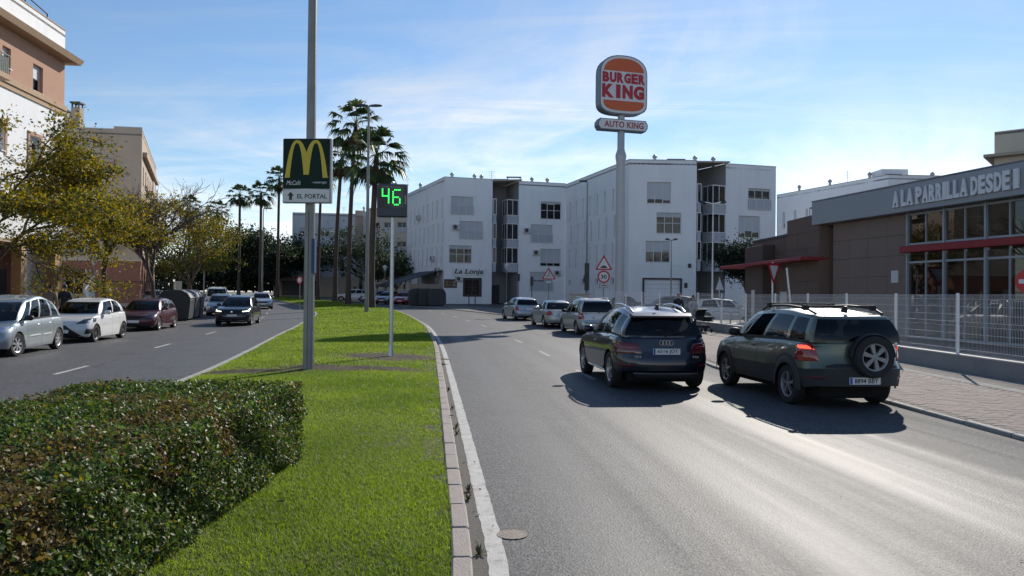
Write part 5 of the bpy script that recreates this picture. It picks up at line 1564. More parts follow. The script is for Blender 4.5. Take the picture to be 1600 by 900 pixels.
# ---- far weathered block behind the palms
b5 = thing('apartment_block', 'weathered grey-white apartment block far behind the palm trunks', 'building', (-31, 135, ZB))
p0, p1, p2 = (-41.5, 150), (-37.6, 131), (-27.2, 132.5)
hs = [(1.0 + 3.3 * k, 2.2 + 3.3 * k, z, z + 1.3) for k in range(5) for z in (4.6, 7.6, 10.6)]
w, T = wall(b5, p0, p1, ZB, 14.6, hs, m_white_old)
for h in hs: window(b5, T, *h, cols=2, closed=random.choice((0, .3, .6)))
hs = [(u, u + 1.6, z, z + 1.4) for u in (1.2, 4.6, 8.0) for z in (4.6, 7.6, 10.6)]
w, T = wall(b5, p1, p2, ZB, 14.6, hs, m_white_old)
for h in hs: window(b5, T, *h, cols=2, closed=random.choice((0, .4, .8)))
w, T = wall(b5, (-27.2, 132.5), (-25.6, 133.2), ZB, 15.2, [], m_beige_wall)
hs = [(u, u + 1.5, z, z + 1.4) for u in (0.8, 3.6) for z in (4.6, 7.6, 10.6)]
w, T = wall(b5, (-25.6, 131.5), (-17.5, 133.5), ZB, 14.9, hs, m_white_old)
for h in hs: window(b5, T, *h, cols=2, closed=random.choice((0, .4, .8)))
slab(b5, [p0, p1, p2, (-17.5, 133.5), (-15, 150)], 14.1, 14.3, m_roof_flat)
roof_bits(b5, [(-35.5, 133, 14.5, 'vent'), (-29.5, 134, 14.5, 'antenna'), (-26, 134, 15.2, 'vent'), (-23, 134, 15, 'vent')])
gf = MB(); gf.box(-40.5, -26.0, 130.3, 130.9, 0.11, 3.6); gf.build('ground_floor_band', m_beige_wall, b5, world=True)
gf = MB(); gf.box(-39.0, -33.0, 130.2, 130.29, 0.4, 2.9); gf.build('shop_window', m_frame_d, b5, world=True)
# ---- cream block between
b6 = thing('apartment_block', 'cream block with dark window rows glimpsed beside the speed display post', 'building', (-18, 122, ZB))
hs = [(0.7 + 2.2 * k, 2.1 + 2.2 * k, z, z + 1.5) for k in range(4) for z in (1.6, 4.6, 7.6, 10.6)]
w, T = wall(b6, (-23.0, 121), (-13.4, 119.0), ZB, 14.4, hs, m_cream_wall)
for h in hs: window(b6, T, *h, cols=2, closed=random.choice((0, 0, .4)), rail=(h[2] > 7))
wall(b6, (-25.5, 140), (-23.0, 121), ZB, 14.4, [], m_white_old)
slab(b6, [(-23, 121), (-13.4, 119), (-12, 140), (-25.5, 140)], 14.0, 14.2, m_roof_flat)

# ---- left: salmon and white block at the frame edge
bA = thing('apartment_block', 'white and salmon apartment block with deep eaves at the left frame edge', 'building', (-30, 40, PZ))
a0, a1 = (-26.3, 28.0), (-28.15, 48.0)
LA = math.hypot(a1[0] - a0[0], a1[1] - a0[1])
def uA(y): return (y - 28.0) / 20.0 * LA
up_h = [(uA(41.2), uA(42.0), 13.45, 14.55), (uA(44.3), uA(45.4), 12.95, 14.5), (uA(38.6), uA(39.6), 13.0, 15.0), (uA(35), uA(36.2), 13.0, 15.0)]
w, T = wall(bA, a0, a1, 12.9, 15.55, up_h, m_pink_wall, 0.25)
for h in up_h: window(bA, T, *h, cols=1, closed=0.5, depth=0.25)
lo_h = [(uA(44.0), uA(45.2), 8.9, 10.3), (uA(40.3), uA(41.5), 8.9, 10.3), (uA(44.0), uA(45.2), 5.7, 7.1), (uA(36), uA(37.5), 8.9, 10.3)]
w, T = wall(bA, a0, a1, 4.2, 12.3, lo_h, m_white_wall, 0.25)
for h in lo_h:
    window(bA, T, *h, cols=2, closed=0.3, depth=0.25)
    q = MB(T); q.box(h[0] - 0.2, h[0], 0.004, 0.05, h[2] - 0.2, h[3] + 0.2); q.box(h[1], h[1] + 0.2, 0.004, 0.05, h[2] - 0.2, h[3] + 0.2); q.box(h[0], h[1], 0.004, 0.05, h[3], h[3] + 0.2); q.build('window_surround', m_pink_wall, bA, world=True)
q = MB(T); q.box(0, LA + 0.06, -0.3, 0.07, 12.3, 12.58); q.box(0, LA + 0.12, -0.3, 0.14, 12.584, 12.9); q.build('string_course', M('tan_moulding', (0.45, 0.31, 0.20), 0.85), bA, world=True)
q = MB(T); q.add([(0, 0.7, 15.62), (LA + 0.6, 0.7, 15.62), (LA + 0.6, -3, 15.62), (0, -3, 15.62), (0, 0.85, 15.95), (LA + 0.75, 0.85, 15.95), (LA + 0.75, -3, 15.95), (0, -3, 15.95)],
                  [(3, 2, 1, 0), (4, 5, 6, 7), (0, 1, 5, 4), (1, 2, 6, 5)]); q.build('eaves', M('tan_moulding', (0.45, 0.31, 0.20), 0.85), bA, world=True)
w, _ = wall(bA, a0, a1, 15.95, 17.6, [], m_white_wall, name='parapet')
coping(bA, [a0, a1], 17.6, M('tan_moulding', (0.45, 0.31, 0.20), 0.85))
wall(bA, a1, (-38, 49.2), -0.7, 17.6, [], m_white_wall)
slab(bA, [a0, a1, (-38, 49.2), (-36, 28)], 17.2, 17.35, m_roof_flat)
bal = MB(T); bal.box(uA(33), uA(40.2), 0.004, 1.0, 12.35, 12.62); bo = bal.build('balcony', M('tan_moulding', (0.45, 0.31, 0.20), 0.85), bA, world=True)
br = MB(T)
for k in range(40):
    u = lerp(uA(33), uA(40.15), k / 39); br.box(u - 0.012, u + 0.012, 0.93, 0.955, 12.62, 13.6)
br.box(uA(33), uA(40.2), 0.92, 0.965, 13.6, 13.66)
for k in range(6): br.box(uA(40.15), uA(40.2), 0.05 + k * 0.16, 0.07 + k * 0.16, 12.62, 13.6)
br.box(uA(40.15), uA(40.2), 0.004, 0.92, 13.604, 13.65)
br.build('balcony_railing', m_frame_d, bo)
gp = MB(T); gp.quad((uA(33), 0.90, 12.7), (uA(40.1), 0.90, 12.7), (uA(40.1), 0.90, 13.5), (uA(33), 0.90, 13.5)); gp.build('balcony_screen', M('green_grey_screen', (0.10, 0.14, 0.13), 0.6), bo)
rl = MB(T); rl.tube([(uA(44.5), -0.6, 17.6), (uA(44.5), -0.6, 18.5), (uA(47), -0.6, 18.3), (uA(47), -0.6, 17.6)], 0.04, 6); rl.tube([(uA(42.5), -0.6, 18.6), (uA(44.5), -0.6, 18.5)], 0.04, 6); rl.build('roof_rail', m_frame_d, bA, world=True)
# arcade on the ground floor
ar = MB(T); ar.box(0, LA, -2.6, -2.4, -0.6, 4.2); ar.build('arcade_back_wall', m_brick_base, bA, world=True)
ar = MB(T); ar.box(0, LA, -2.4, 0.0, 4.0, 4.2); ar.build('arcade_ceiling', m_beige_wall, bA, world=True)
for y in (30, 33.4, 36.8, 40.2, 43.6, 47.4):
    q = MB(T); q.bbox(uA(y) - 0.3, uA(y) + 0.3, -0.55, 0.02, -0.6, 4.0, 0.03); q.build('arcade_column', M('ochre_column', (0.46, 0.30, 0.16), 0.85), bA, world=True)
for y in (35, 38.6, 42, 45.6):
    q = MB(T); q.box(uA(y) - 0.7, uA(y) + 0.7, -2.4, -2.34, 0.1, 2.6); q.build('arcade_door', m_frame_d, bA, world=True)

# ---- left: beige block with blank gable
bB = thing('apartment_block', 'beige apartment block with a blank gable wall, brown plinth and two chimneys', 'building', (-34, 70, PZ))
g0, g1, g2 = (-38.9, 62.8), (-31.0, 64.0), (-39.1, 84.0)
hB = [(1.2, 2.3, 6.8, 7.9)]
w, T = wall(bB, g0, g1, 3.75, 14.65, hB, m_beige_wall); window(bB, T, *hB[0], cols=2, closed=0.4)
wall(bB, g0, g1, -0.7, 3.75, [(0.3, 1.6, 1.0, 2.3)], m_brick_base, name='plinth'); window(bB, T, 0.3, 1.6, 1.0, 2.3, cols=2, closed=0.5)
LB = (Vector(g1) - Vector(g0)).length
q = MB(T); q.box(-0.02, LB + 0.02, 0.004, 0.06, 3.72, 3.86); q.build('string_course', m_pale_panel, bB, world=True)
q = MB(T); q.box(1.0, 5.2, 0.004, 0.03, 4.6, 10.9); q.build('pale_render_panel', m_pale_panel, bB, world=True)
q = MB(T); q.box(1.0, 4.6, 0.034, 0.05, 9.2, 10.6); q.build('pale_render_panel', m_beige_wall, bB, world=True)
q = MB(T); q.box(0.0, 5.9, 0.004, 0.25, 11.9, 12.15); q.build('cornice', m_beige_wall, bB, world=True)
w, _ = wall(bB, (g1[0] - 2.2, g1[1] - 0.33), g1, 14.65, 14.85, [], m_beige_wall, name='parapet')
hs = [(1.6 + 3.1 * k, 2.6 + 3.1 * k, z, z + 1.5) for k in range(6) for z in (4.6, 7.5, 10.4)] 
w, T2 = wall(bB, g1, g2, 3.75, 14.65, hs, m_beige_wall)
for h in hs: window(bB, T2, *h, cols=1, closed=random.choice((.2, .5, .9)))
hs = [(2.0 + 3.1 * k, 3.2 + 3.1 * k, 1.0, 2.7) for k in range(5)]
wall(bB, g1, g2, -0.7, 3.75, hs, m_brick_base, name='plinth')
for h in hs: window(bB, T2, *h, cols=2, closed=0.2)
q = MB(T2); q.box(1.0, 20, 0.004, 0.35, 12.6, 13.0); q.build('cornice', m_beige_wall, bB, world=True)
for k, (u0, u1) in enumerate(((6.0, 8.5), (12.5, 15))):
    for z in (4.4, 7.3, 10.2):
        q = MB(T2); q.box(u0, u1, 0.004, 0.6, z, z + 0.15); q.box(u0, u1, 0.52, 0.6, z + 0.152, z + 1.05); q.build('balcony', m_pale_panel, bB, world=True)
slab(bB, [g0, g1, g2, (-46, 82)], 14.2, 14.35, m_roof_flat)
coping(bB, [g0, (g1[0] - 2.2, g1[1] - 0.33)], 14.65); coping(bB, [(g1[0] - 2.2, g1[1] - 0.33), g1], 14.85); coping(bB, [g1, g2], 14.65)
for x, w_, h in ((-38.3, 0.66, 16.6), (-37.3, 0.74, 17.3)):
    q = MB(); q.bbox(x - w_ / 2, x + w_ / 2, 65.2, 65.9, 13.4, h - 0.45, 0.03); c = q.build('chimney', m_beige_wall, bB, world=True)
    q = MB(); q.box(x - w_ / 2 - .06, x + w_ / 2 + .06, 65.1, 66.0, h - 0.12, h); 
    for sx in (-1, 1):
        for yy in (65.25, 65.8): q.box(x + sx * (w_ / 2 - .09) - .05, x + sx * (w_ / 2 - .09) + .05, yy - .05, yy + .05, h - 0.45, h - 0.121)
    q.build('chimney_cap', m_frame_d, c)

# ---- grill restaurant: brown volumes, grey fascia, glazed front
m_brown = M('brown_cladding', (0.135, 0.088, 0.068), 0.7, var=0.08, vscale=1.0, bump=0.1, bscale=30)
m_brown2 = M('taupe_cladding', (0.20, 0.15, 0.125), 0.7, var=0.06, vscale=1.0, bump=0.1, bscale=30)
m_fascia = M('grey_metal_fascia', (0.31, 0.33, 0.36), 0.5, 0.3, var=0.04, vscale=0.7)
m_red_band = M('red_canopy', (0.26, 0.020, 0.026), 0.5, var=0.06)
r = thing('grill_restaurant', 'brown grill restaurant with grey lettered fascia, red band and glazed front', 'building', (16.5, 32, 0.05))
f0, f1 = (14.7, 36.2), (17.4, 23.2)
T, LF = frame_T(f0, f1)
def uR(y): return (36.2 - y) / 13.0 * LF
# taupe wall pier, then glazing
g_s = uR(31.0)
def clad(T_, u0, u1, z0, z1, y, pw, ph, mat, backing=True):
    if backing:
        b_ = MB(T_); b_.box(u0 + 0.004, u1 - 0.004, y - 0.12, y - 0.02, z0 - 0.4, z1 - 0.004); b_.build('wall', m_frame_d, r, world=True)
    nu_, nz_ = max(1, round((u1 - u0) / pw)), max(1, round((z1 - z0) / ph))
    for i in range(nu_):
        for k in range(nz_):
            b_ = MB(T_); b_.bbox(lerp(u0, u1, i / nu_) + 0.006, lerp(u0, u1, (i + 1) / nu_) - 0.006, y - 0.018, y + random.uniform(-0.003, 0.003), lerp(z0, z1, k / nz_) + 0.006, lerp(z0, z1, (k + 1) / nz_) - 0.006, 0.003)
            b_.build('wall_panel', mat, r, world=True)
clad(T, 0.4, g_s, 0.0, 5.04, -0.2, 1.3, 0.84, m_brown2)
q = MB(T); q.bbox(-0.6, LF, -6.0, 0.28, 5.05, 6.15, 0.02); fas = q.build('fascia', m_fascia, r, world=True)
q = MB(T); q.box(-0.62, LF, -6.02, 0.30, 6.154, 6.20); q.build('fascia_coping', M('fascia_coping_grey', (0.22, 0.23, 0.25), 0.5, 0.3), r, world=True)
# glazing grid
cols_u = [g_s + 0.02]
while cols_u[-1] < LF - 0.5: cols_u.append(cols_u[-1] + (0.98))
m_mull = M('anodised_mullion', (0.33, 0.36, 0.40), 0.45, 0.4, var=0.04)
q = MB(T)
for i, u in enumerate(cols_u):
    w_ = 0.085 if i % 2 == 0 else 0.04
    mq = MB(T); mq.box(u - w_ / 2, u + w_ / 2, -0.30, -0.14 if i % 2 == 0 else -0.2, 0.06, 5.05); mq.build('mullion', m_mull, r, world=True)
for z in (0.08, 3.05, 3.78, 4.98):
    mq = MB(T); mq.box(g_s, LF, -0.288, -0.19, z - 0.04, z + 0.04); mq.build('transom', m_mull, r, world=True)
g_rest = glass_mat('shop_glass', (0.22, 0.25, 0.27), 0.01, 1.9)
for a, b in zip(cols_u, cols_u[1:]):
    for z0, z1 in ((0.12, 3.01), (3.09, 3.35), (3.82, 4.94)):
        p = MB(T); p.quad((a + 0.03, -0.24, z0), (b - 0.03, -0.24, z0), (b - 0.03, -0.24, z1), (a + 0.03, -0.24, z1)); p.build('pane', g_rest, r, world=True)
q = MB(T); q.bbox(g_s - 0.1, LF, -0.32, 0.10, 3.44, 3.70, 0.015); q.build('red_band', m_red_band, r, world=True)
q = MB(T); q.box(g_s, LF, -5.9, -5.7, 0.0, 5.0); q.box(g_s, g_s + 0.1, -5.7, -0.32, 0.0, 5.0); q.box(g_s, LF, -5.7, -0.32, 0.02, 0.06); q.build('dining_room', M('dining_room_walls', (0.10, 0.075, 0.06), 0.8, var=0.2), r, world=True)
q = MB(T); q.box(uR(31.9), uR(31.5), -0.196, -0.17, 2.25, 2.75); q.build('wall_notice', M('notice_white', (0.6, 0.6, 0.6), 0.6), r, world=True)
# lettering on the fascia: letters standing off one by one
m_let = M('letter_grey_white', (0.70, 0.72, 0.74), 0.5, var=0.03)
txt = 'A LA PARRILLA DESDE 1'
widths = {'A': 1.0, 'I': 0.55, '1': 0.6, ' ': 0.34, 'L': 0.86, 'E': 0.88}
tot = sum(widths.get(c, 0.95) for c in txt)
u = uR(31.2); span = uR(25.62) - u; k = span / sum(widths.get(c, 0.95) for c in txt[:-2])
rzF = math.atan2(f1[1] - f0[1], f1[0] - f0[0])
for c in txt:
    w_ = widths.get(c, 0.95) * k
    if c != ' ':
        o = link('letter', text_mesh(c, w_ * 0.92, 0.66, 0.07, m_let, bold=0.045), fas)
        o.location = T @ Vector((u + w_ / 2, 0.33, 5.60)); o.rotation_euler = (0, 0, rzF)
        # slab serifs
        if c in 'ALPRIDE1':
            sb = MB(T)
            sb.box(u + 0.02 * k, u + (0.52 if c in 'LPRDE' else 0.98) * w_ * (1 if c in 'LPRDEI1' else 0.42), 0.292, 0.362, 5.27, 5.345)
            if c == 'A': sb.box(u + w_ * 0.58, u + w_ * 0.98, 0.292, 0.362, 5.27, 5.345)
            sb.build('letter_serif', m_let, fas)
    u += w_
# dark lower wing to the left with red canopy
wing = [(14.75, 47.0), (15.0, 36.25)]
Tw, LW = frame_T(wing[0], wing[1])
q = MB(Tw); q.box(0, LW, -7, 0.0, -0.4, 4.9); q.build('side_wing', m_brown, r, world=True)
clad(Tw, 3.7, LW - 4.05, 0.0, 4.88, 0.022, 1.3, 0.81, m_brown, False)
clad(Tw, LW - 3.98, LW - 0.02, 0.0, 5.58, 0.522, 1.3, 0.8, m_brown, False)
q = MB(Tw); q.box(-0.05, LW, -7.05, 0.06, 4.9, 5.02); q.build('wing_coping', m_frame_d, r, world=True)
q = MB(Tw); q.bbox(0.6, 3.6, 0.0, 0.7, 0.0, 4.55, 0.02); q.build('wing_projection', M('dark_brown_cladding', (0.085, 0.058, 0.048), 0.7), r, world=True)
q = MB(Tw); q.bbox(-2.2, LW, 0.05, 1.4, 3.36, 3.52, 0.02); q.build('red_canopy', m_red_band, r, world=True)
q = MB(Tw); q.bbox(LW - 4.0, LW, 0.003, 0.5, 0.0, 5.6, 0.02); q.build('wing_projection', m_brown, r, world=True)
for u0, u1, z1 in ((4.6, 5.6, 1.9), (2.0, 2.5, 2.0)):
    q = MB(Tw); q.box(u0, u1, 0.72 if u0 < 3 else 0.01, 0.78 if u0 < 3 else 0.07, 0.1, z1); q.build('service_door', m_ac, r, world=True)

# the street climbs gently: floor levels of the buildings
for o_, dz in ((b1, 0.5), (b2, 0.37), (b3, 0.36), (b4, 0.32), (b5, 0.8), (b6, 0.75), (bA, 0.39), (bB, 0.5), (r, 0.18)):
    o_.location.z += dz; o_['levelled'] = 1
# ================================================================ PLANTS
m_bark = M('bark_brown', (0.075, 0.055, 0.042), 0.9, var=0.25, vscale=8, bump=0.8, bscale=25)
m_bark_p = M('bark_pale', (0.20, 0.17, 0.14), 0.9, var=0.2, vscale=6, bump=0.6, bscale=25)
m_palm_bark = M('palm_bark', (0.085, 0.062, 0.05), 0.95, var=0.25, vscale=5, bump=0.9, bscale=14)
m_leaf = leaf_mat('tree_leaf', 0.55, 0.42, 0.3)
m_leaf_gloss = leaf_mat('hedge_leaf', 0.48, 0.32, 0.28)

def leaves_mesh(name, pts, size, cols, weights, mat, seed=1, flat=0.0, fold=0.15, aspect=0.55, normals=None):
    """one six-vertex folded leaf per point"""
    r = np.random.default_rng(seed); n = len(pts); P = np.asarray(pts, float)
    s = size * r.uniform(0.6, 1.35, n)[:, None]
    nrm = r.normal(size=(n, 3))
    if normals is not None: nrm = nrm * 0.75 + np.asarray(normals) * 1.3
    else: nrm[:, 2] += flat
    nrm /= np.linalg.norm(nrm, axis=1)[:, None] + 1e-9
    a = r.normal(size=(n, 3)); a -= (a * nrm).sum(1)[:, None] * nrm; a /= np.linalg.norm(a, axis=1)[:, None] + 1e-9
    b = np.cross(nrm, a)
    w = aspect
    V = np.stack([P - a * s * 0.5, P - a * s * 0.12 + b * s * w * 0.5 + nrm * s * fold, P + a * s * 0.5 + nrm * s * fold * 0.2, P - a * s * 0.12 - b * s * w * 0.5 + nrm * s * fold], 1)
    F = np.array([[0, 1, 2], [0, 2, 3]])[None] + (np.arange(n) * 4)[:, None, None]
    ci = r.choice(len(cols), n, p=np.array(weights) / sum(weights))
    C = np.array(cols)[ci] * r.uniform(0.7, 1.3, (n, 1))
    return mesh_np(name, V.reshape(-1, 3), F.reshape(-1, 3), mat, np.repeat(C, 4, 0))

def grow(rnd, base, h, spread, levels, r0, up=0.5, n_main=5, trunk_frac=0.35, lean=(0, 0), kids=3, droop=0.0):
    """branch skeleton: list of (points, radii), and the tips"""
    segs = []; tips = []
    def branch(p, d, L, rad_, lev):
        pts = [p.copy()]; rr = [rad_]; n = 4 if lev else 5
        for i in range(n):
            wn_ = 0.16 if lev else 0.05
            d = (d + Vector((rnd.gauss(0, wn_), rnd.gauss(0, wn_), rnd.gauss(0, .1) + (0.06 * up if lev else 0) - droop * lev * .06))).normalized()
            p = p + d * (L / n); pts.append(p.copy()); rr.append(rad_ * (1 - 0.5 * (i + 1) / n))
            if lev >= levels - 1: tips.append((p.copy(), d.copy()))
        segs.append((pts, rr, lev))
        if lev >= levels: tips.append((p, d)); return
        k = kids if lev else n_main
        for i in range(k):
            if lev == 0: start = pts[-1] if i < k - 1 else pts[-2]
            else: start = pts[rnd.randrange(2, len(pts))]
            az = 2 * PI * (i + rnd.uniform(-.3, .3)) / k; tilt = rnd.uniform(0.45, 1.0) * spread
            side = Vector((math.cos(az), math.sin(az), 0))
            nd = (d * math.cos(tilt) + (side - side.dot(d) * d) * math.sin(tilt)).normalized()
            nd.z = max(nd.z, -0.25)
            branch(start, nd, L * rnd.uniform(0.55, 0.85) if lev else (h * (1 - trunk_frac)) * rnd.uniform(0.45, 0.7), max(0.006, rad_ * rnd.uniform(0.5, 0.66)), lev + 1)
    branch(Vector(base), Vector((lean[0], lean[1], 1)).normalized(), h * trunk_frac, r0, 0)
    return segs, tips
def tree(name, label, base, h, spread, seed, cols, weights, n_leaf, leaf, r0=0.14, levels=4, bark=None, group=None, trunk_frac=0.35, kids=3, n_main=5, lean=(0, 0), clump=0.5, cat='tree', bare_frac=0.0, droop=0.0):
    rnd = random.Random(seed)
    root = thing(name, label, cat, base, 0, group)
    segs, tips = grow(rnd, (0, 0, -0.05), h, spread, levels, r0, n_main=n_main, trunk_frac=trunk_frac, kids=kids, lean=lean, droop=droop)
    t = MB(); l = MB()
    for pts, rr, lev in segs:
        (t if lev == 0 else l).tube(pts, rr, 9 if lev == 0 else (6 if lev == 1 else 4 if lev == 2 else 3), caps=False)
    t.build('trunk', bark or m_bark, root, smooth=True, angle=70)
    o = l.build('limbs', bark or m_bark, root, smooth=True, angle=70); o['kind'] = 'stuff'
    if n_leaf:
        r = np.random.default_rng(seed)
        tp = [p for p, d in tips if rnd.random() > bare_frac]
        P = np.array([tuple(p) for p in tp])
        idx = r.integers(0, len(P), n_leaf)
        sp = r.normal(size=(n_leaf, 3)) * clump * r.uniform(0.3, 1.0, (n_leaf, 1))
        sp[:, 2] *= 0.75
        o = link('crown', leaves_mesh('crown', P[idx] + sp, leaf, cols, weights, m_leaf, seed, flat=0.4), root); o['kind'] = 'stuff'
    return root

# ---- clipped hedge in the foreground
hx0, hx1, hy0, hy1, hz = -3.95, -1.98, -0.6, 7.35, 0.95
hedge = thing('hedge', 'clipped dark green hedge with rusty leaf patches in the near lawn', 'hedge', (-2.8, 3.2, KZ))
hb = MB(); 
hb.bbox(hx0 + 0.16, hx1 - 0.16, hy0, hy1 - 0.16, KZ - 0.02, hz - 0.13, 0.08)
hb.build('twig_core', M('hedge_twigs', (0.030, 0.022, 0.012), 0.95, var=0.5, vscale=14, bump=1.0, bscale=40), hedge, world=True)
r = np.random.default_rng(5)
def hedge_points(n):
    """points near the hedge's surface with outward normals; uneven, slightly billowing faces"""
    areas = np.array([(hx1 - hx0) * (hy1 - hy0), 0.85 * (hy1 - hy0) * 1.15, 0.85 * (hx1 - hx0) * 0.7, 0.85 * (hy1 - hy0) * 0.35]); k = r.choice(4, n, p=areas / areas.sum())
    x = r.uniform(hx0, hx1, n); y = r.uniform(0.8, hy1, n) ; z = r.uniform(KZ + 0.03, hz, n)
    dep = np.abs(r.normal(0, 0.055, n))
    nr = np.zeros((n, 3))
    top = k == 0; z[top] = hz - dep[top]; nr[top, 2] = 1
    rt = k == 1; x[rt] = hx1 - dep[rt]; nr[rt, 0] = 1; nr[rt, 2] = 0.35
    fr_ = k == 2; y[fr_] = hy1 - dep[fr_]; nr[fr_, 1] = 1
    lf = k == 3; x[lf] = hx0 + dep[lf]; nr[lf, 0] = -1
    # rounded shoulders and waves
    wv = 0.028 * (value_noise(x * 1.0, y * 1.0, 1.6, 21) - 0.5) * 2 + 0.030 * (value_noise(x, y + z * 2, 4.5, 22) - 0.5) * 2
    z = np.where(top, z + wv, z); x = np.where(rt, x + wv * 1.3 - 0.10 * np.clip((0.35 - z) / 0.35, 0, 1), x)
    ex = np.minimum(hx1 - x, x - hx0); ey = hy1 - y
    z = np.where(top, z - 0.09 * np.clip((0.16 - ex) / 0.16, 0, 1) ** 2 - 0.09 * np.clip((0.16 - ey) / 0.16, 0, 1) ** 2, z)
    P = np.stack([x, y, z], 1)
    P += nr * r.normal(0, 0.012, (n, 1))
    return P, nr
def hedge_colour(P, n):
    m = value_noise(P[:, 0], P[:, 1], 2.4, 31) * 0.6 + value_noise(P[:, 0] + P[:, 2], P[:, 1], 7.0, 32) * 0.4
    rust = ((m + r.normal(0, 0.10, n)) - np.clip((4.6 - P[:, 1]) * 0.05, 0, 0.12) > 0.59) & (P[:, 2] > 0.66) | (r.random(n) < 0.04)
    g = np.array([0.036, 0.070, 0.018]) * (1 - r.random((n, 1))) + np.array([0.100, 0.140, 0.026]) * r.random((n, 1))
    yel = r.random(n) < 0.06
    c = np.where(rust[:, None], np.array([0.120, 0.086, 0.030]) * r.uniform(0.6, 1.5, (n, 1)), g)
    return np.where(yel[:, None], np.array([0.20, 0.17, 0.02]), c)
N_H = 120000
P, nr = hedge_points(N_H)
keep = (P[:, 1] > 1.2)
P, nr = P[keep], nr[keep]
C = hedge_colour(P, len(P))
def leaf_arrays(P, nr, size, C, seed):
    rr = np.random.default_rng(seed); n = len(P)
    s = size * rr.uniform(0.55, 1.35, n)[:, None]
    nn = rr.normal(size=(n, 3)) * 0.75 + nr * 0.9; nn /= np.linalg.norm(nn, axis=1)[:, None]
    a = rr.normal(size=(n, 3)); a[:, 2] -= 0.4; a -= (a * nn).sum(1)[:, None] * nn; a /= np.linalg.norm(a, axis=1)[:, None]
    b = np.cross(nn, a)
    V = np.stack([P - a * s * .5, P - a * s * .05 + b * s * .31 + nn * s * .09, P + a * s * .55 + nn * s * -.04, P - a * s * .05 - b * s * .31 + nn * s * .09, P - a * s * .05], 1)
    F = np.array([[0, 1, 4], [1, 2, 4], [2, 3, 4], [3, 0, 4]])[None] + (np.arange(n) * 5)[:, None, None]
    return V.reshape(-1, 3), F.reshape(-1, 3), np.repeat(C, 5, 0)
V_, F_2, T_ = leaf_arrays(P, nr, 0.031, C, 77)
o = link('foliage', mesh_np('foliage', V_, F_2, m_leaf_gloss, T_), hedge); o.matrix_parent_inverse = basis(hedge).inverted(); o['kind'] = 'stuff'
# the nearest, largest leaves one by one
lm = []
for c in ((0.035, 0.085, 0.02), (0.055, 0.115, 0.022), (0.025, 0.055, 0.018), (0.13, 0.065, 0.02), (0.17, 0.15, 0.03), (0.04, 0.075, 0.03)):
    V1, F1, T1 = leaf_arrays(np.zeros((1, 3)), np.array([[0, 0, 1.0]]), 0.042, np.array([c]), len(lm) + 3); lm.append(mesh_np('leaf', V1, F1, m_leaf_gloss, T1))
P2, n2 = hedge_points(9000)
ok = (P2[:, 1] > 2.0) & (P2[:, 1] < 4.4) & (P2[:, 0] > -3.0)
P2, n2 = P2[ok], n2[ok]; order = np.argsort(np.hypot(P2[:, 0], P2[:, 1]))[:300]
for i in order:
    o = link('leaf', random.choice(lm), hedge); o.matrix_parent_inverse = basis(hedge).inverted()
    o.location = P2[i] + n2[i] * 0.03; o.rotation_euler = (random.uniform(-1, 1), random.uniform(-1, 1), random.uniform(0, 6.28))
    if n2[i][0] > 0.5: o.rotation_euler = (random.uniform(-.7, .7), PI / 2 + random.uniform(-.8, .6), random.uniform(-1, 1))

# ---- weeds along the gutter
for k, (y, off) in enumerate(((14.2, 0.06), (10.3, 0.07), (9.8, 0.06), (7.0, 0.07), (6.7, 0.05), (5.3, 0.06), (12.0, 0.07))):
    x = KERB_R.x_at_y(y) + off; b = MB()
    rr_ = random.Random(k)
    for i in range(26):
        a = rr_.uniform(0, 6.28); L = rr_.uniform(0.03, 0.09); w_ = 0.005; e = rr_.uniform(0.2, 1.2)
        d = Vector((math.cos(a), math.sin(a), 0)); s = Vector((-d.y, d.x, 0))
        tip = d * L * math.cos(e) + Vector((0, 0, L * math.sin(e)))
        b.add([s * w_, -s * w_, tip * 0.6 - s * w_ * 1.4, tip, tip * 0.6 + s * w_ * 1.4], [(0, 1, 2, 3, 4)])
    o = b.build('weed_tuft', M('weed_green', (0.11, 0.11, 0.045), 0.7, var=0.3)); o.location = (x, y, 0.004)
    tag(o, ('weed tuft in the gutter level with the menu board', 'weed tuft in the gutter, farther of the close pair beyond the hedge end', 'weed tuft in the gutter, nearer of the close pair beyond the hedge end', 'weed tuft in the gutter level with the end of the hedge', 'weed tuft in the gutter just before the hedge end', 'weed tuft in the gutter nearest the camera beside the hatch cover', 'lone weed tuft in the gutter between the menu board and the hedge')[k], 'weed', 'weeds growing in the gutter')

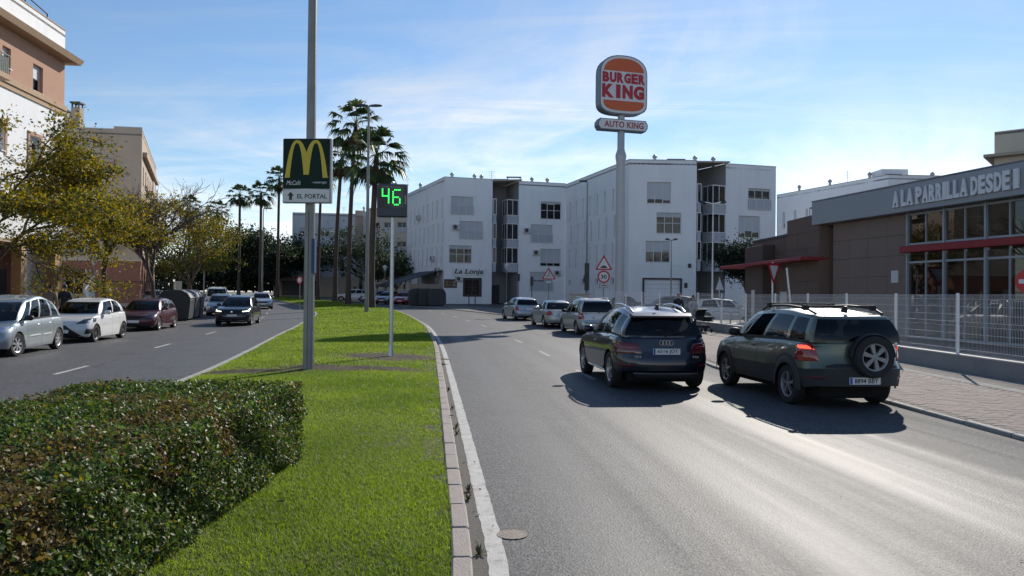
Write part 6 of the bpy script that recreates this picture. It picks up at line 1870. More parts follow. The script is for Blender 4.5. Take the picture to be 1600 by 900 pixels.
# ---- palms
def palm_crown_mesh(seed, R=2.2, n=36, dead=16, live_cols=((0.050, 0.080, 0.028), (0.072, 0.100, 0.034), (0.036, 0.058, 0.022)), low=-0.75):
    r = random.Random(seed); V = []; F = []; T = []
    def fan(a, el, pet, rad_, col, droop, nseg=15, spread=2.2):
        d = Vector((math.cos(a) * math.cos(el), math.sin(a) * math.cos(el), math.sin(el))); s = Vector((-math.sin(a), math.cos(a), 0)); u = s.cross(d) * -1
        # petiole
        n0 = len(V); wq = 0.03; hub = d * pet; hub.z -= 0.10 * pet * pet
        V.extend([s * wq, -s * wq, hub - s * wq * .6, hub + s * wq * .6]); T.extend([(col[0] * 1.3, col[1] * 1.1, col[2])] * 4); F.append((n0, n0 + 1, n0 + 2, n0 + 3))
        for i in range(nseg):
            ph = lerp(-spread / 2, spread / 2, i / (nseg - 1)) + r.uniform(-.04, .04)
            dd = (d * math.cos(ph) + s * math.sin(ph)); nn = dd.cross(u).normalized()
            L = rad_ * (1 - 0.25 * (abs(ph) / (spread / 2)) ** 2) * r.uniform(0.85, 1.1)
            w_ = 0.055 * rad_ / 0.9
            m_ = hub + dd * L * 0.6 + u * (-0.05 * abs(ph)); e_ = hub + dd * L; e_.z -= droop * L * r.uniform(0.6, 1.3); m_.z -= droop * L * 0.18
            n0 = len(V); c = [v * r.uniform(0.75, 1.25) for v in col]
            V.extend([hub + nn * w_ * .3, hub - nn * w_ * .3, m_ - nn * w_, e_, m_ + nn * w_]); T.extend([c] * 5)
            F.append((n0, n0 + 1, n0 + 2)); F.append((n0, n0 + 2, n0 + 4)); F.append((n0 + 4, n0 + 2, n0 + 3))
            V_fix.append(0)
    V_fix = []
    quads = []
    for k in range(n):
        q = k / (n - 1); el = lerp(1.35, low, q ** 0.85) + r.uniform(-.14, .14)
        a = k * 2.399963 + r.uniform(-.25, .25)
        fan(a, el, R * 0.60 * r.uniform(0.8, 1.12), R * 0.46, random.Random(seed * 97 + k).choice(live_cols), 0.42 + 0.45 * q)
    for k in range(dead):
        a = k * 2.399963 + 1.0; fan(a, r.uniform(-1.35, -0.95), R * 0.42, R * 0.42, (0.10, 0.065, 0.035), 0.25, 9, 1.5)
    # split the quad petioles into triangles so that all faces match
    F3 = []
    for f in F:
        if len(f) == 4: F3 += [(f[0], f[1], f[2]), (f[0], f[2], f[3])]
        else: F3.append(f)
    return mesh_np('crown', np.array([tuple(v) for v in V]), np.array(F3), leaf_mat('palm_frond', 0.5, 0.28, 0.35), np.array([tuple(t) for t in T]))
pc = [palm_crown_mesh(s, 2.2, 36, d) for s, d in ((1, 14), (2, 10), (3, 20))]
def palm(label, x, y, z0, h, R, k, r0, lean=(0, 0), group='palms along the median'):
    root = thing('palm_tree', label, 'palm tree', (x, y, z0), 0, group)
    t = MB(); pts = []; rr = []
    for i in range(13):
        q = i / 12; pts.append((lean[0] * q * q, lean[1] * q, h * q)); rr.append(r0 * (1.35 if i == 0 else 1.12 if i == 1 else lerp(1.0, 0.72, q)) * random.uniform(0.97, 1.03))
    t.tube(pts, rr, 10); t.build('trunk', m_palm_bark, root, smooth=True, angle=60)
    c = link('crown', pc[k % 3], root); c.location = (lean[0], lean[1], h); c.scale = (R / 2.2,) * 3; c.rotation_euler = (0, 0, k * 1.7); c['kind'] = 'stuff'
mz = KZ + 0.05
palm('broad palm just behind the tall double lamp post, brown skirt of dead fronds', -12.2, 66.5, mz, 13.2, 3.2, 2, 0.30, (0.35, 0))
palm('tallest palm of the group beside the double lamp post, leaning slightly right', -16.2, 76.0, mz, 17.9, 3.05, 0, 0.24, (0.55, 0))
palm('slim palm standing left of the tallest one, right of the burger board', -21.2, 92.0, mz, 17.2, 3.0, 1, 0.26, (0.65, 0))
palm('palm whose crown hides behind the menu board, thin trunk right of the board post', -24.0, 95.0, mz, 15.6, 2.2, 3, 0.20, (0.3, 0))
palm('palm whose trunk shows just left of the board post under the board', -26.7, 99.0, mz, 15.8, 2.2, 4, 0.22, (0.35, 0))
palm('tall palm left of the menu board, crown nearest to the board', -33.0, 108.0, mz, 16.9, 2.2, 5, 0.22, (0.1, 0))
palm('palm with drooping skirt second to the left of the menu board', -33.8, 103.0, mz, 14.2, 2.15, 6, 0.22)
palm('palm third to the left of the menu board above the dark evergreens', -40.2, 113.0, mz, 15.1, 2.15, 7, 0.22)
palm('short palm rising behind the golden-leaved street tree', -48.5, 126.0, PZ, 14.2, 2.3, 8, 0.22, group='palms beyond the left pavement')
palm('palm crown seen through the bare street tree', -50.5, 120.0, PZ, 14.2, 2.2, 9, 0.22, group='palms beyond the left pavement')

# ---- street trees on the left pavement
GOLD = [(0.19, 0.140, 0.018), (0.135, 0.125, 0.022), (0.080, 0.095, 0.022), (0.058, 0.075, 0.022), (0.24, 0.165, 0.02)]
tree('street_tree', 'big street tree with green and golden leaves at the left frame edge', (-21.2, 31.0, 0.15), 8.8, 0.95, 5, GOLD, [7, 5, 5, 3, 5], 50000, 0.15, 0.17, 4, group='street trees on the left pavement', trunk_frac=0.24, clump=0.40, droop=0.4, kids=4, n_main=6)
tree('street_tree', 'thinning golden-leaved street tree with a dark trunk behind the maroon car', (-21.2, 40.0, 0.15), 7.9, 0.85, 12, GOLD, [6, 4, 2, 1, 5], 8000, 0.15, 0.19, 4, group='street trees on the left pavement', trunk_frac=0.42, clump=0.34, bare_frac=0.5, kids=4, lean=(0.05, 0))
tree('street_tree', 'bare street tree with a pale trunk next to the waste containers', (-23.4, 50.4, 0.15), 7.0, 0.75, 34, GOLD, [1, 1, 1, 1, 1], 500, 0.12, 0.20, 5, group='street trees on the left pavement', trunk_frac=0.36, bark=M('bark_grey_brown', (0.085, 0.066, 0.056), 0.9, var=0.25, vscale=7, bump=0.7, bscale=25), kids=4, bare_frac=0.7)
tree('street_tree', 'golden-green rounded street tree beyond the bare one', (-27.7, 66.0, PZ), 7.4, 0.9, 9, GOLD, [4, 5, 3, 3, 3], 13000, 0.17, 0.16, 4, group='street trees on the left pavement', trunk_frac=0.28, clump=0.45, kids=4)
tree('street_tree', 'smaller olive-leaved street tree farthest along the left pavement', (-33.5, 76.0, PZ), 6.6, 1.05, 14, GOLD, [1, 3, 5, 6, 0], 9000, 0.22, 0.13, 4, group='street trees on the left pavement', trunk_frac=0.3, clump=0.6)
DARK = [(0.022, 0.034, 0.016), (0.030, 0.045, 0.020), (0.016, 0.024, 0.013)]
for k, (x, y, h, lab) in enumerate(((-43.5, 122, 9.2, 'dark evergreen left of the far lamp post, widest of the dark row'), (-38.2, 124, 9.8, 'dark evergreen right behind the far single-arm lamp post'), (-48.5, 128, 7.0, 'low dark evergreen behind the golden street trees'))):
    tree('evergreen_tree', lab, (x, y, PZ), h, 1.15, 40 + k, DARK, [3, 2, 3], 15000, 0.42, 0.25, 4, kids=4, group='dark evergreens at the end of the avenue', trunk_frac=0.22, clump=0.9)
tree('evergreen_tree', 'dark evergreen behind the slim palm trunks in front of the weathered block', (-20.2, 108, PZ), 9.4, 1.1, 51, DARK, [3, 2, 3], 6000, 0.36, 0.22, 4, trunk_frac=0.25, clump=0.85)
tree('evergreen_tree', 'small dark tree beside the lamp post trunk left of the awning', (-15.6, 104, PZ), 6.2, 1.1, 52, DARK, [3, 2, 3], 3500, 0.32, 0.18, 4, trunk_frac=0.25, clump=0.7)
tree('evergreen_tree', 'dark olive tree against the white block beside the brown restaurant wing', (20.0, 64.0, 0.05), 5.2, 0.75, 61, [(0.035, 0.048, 0.028), (0.05, 0.06, 0.035), (0.025, 0.034, 0.02)], [3, 2, 3], 12000, 0.22, 0.2, 4, trunk_frac=0.2, clump=0.6)
# far hedge bank that closes the avenue
rg = np.random.default_rng(3); n = 22000
xx = rg.uniform(-150, -20, n); yy = 143 + rg.normal(0, 2.0, n) + (xx + 100) * -0.1; hh = 3.0 + 3.5 * value_noise(xx, yy * 0, 0.12, 8) 
zz = rg.random(n) ** 1.1 * hh
zz += 0.95
o = link('far_trees', leaves_mesh('far_trees', np.stack([xx, yy, zz], 1), 0.9, [(0.03, 0.045, 0.02), (0.05, 0.06, 0.025), (0.06, 0.055, 0.03)], [3, 2, 1], m_leaf, 8)); tag(o, 'distant belt of trees closing the avenue', 'trees', kind='stuff')
# ================================================================ STREET FURNITURE AND SIGNS
m_galv = M('lamp_post_steel', (0.27, 0.265, 0.245), 0.55, 0.35, var=0.12, vscale=3, bump=0.1, bscale=30, dirt=(0.17, 0.15, 0.13), dirt_amt=0.5)
m_galv_b = M('bright_galvanised_post', (0.46, 0.48, 0.50), 0.35, 0.75, var=0.06, vscale=5)
m_post_w = M('white_fence_paint', (0.74, 0.75, 0.76), 0.45, var=0.04)
m_dark_metal = M('dark_grey_metal', (0.055, 0.057, 0.06), 0.5, 0.2, var=0.1)

# ---- fence on a low wall
m_wall_c = M('concrete_wall', (0.29, 0.285, 0.275), 0.9, var=0.08, vscale=1.5, bump=0.2, bscale=40, dirt=(0.19, 0.18, 0.17), dirt_amt=0.5, dirt_scale=1.0)
fence = thing('mesh_fence', 'white welded mesh fence on a low concrete wall along the pavement', 'fence', (9.9, 20, PZ))
WT = 0.44
sF0, sF1 = FENCE.s_at_y(8.5), FENCE.s_at_y(56.0)
P = []; F = []
n = 60
for i in range(n + 1):
    s = lerp(sF0, sF1, i / n)
    for o_, z in ((-0.09, PZ - 0.05), (-0.09, WT), (0.09, WT), (0.09, 0.0)):
        x, y, _ = FENCE.at(s, o_); P.append((x, y, z))
for i in range(n):
    for k in range(3): F.append((4 * i + k, 4 * i + 4 + k, 4 * i + 5 + k, 4 * i + 1 + k))
b = MB(); b.add(P, F); b.build('base_wall', m_wall_c, fence, world=True)
P = []; F = []
for i in range(n + 1):
    s = lerp(sF0, sF1, i / n)
    for o_, z in ((-0.11, WT + 0.002), (-0.11, WT + 0.035), (0.11, WT + 0.035), (0.11, WT + 0.002)):
        x, y, _ = FENCE.at(s, o_); P.append((x, y, z))
for i in range(n):
    for k in range(4): F.append((4 * i + k, 4 * i + 4 + k, 4 * i + 4 + (k + 1) % 4, 4 * i + (k + 1) % 4))
b = MB(); b.add(P, F); b.build('wall_coping', M('pale_coping', (0.46, 0.45, 0.43), 0.8, var=0.06), fence, world=True)
FT = 1.9
post_s = []
yp = [12.57, 15.49, 18.45, 21.46, 24.51, 27.61, 30.76, 33.97, 36.83, 39.49, 42.1, 44.69, 47.23, 49.75, 52.22, 54.67]
for y in yp: post_s.append(FENCE.s_at_y(y))
pb = MB(); pb.bbox(-0.03, 0.03, -0.03, 0.03, WT + 0.03, FT + 0.03, 0.008); pmesh_ = pb.mesh('post', m_post_w)
for s in post_s:
    x, y, h = FENCE.at(s); o = link('post', pmesh_, fence); o.matrix_parent_inverse = basis(fence).inverted(); o.location = (x, y, 0); o.rotation_euler = (0, 0, h)
for s0, s1 in zip(post_s, post_s[1:]):
    a = FENCE.at(s0); c = FENCE.at(s1); d = Vector((c[0] - a[0], c[1] - a[1], 0)); L = d.length; d.normalize(); nn = Vector((d.y, -d.x, 0))
    T = Matrix(((d.x, nn.x, 0, a[0]), (d.y, nn.y, 0, a[1]), (0, 0, 1, 0), (0, 0, 0, 1)))
    b = MB(T); nw = int((L - 0.08) / 0.05); w_ = 0.0024
    folds = [0.55, 1.20, 1.84]
    def fold_off(z):
        for f in folds:
            if abs(z - f) < 0.05: return 0.03 * (1 - abs(z - f) / 0.05)
        return 0
    zs = [WT + 0.06]
    for f in folds: zs += [f - 0.05, f, f + 0.05]
    zs.append(FT)
    for i in range(nw + 1):
        u = 0.04 + i * (L - 0.08) / nw
        for za, zb in zip(zs, zs[1:]):
            if zb - za < 0.012: continue
            ya, yb = fold_off(za), fold_off(zb)
            b.add([(u - w_, ya - w_, za), (u + w_, ya - w_, za), (u, ya + w_, za), (u - w_, yb - w_, zb), (u + w_, yb - w_, zb), (u, yb + w_, zb)], [(0, 1, 4, 3), (1, 2, 5, 4), (2, 0, 3, 5)])
    for z in [WT + 0.065, 0.60, 0.78, 0.97, 1.15, 1.25, 1.42, 1.61, 1.79, 1.89]:
        b.box(0.03, L - 0.03, fold_off(z) - 0.006, fold_off(z) - 0.001, z - 0.0028, z + 0.0028)
    o = b.build('mesh_panel', m_post_w, fence, world=True); o['kind'] = 'stuff'

# ---- lamp posts
def lamp_head(b, x, y, z, ang, L=0.85):
    T0 = b.T; b.T = T0 @ Matrix.Translation((x, y, z)) @ Matrix.Rotation(ang, 4, 'Z')
    sec = []
    for q, w, h0, h1 in ((0, 0.07, -0.04, 0.05), (0.2, 0.12, -0.05, 0.08), (0.55, 0.17, -0.04, 0.10), (0.85, 0.15, -0.02, 0.08), (1.0, 0.08, 0.0, 0.05)):
        sec.append([(q * L, -w, h0), (q * L, w, h0), (q * L, w * 0.8, h1), (q * L, -w * 0.8, h1)])
    vs = [p for s in sec for p in s]; fs = [(0, 1, 2, 3), tuple(reversed(range(16, 20)))]
    for i in range(4):
        for k in range(4): fs.append((i * 4 + k, i * 4 + (k + 1) % 4, i * 4 + 4 + (k + 1) % 4, i * 4 + 4 + k))
    b.add(vs, fs); b.T = T0
def street_lamp(label, x, y, z0, h, heads_, r0=0.09, arm=0.35, group='street lamps', mat=None, L=0.85, box=False):
    root = thing('street_lamp', label, 'street lamp', (x, y, z0), 0, group)
    b = MB(); b.lathe([(r0 * 1.6, 0), (r0 * 1.6, 0.06), (r0 * 1.05, 0.10), (r0, 1.2), (r0 * 0.5, h)], 14, 'z', caps=True); b.build('post', mat or m_galv, root, smooth=True, angle=40)
    for a in heads_:
        b = MB(); d = Vector((math.cos(a), math.sin(a), 0))
        if arm: b.tube([(0, 0, h - 0.05), d * arm * 0.5 + Vector((0, 0, h + 0.03)), d * arm + Vector((0, 0, h + 0.06))], 0.035, 7)
        b.build('arm', mat or m_galv, root)
        b = MB(); lamp_head(b, d.x * arm, d.y * arm, h + 0.06, a, L); b.build('lamp_head', m_dark_metal, root, smooth=True, angle=40)
    if box:
        b = MB(); b.bbox(-0.2, 0.2, -r0 - 0.24, -r0 + 0.02, 1.8, 4.2, 0.02); b.build('junction_box', m_dark_metal, root)
    return root
street_lamp('tall double-headed lamp post standing on the median lawn by the palms', -10.4, 55.0, KZ + 0.0, 14.8, (0.0, PI), 0.15, 0.05, L=0.9)
street_lamp('single-arm lamp post on the far median beside the dark evergreens', -29.9, 92.0, KZ, 11.0, (0.0,), 0.10, 0.1, L=1.0)
street_lamp('double-headed lamp behind the golden street trees', -38.5, 96.0, PZ, 10.0, (0.1, PI), 0.10, 0.2)
street_lamp('slim lamp post with one arm in front of the angled white facade', 6.6, 68.0, PZ, 11.4, (PI,), 0.11, 0.0, L=0.75, box=True)
street_lamp('thin double-arm lamp rising from the car park in front of the dark stairwell', 12.46, 47.75, 0.05, 7.4, (0.15, PI), 0.06, 0.5, L=0.35, mat=m_post_w)
street_lamp('short car park lamp in front of the garage door', 11.7, 56.5, 0.05, 5.6, (PI, 0), 0.06, 0.15, L=0.3)
street_lamp('car park lamp showing above the brown restaurant wing', 24.0, 62.0, 0.05, 8.6, (0.0,), 0.06, 0.0, L=0.9)
for x, y, lab in ((-15.9, 96.0, 'globe-topped lamp left of the awning terrace'), (-0.6, 84.0, 'pale lantern post beside the dark stairwell of the bar block')):
    root = thing('street_lantern', lab, 'street lantern', (x, y, PZ), 0, 'small lantern posts')
    b = MB(); b.lathe([(0.09, 0), (0.05, 0.3), (0.04, 3.9)], 8, 'z', caps=True); b.build('post', m_galv, root)
    b = MB(); b.lathe([(0.08, 3.9), (0.28, 4.35), (0.30, 4.42), (0.05, 4.6)], 10, 'z', caps=True); b.build('lantern', m_frame, root)
# the left pavement's lantern near the booth
root = thing('street_lantern', 'grey lantern post beside the white booth on the left pavement', 'street lantern', (-27.0, 49.6, PZ))
b = MB(); b.lathe([(0.08, 0), (0.045, 0.3), (0.035, 3.2)], 8, 'z', caps=True); b.build('post', m_galv, root)
b = MB(); b.lathe([(0.07, 3.2), (0.22, 3.55), (0.24, 3.62), (0.05, 3.75)], 10, 'z', caps=True); b.build('lantern', m_galv_b, root)

# ---- burger board on the thick column
x, y = POLE_BOARD
col = thing('lamp_column', 'thick grey steel column carrying the menu board in the lawn', 'lamp column', (x, y, KZ))
b = MB(); b.lathe([(0.118, -0.05), (0.115, 0.5), (0.108, 2.0), (0.075, 12.0)], 12, 'z', caps=True); b.build('shaft', m_galv, col, smooth=True, angle=20)
b = MB(); b.box(-0.003, 0.003, -0.125, -0.10, 0.0, 3.3); b.build('seam', m_dark_metal, col)
b = MB(); b.box(0.06, 0.125, -0.09, 0.05, 2.05, 2.75); b.build('blue_tag', M('blue_plate', (0.03, 0.06, 0.16), 0.5), col)
board = thing('menu_board', 'dark green board with yellow arches above a white arrow panel', 'sign', (x, y, KZ), rad(-3))
BW, z0, z1 = 1.0, 3.60 - KZ, 4.91 - KZ
m_bgreen = M('board_dark_green', (0.010, 0.026, 0.020), 0.55, var=0.06, spec=0.15)
b = MB(); b.bbox(-BW / 2, BW / 2, -0.24, -0.13, z0, z1, 0.012); b.build('case', M('board_case', (0.30, 0.31, 0.32), 0.4, 0.5), board)
b = MB(); b.box(-BW / 2 + 0.012, BW / 2 - 0.03, -0.247, -0.241, z0 + 0.29, z1 - 0.012); b.build('green_panel', m_bgreen, board)
pw = [(-BW / 2 + 0.012, z0 + 0.02), (BW / 2 - 0.03, z0 + 0.02), (BW / 2 - 0.03, z0 + 0.25)] + [(lerp(BW / 2 - 0.03, -BW / 2 + 0.012, t), z0 + 0.25 + 0.04 * 4 * t * (1 - t)) for t in np.linspace(0.1, 0.9, 9)] + [(-BW / 2 + 0.012, z0 + 0.25)]
b = MB(); b.prism(pw, -0.253, -0.2475, 'y'); wp = b.build('arrow_panel', M('panel_off_white', (0.66, 0.66, 0.63), 0.45, var=0.03), board)
# arches
def arches(w, h):
    cx = 0.28
    def ol(yv): return cx - 0.28 * (1 - yv) ** (1 / 2.5)
    def orr(yv): return cx + 0.34 * (1 - yv) ** (1 / 2.5)
    def il(yv): return cx - 0.165 * max(0, 1 - yv / 0.92) ** (1 / 2.4)
    def ir(yv): return cx + 0.165 * max(0, 1 - yv / 0.92) ** (1 / 2.4)
    L = [(ol(v), v) for v in np.linspace(0, 0.7, 8)] + [(ol(v), v) for v in (0.8, 0.87, 0.93, 0.97, 0.99, 1.0)] + [(orr(v), v) for v in (0.99, 0.97, 0.93, 0.87, 0.8, 0.74, 0.68)]
    L[-1] = (0.5, 1 - (0.22 / 0.34) ** 2.5)
    R = [(1 - a, c) for a, c in reversed(L[:-1])]
    inR = [(1 - il(v), v) for v in (0, .15, .3, .45, .6, .7, .78, .84, .88, .91, .92)] + [(1 - ir(v), v) for v in (.91, .88, .84, .78, .7, .6, .45, .3, .15, .08)]
    inL = [(1 - a, c) for a, c in reversed(inR)]
    poly = L + R + inR + inL
    return [((a - 0.5) * w, c * h) for a, c in poly]
b = MB(); b.prism([(a - 0.01, c + z0 + 0.51) for a, c in arches(0.88, 0.765)], -0.256, -0.2475, 'y'); b.build('arches_emblem', M('arch_yellow', (0.60, 0.46, 0.03), 0.4, var=0.04), board)
m_wht = M('sign_white', (0.72, 0.72, 0.72), 0.45, var=0.02); m_blk = M('sign_black', (0.02, 0.022, 0.024), 0.45, var=0.02)
lettering('McCafé', 0.29, 0.09, 0.0, m_wht, board, (-0.27, -0.2485, z0 + 0.41), shear=0.25)
lettering('~mcwraps', 0.30, 0.055, 0.0, m_wht, board, (0.26, -0.2485, z0 + 0.405), shear=0.3)
lettering('®', 0.035, 0.035, 0.0, M('grey_ink', (0.3, 0.3, 0.3), 0.5), board, (0.435, -0.2485, z0 + 0.53))
lettering('EL PORTAL', 0.61, 0.092, 0.0, m_blk, board, (0.115, -0.2545, z0 + 0.135), bold=0.022)
b = MB(); b.prism([(-0.395, z0 + 0.145), (-0.325, z0 + 0.225), (-0.255, z0 + 0.145), (-0.295, z0 + 0.145), (-0.295, z0 + 0.06), (-0.355, z0 + 0.06), (-0.355, z0 + 0.145)], -0.2575, -0.2535, 'y'); b.build('arrow', m_blk, board)
b = MB()
for z in (z0 + 0.2, z1 - 0.2): b.box(-0.14, 0.14, -0.13, 0.13, z - 0.02, z + 0.02)
b.build('clamp', m_dark_metal, board)

# ---- speed display
x, y = POLE_SPEED
sd = thing('speed_display', 'radar speed display with green digits 46 on a bright steel post', 'speed display', (x, y, KZ + 0.02))
b = MB(); b.lathe([(0.16, 0), (0.16, 0.015)], 12, 'z', caps=True); b.lathe([(0.085, 0.016), (0.05, 0.34)], 10, 'z', caps=True); b.lathe([(0.05, 0.34), (0.05, 3.7)], 12, 'z', caps=True); b.build('post', m_galv_b, sd, smooth=True, angle=30)
zs0, zs1 = 3.54, 4.37
b = MB(); b.bbox(-0.38, 0.38, -0.12, 0.07, zs0, zs1, 0.03); b.build('case', M('display_case_grey', (0.055, 0.062, 0.072), 0.45, var=0.05), sd)
b = MB(); b.box(-0.34, 0.29, -0.126, -0.121, zs0 + 0.24, zs1 - 0.05); b.build('screen', M('display_screen_black', (0.012, 0.014, 0.018), 0.25, coat=0.3, var=0), sd)
b = MB(); b.box(-0.35, 0.30, -0.126, -0.121, zs0 + 0.03, zs0 + 0.23); b.build('lower_panel', M('display_lower_panel', (0.05, 0.06, 0.08), 0.4, var=0.05), sd)
b = MB(); b.lathe([(0.05, zs1), (0.045, zs1 + 0.05), (0.02, zs1 + 0.08)], 10, 'z', caps=True); b.build('antenna_cap', m_galv_b, sd)
b = MB(); b.bbox(-0.395, 0.395, -0.02, 0.02, zs1 - 0.03, zs1 + 0.012, 0.01); b.build('rim', m_galv_b, sd)
lettering('TU VELOCIDAD', 0.46, 0.04, 0.0, M('dim_letters', (0.32, 0.33, 0.34), 0.5), sd, (-0.04, -0.1275, zs1 - 0.075))
o = lettering('km/h', 0.20, 0.05, 0.0, m_wht, sd, (0.335, -0.1215, zs0 + 0.44)); o.rotation_euler = (0, -PI / 2, 0)
m_led = M('green_led', (0.04, 1.0, 0.13), 0.4, var=0, emit=1.15)
seg = {'4': 'bcfg', '6': 'acdefg'}
def digit(ch, ox, oz, w=0.135, h=0.30):
    dots = set()
    nx, nz = 5, 9
    for s in seg[ch]:
        if s == 'a': dots |= {(i, 8) for i in range(1, 5)}
        if s == 'd': dots |= {(i, 0) for i in range(1, 4)}
        if s == 'g': dots |= {(i, 4) for i in range(1 if ch == '4' else 0, 4)}
        if s == 'f': dots |= {(0, k) for k in range(4 if ch == '4' else 1, 9 if ch == '4' else 8)}
        if s == 'e': dots |= {(0, k) for k in range(1, 4)}
        if s == 'b': dots |= {(4, k) for k in range(4, 9)}
        if s == 'c': dots |= {(4, k) for k in range(0 if ch == '4' else 1, 4)}
    b = MB()
    for i, k in dots:
        cx_, cz_ = ox + i / 4 * w, oz + k / 8 * h
        b.box(cx_ - 0.0155, cx_ + 0.0155, -0.135, -0.1265, cz_ - 0.0155, cz_ + 0.0155)
    o = b.build('led_digit', m_led, sd); o['label'] = 'lit green digit ' + ch
digit('4', -0.235, zs0 + 0.36, 0.155, 0.335); digit('6', 0.03, zs0 + 0.31, 0.17, 0.37)

# ---- tall burger pole sign
m_bk_case = M('sign_case_grey_blue', (0.17, 0.19, 0.22), 0.45, 0.3, var=0.05)
m_bk_white = M('sign_face_white', (0.66, 0.66, 0.68), 0.35, var=0.02)
m_bun = M('bun_orange', (0.58, 0.115, 0.035), 0.35, var=0.03)
m_bk_red = M('letter_red', (0.42, 0.022, 0.035), 0.35, var=0.03)
m_pole_w = M('pole_white_grey', (0.40, 0.42, 0.45), 0.4, 0.2, var=0.05)
bk = thing('pole_sign', 'towering pole sign with an orange bun emblem and a second board beneath', 'pole sign', (7.49, 53.4, 0.05), rad(16)); bk.scale = (1.064,) * 3
b = MB(); b.lathe([(0.42, 0), (0.42, 0.1), (0.30, 0.15), (0.30, 10.1), (0.36, 10.5), (0.36, 10.62), (0.24, 11.0), (0.23, 13.6)], 20, 'z', caps=True); b.build('pole', m_pole_w, bk, smooth=True, angle=25)
def bun_outline(w, h, top=0.33, n=14, pw=2.4):
    pts = []
    for i in range(n + 1):
        a = PI * i / n; pts.append((w / 2 * math.copysign(abs(math.cos(a)) ** (2 / pw), math.cos(a)), h / 2 - h * top + h * top * math.sin(a) ** (2 / pw)))
    hb_ = 0.22
    for i in range(n + 1):
        a = PI + PI * i / n; pts.append((w / 2 * math.copysign(abs(math.cos(a)) ** (2 / 3.2), math.cos(a)), -h / 2 + h * hb_ - h * hb_ * abs(math.sin(a)) ** (2 / 3.2)))
    return pts
SW, SH, SZ = 3.35, 3.85, 15.15
b = MB(); b.prism([(a, c + SZ) for a, c in bun_outline(SW, SH)], -0.36, 0.36, 'y'); b.build('sign_case', m_bk_case, bk)
b = MB(); b.prism([(a, c + SZ) for a, c in bun_outline(SW - 0.14, SH - 0.14)], -0.38, -0.362, 'y'); b.build('sign_face', m_bk_white, bk)
ins = [(a, c) for a, c in bun_outline(SW - 0.44, SH - 0.44)]
topz = 0.86
tb = [(a, c) for a, c in ins if c > topz]
wt = SW / 2 - 0.24
b = MB(); b.prism([(wt - 0.02, topz + SZ)] + [(a, c + SZ) for a, c in tb] + [(-wt + 0.02, topz + SZ)], -0.395, -0.382, 'y'); b.build('bun_top', m_bun, bk)
lo_ = [(a, c) for a, c in ins if c < -1.12]
b = MB(); b.prism([(-wt + 0.02, -1.06 + SZ)] + [(a, c + SZ) for a, c in lo_] + [(wt - 0.02, -1.06 + SZ)], -0.395, -0.382, 'y'); b.build('bun_bottom', m_bun, bk)
def word(txt, cxs, zc, h, w_each, bold):
    for c, cx_, w_ in zip(txt, cxs, w_each):
        o = lettering(c, w_, h, 0.025, m_bk_red, bk, (cx_, -0.398, zc), name='letter', bold=bold)
ws = [0.45] * 6; xs = [-1.27 + 0.505 * i for i in range(6)]
word('BURGER', xs, SZ + 0.43, 0.66, ws, 0.055)
word('KING', [-1.12, -0.40, 0.26, 1.06], SZ - 0.46, 0.88, [0.80, 0.30, 0.72, 0.74], 0.06)
oct_ = [(-1.75, 0.12), (-1.6, 0.36), (1.6, 0.36), (1.75, 0.12), (1.75, -0.12), (1.6, -0.36), (-1.6, -0.36), (-1.75, -0.12)]
b = MB(); b.prism([(a, c + 12.55) for a, c in oct_], -0.33, 0.33, 'y'); b.build('lower_board', m_bk_case, bk)
b = MB(); b.prism([(a * 0.965, c * 0.86 + 12.55) for a, c in oct_], -0.35, -0.332, 'y'); b.build('lower_board_face', m_bk_white, bk)
lettering('AUTO KING', 2.75, 0.40, 0.015, M('letter_dull_red', (0.34, 0.03, 0.04), 0.4), bk, (0.05, -0.36, 12.55), bold=0.015, spacing=1.05)

# ---- traffic signs
m_sred = M('sign_red', (0.46, 0.02, 0.028), 0.4, var=0.04)
def tri(h, flip=False, r=0.06):
    s = h / 0.866; P = [(-s / 2, 0), (s / 2, 0), (0, h)]
    out = []
    for i in range(3):
        p = Vector(P[i]); a = (Vector(P[i - 1]) - p).normalized(); c = (Vector(P[(i + 1) % 3]) - p).normalized()
        out += [tuple(p + a * r), tuple(p + (a + c) * r * 0.45), tuple(p + c * r)]
    if flip: out = [(a, h - c) for a, c in out]
    return out
def shrink(poly, k):
    cx_ = sum(p[0] for p in poly) / len(poly); cz_ = sum(p[1] for p in poly) / len(poly)
    return [(cx_ + (a - cx_) * k, cz_ + (c - cz_) * k) for a, c in poly]
def sign_post(root, h, mat=None, r=0.03):
    b = MB(); b.lathe([(r, -0.05), (r, h)], 8, 'z', caps=True); b.build('post', mat or m_galv, root)
def circ(r, n=28): return [(r * math.cos(2 * PI * i / n), r * math.sin(2 * PI * i / n)) for i in range(n)]
def plate_sign(root, poly, zc, mat_out, inner=None, mat_in=None, name='sign_plate', y=-0.05):
    b = MB(); b.prism([(a, c + zc) for a, c in poly], y, y + 0.012, 'y'); p = b.build(name, mat_out, root)
    if inner:
        b = MB(); b.prism([(a, c + zc) for a, c in inner], y - 0.005, y - 0.002, 'y'); b.build('sign_face', mat_in, p)
    return p
m_sface = M('sign_face_matt', (0.66, 0.66, 0.66), 0.5, var=0.02)
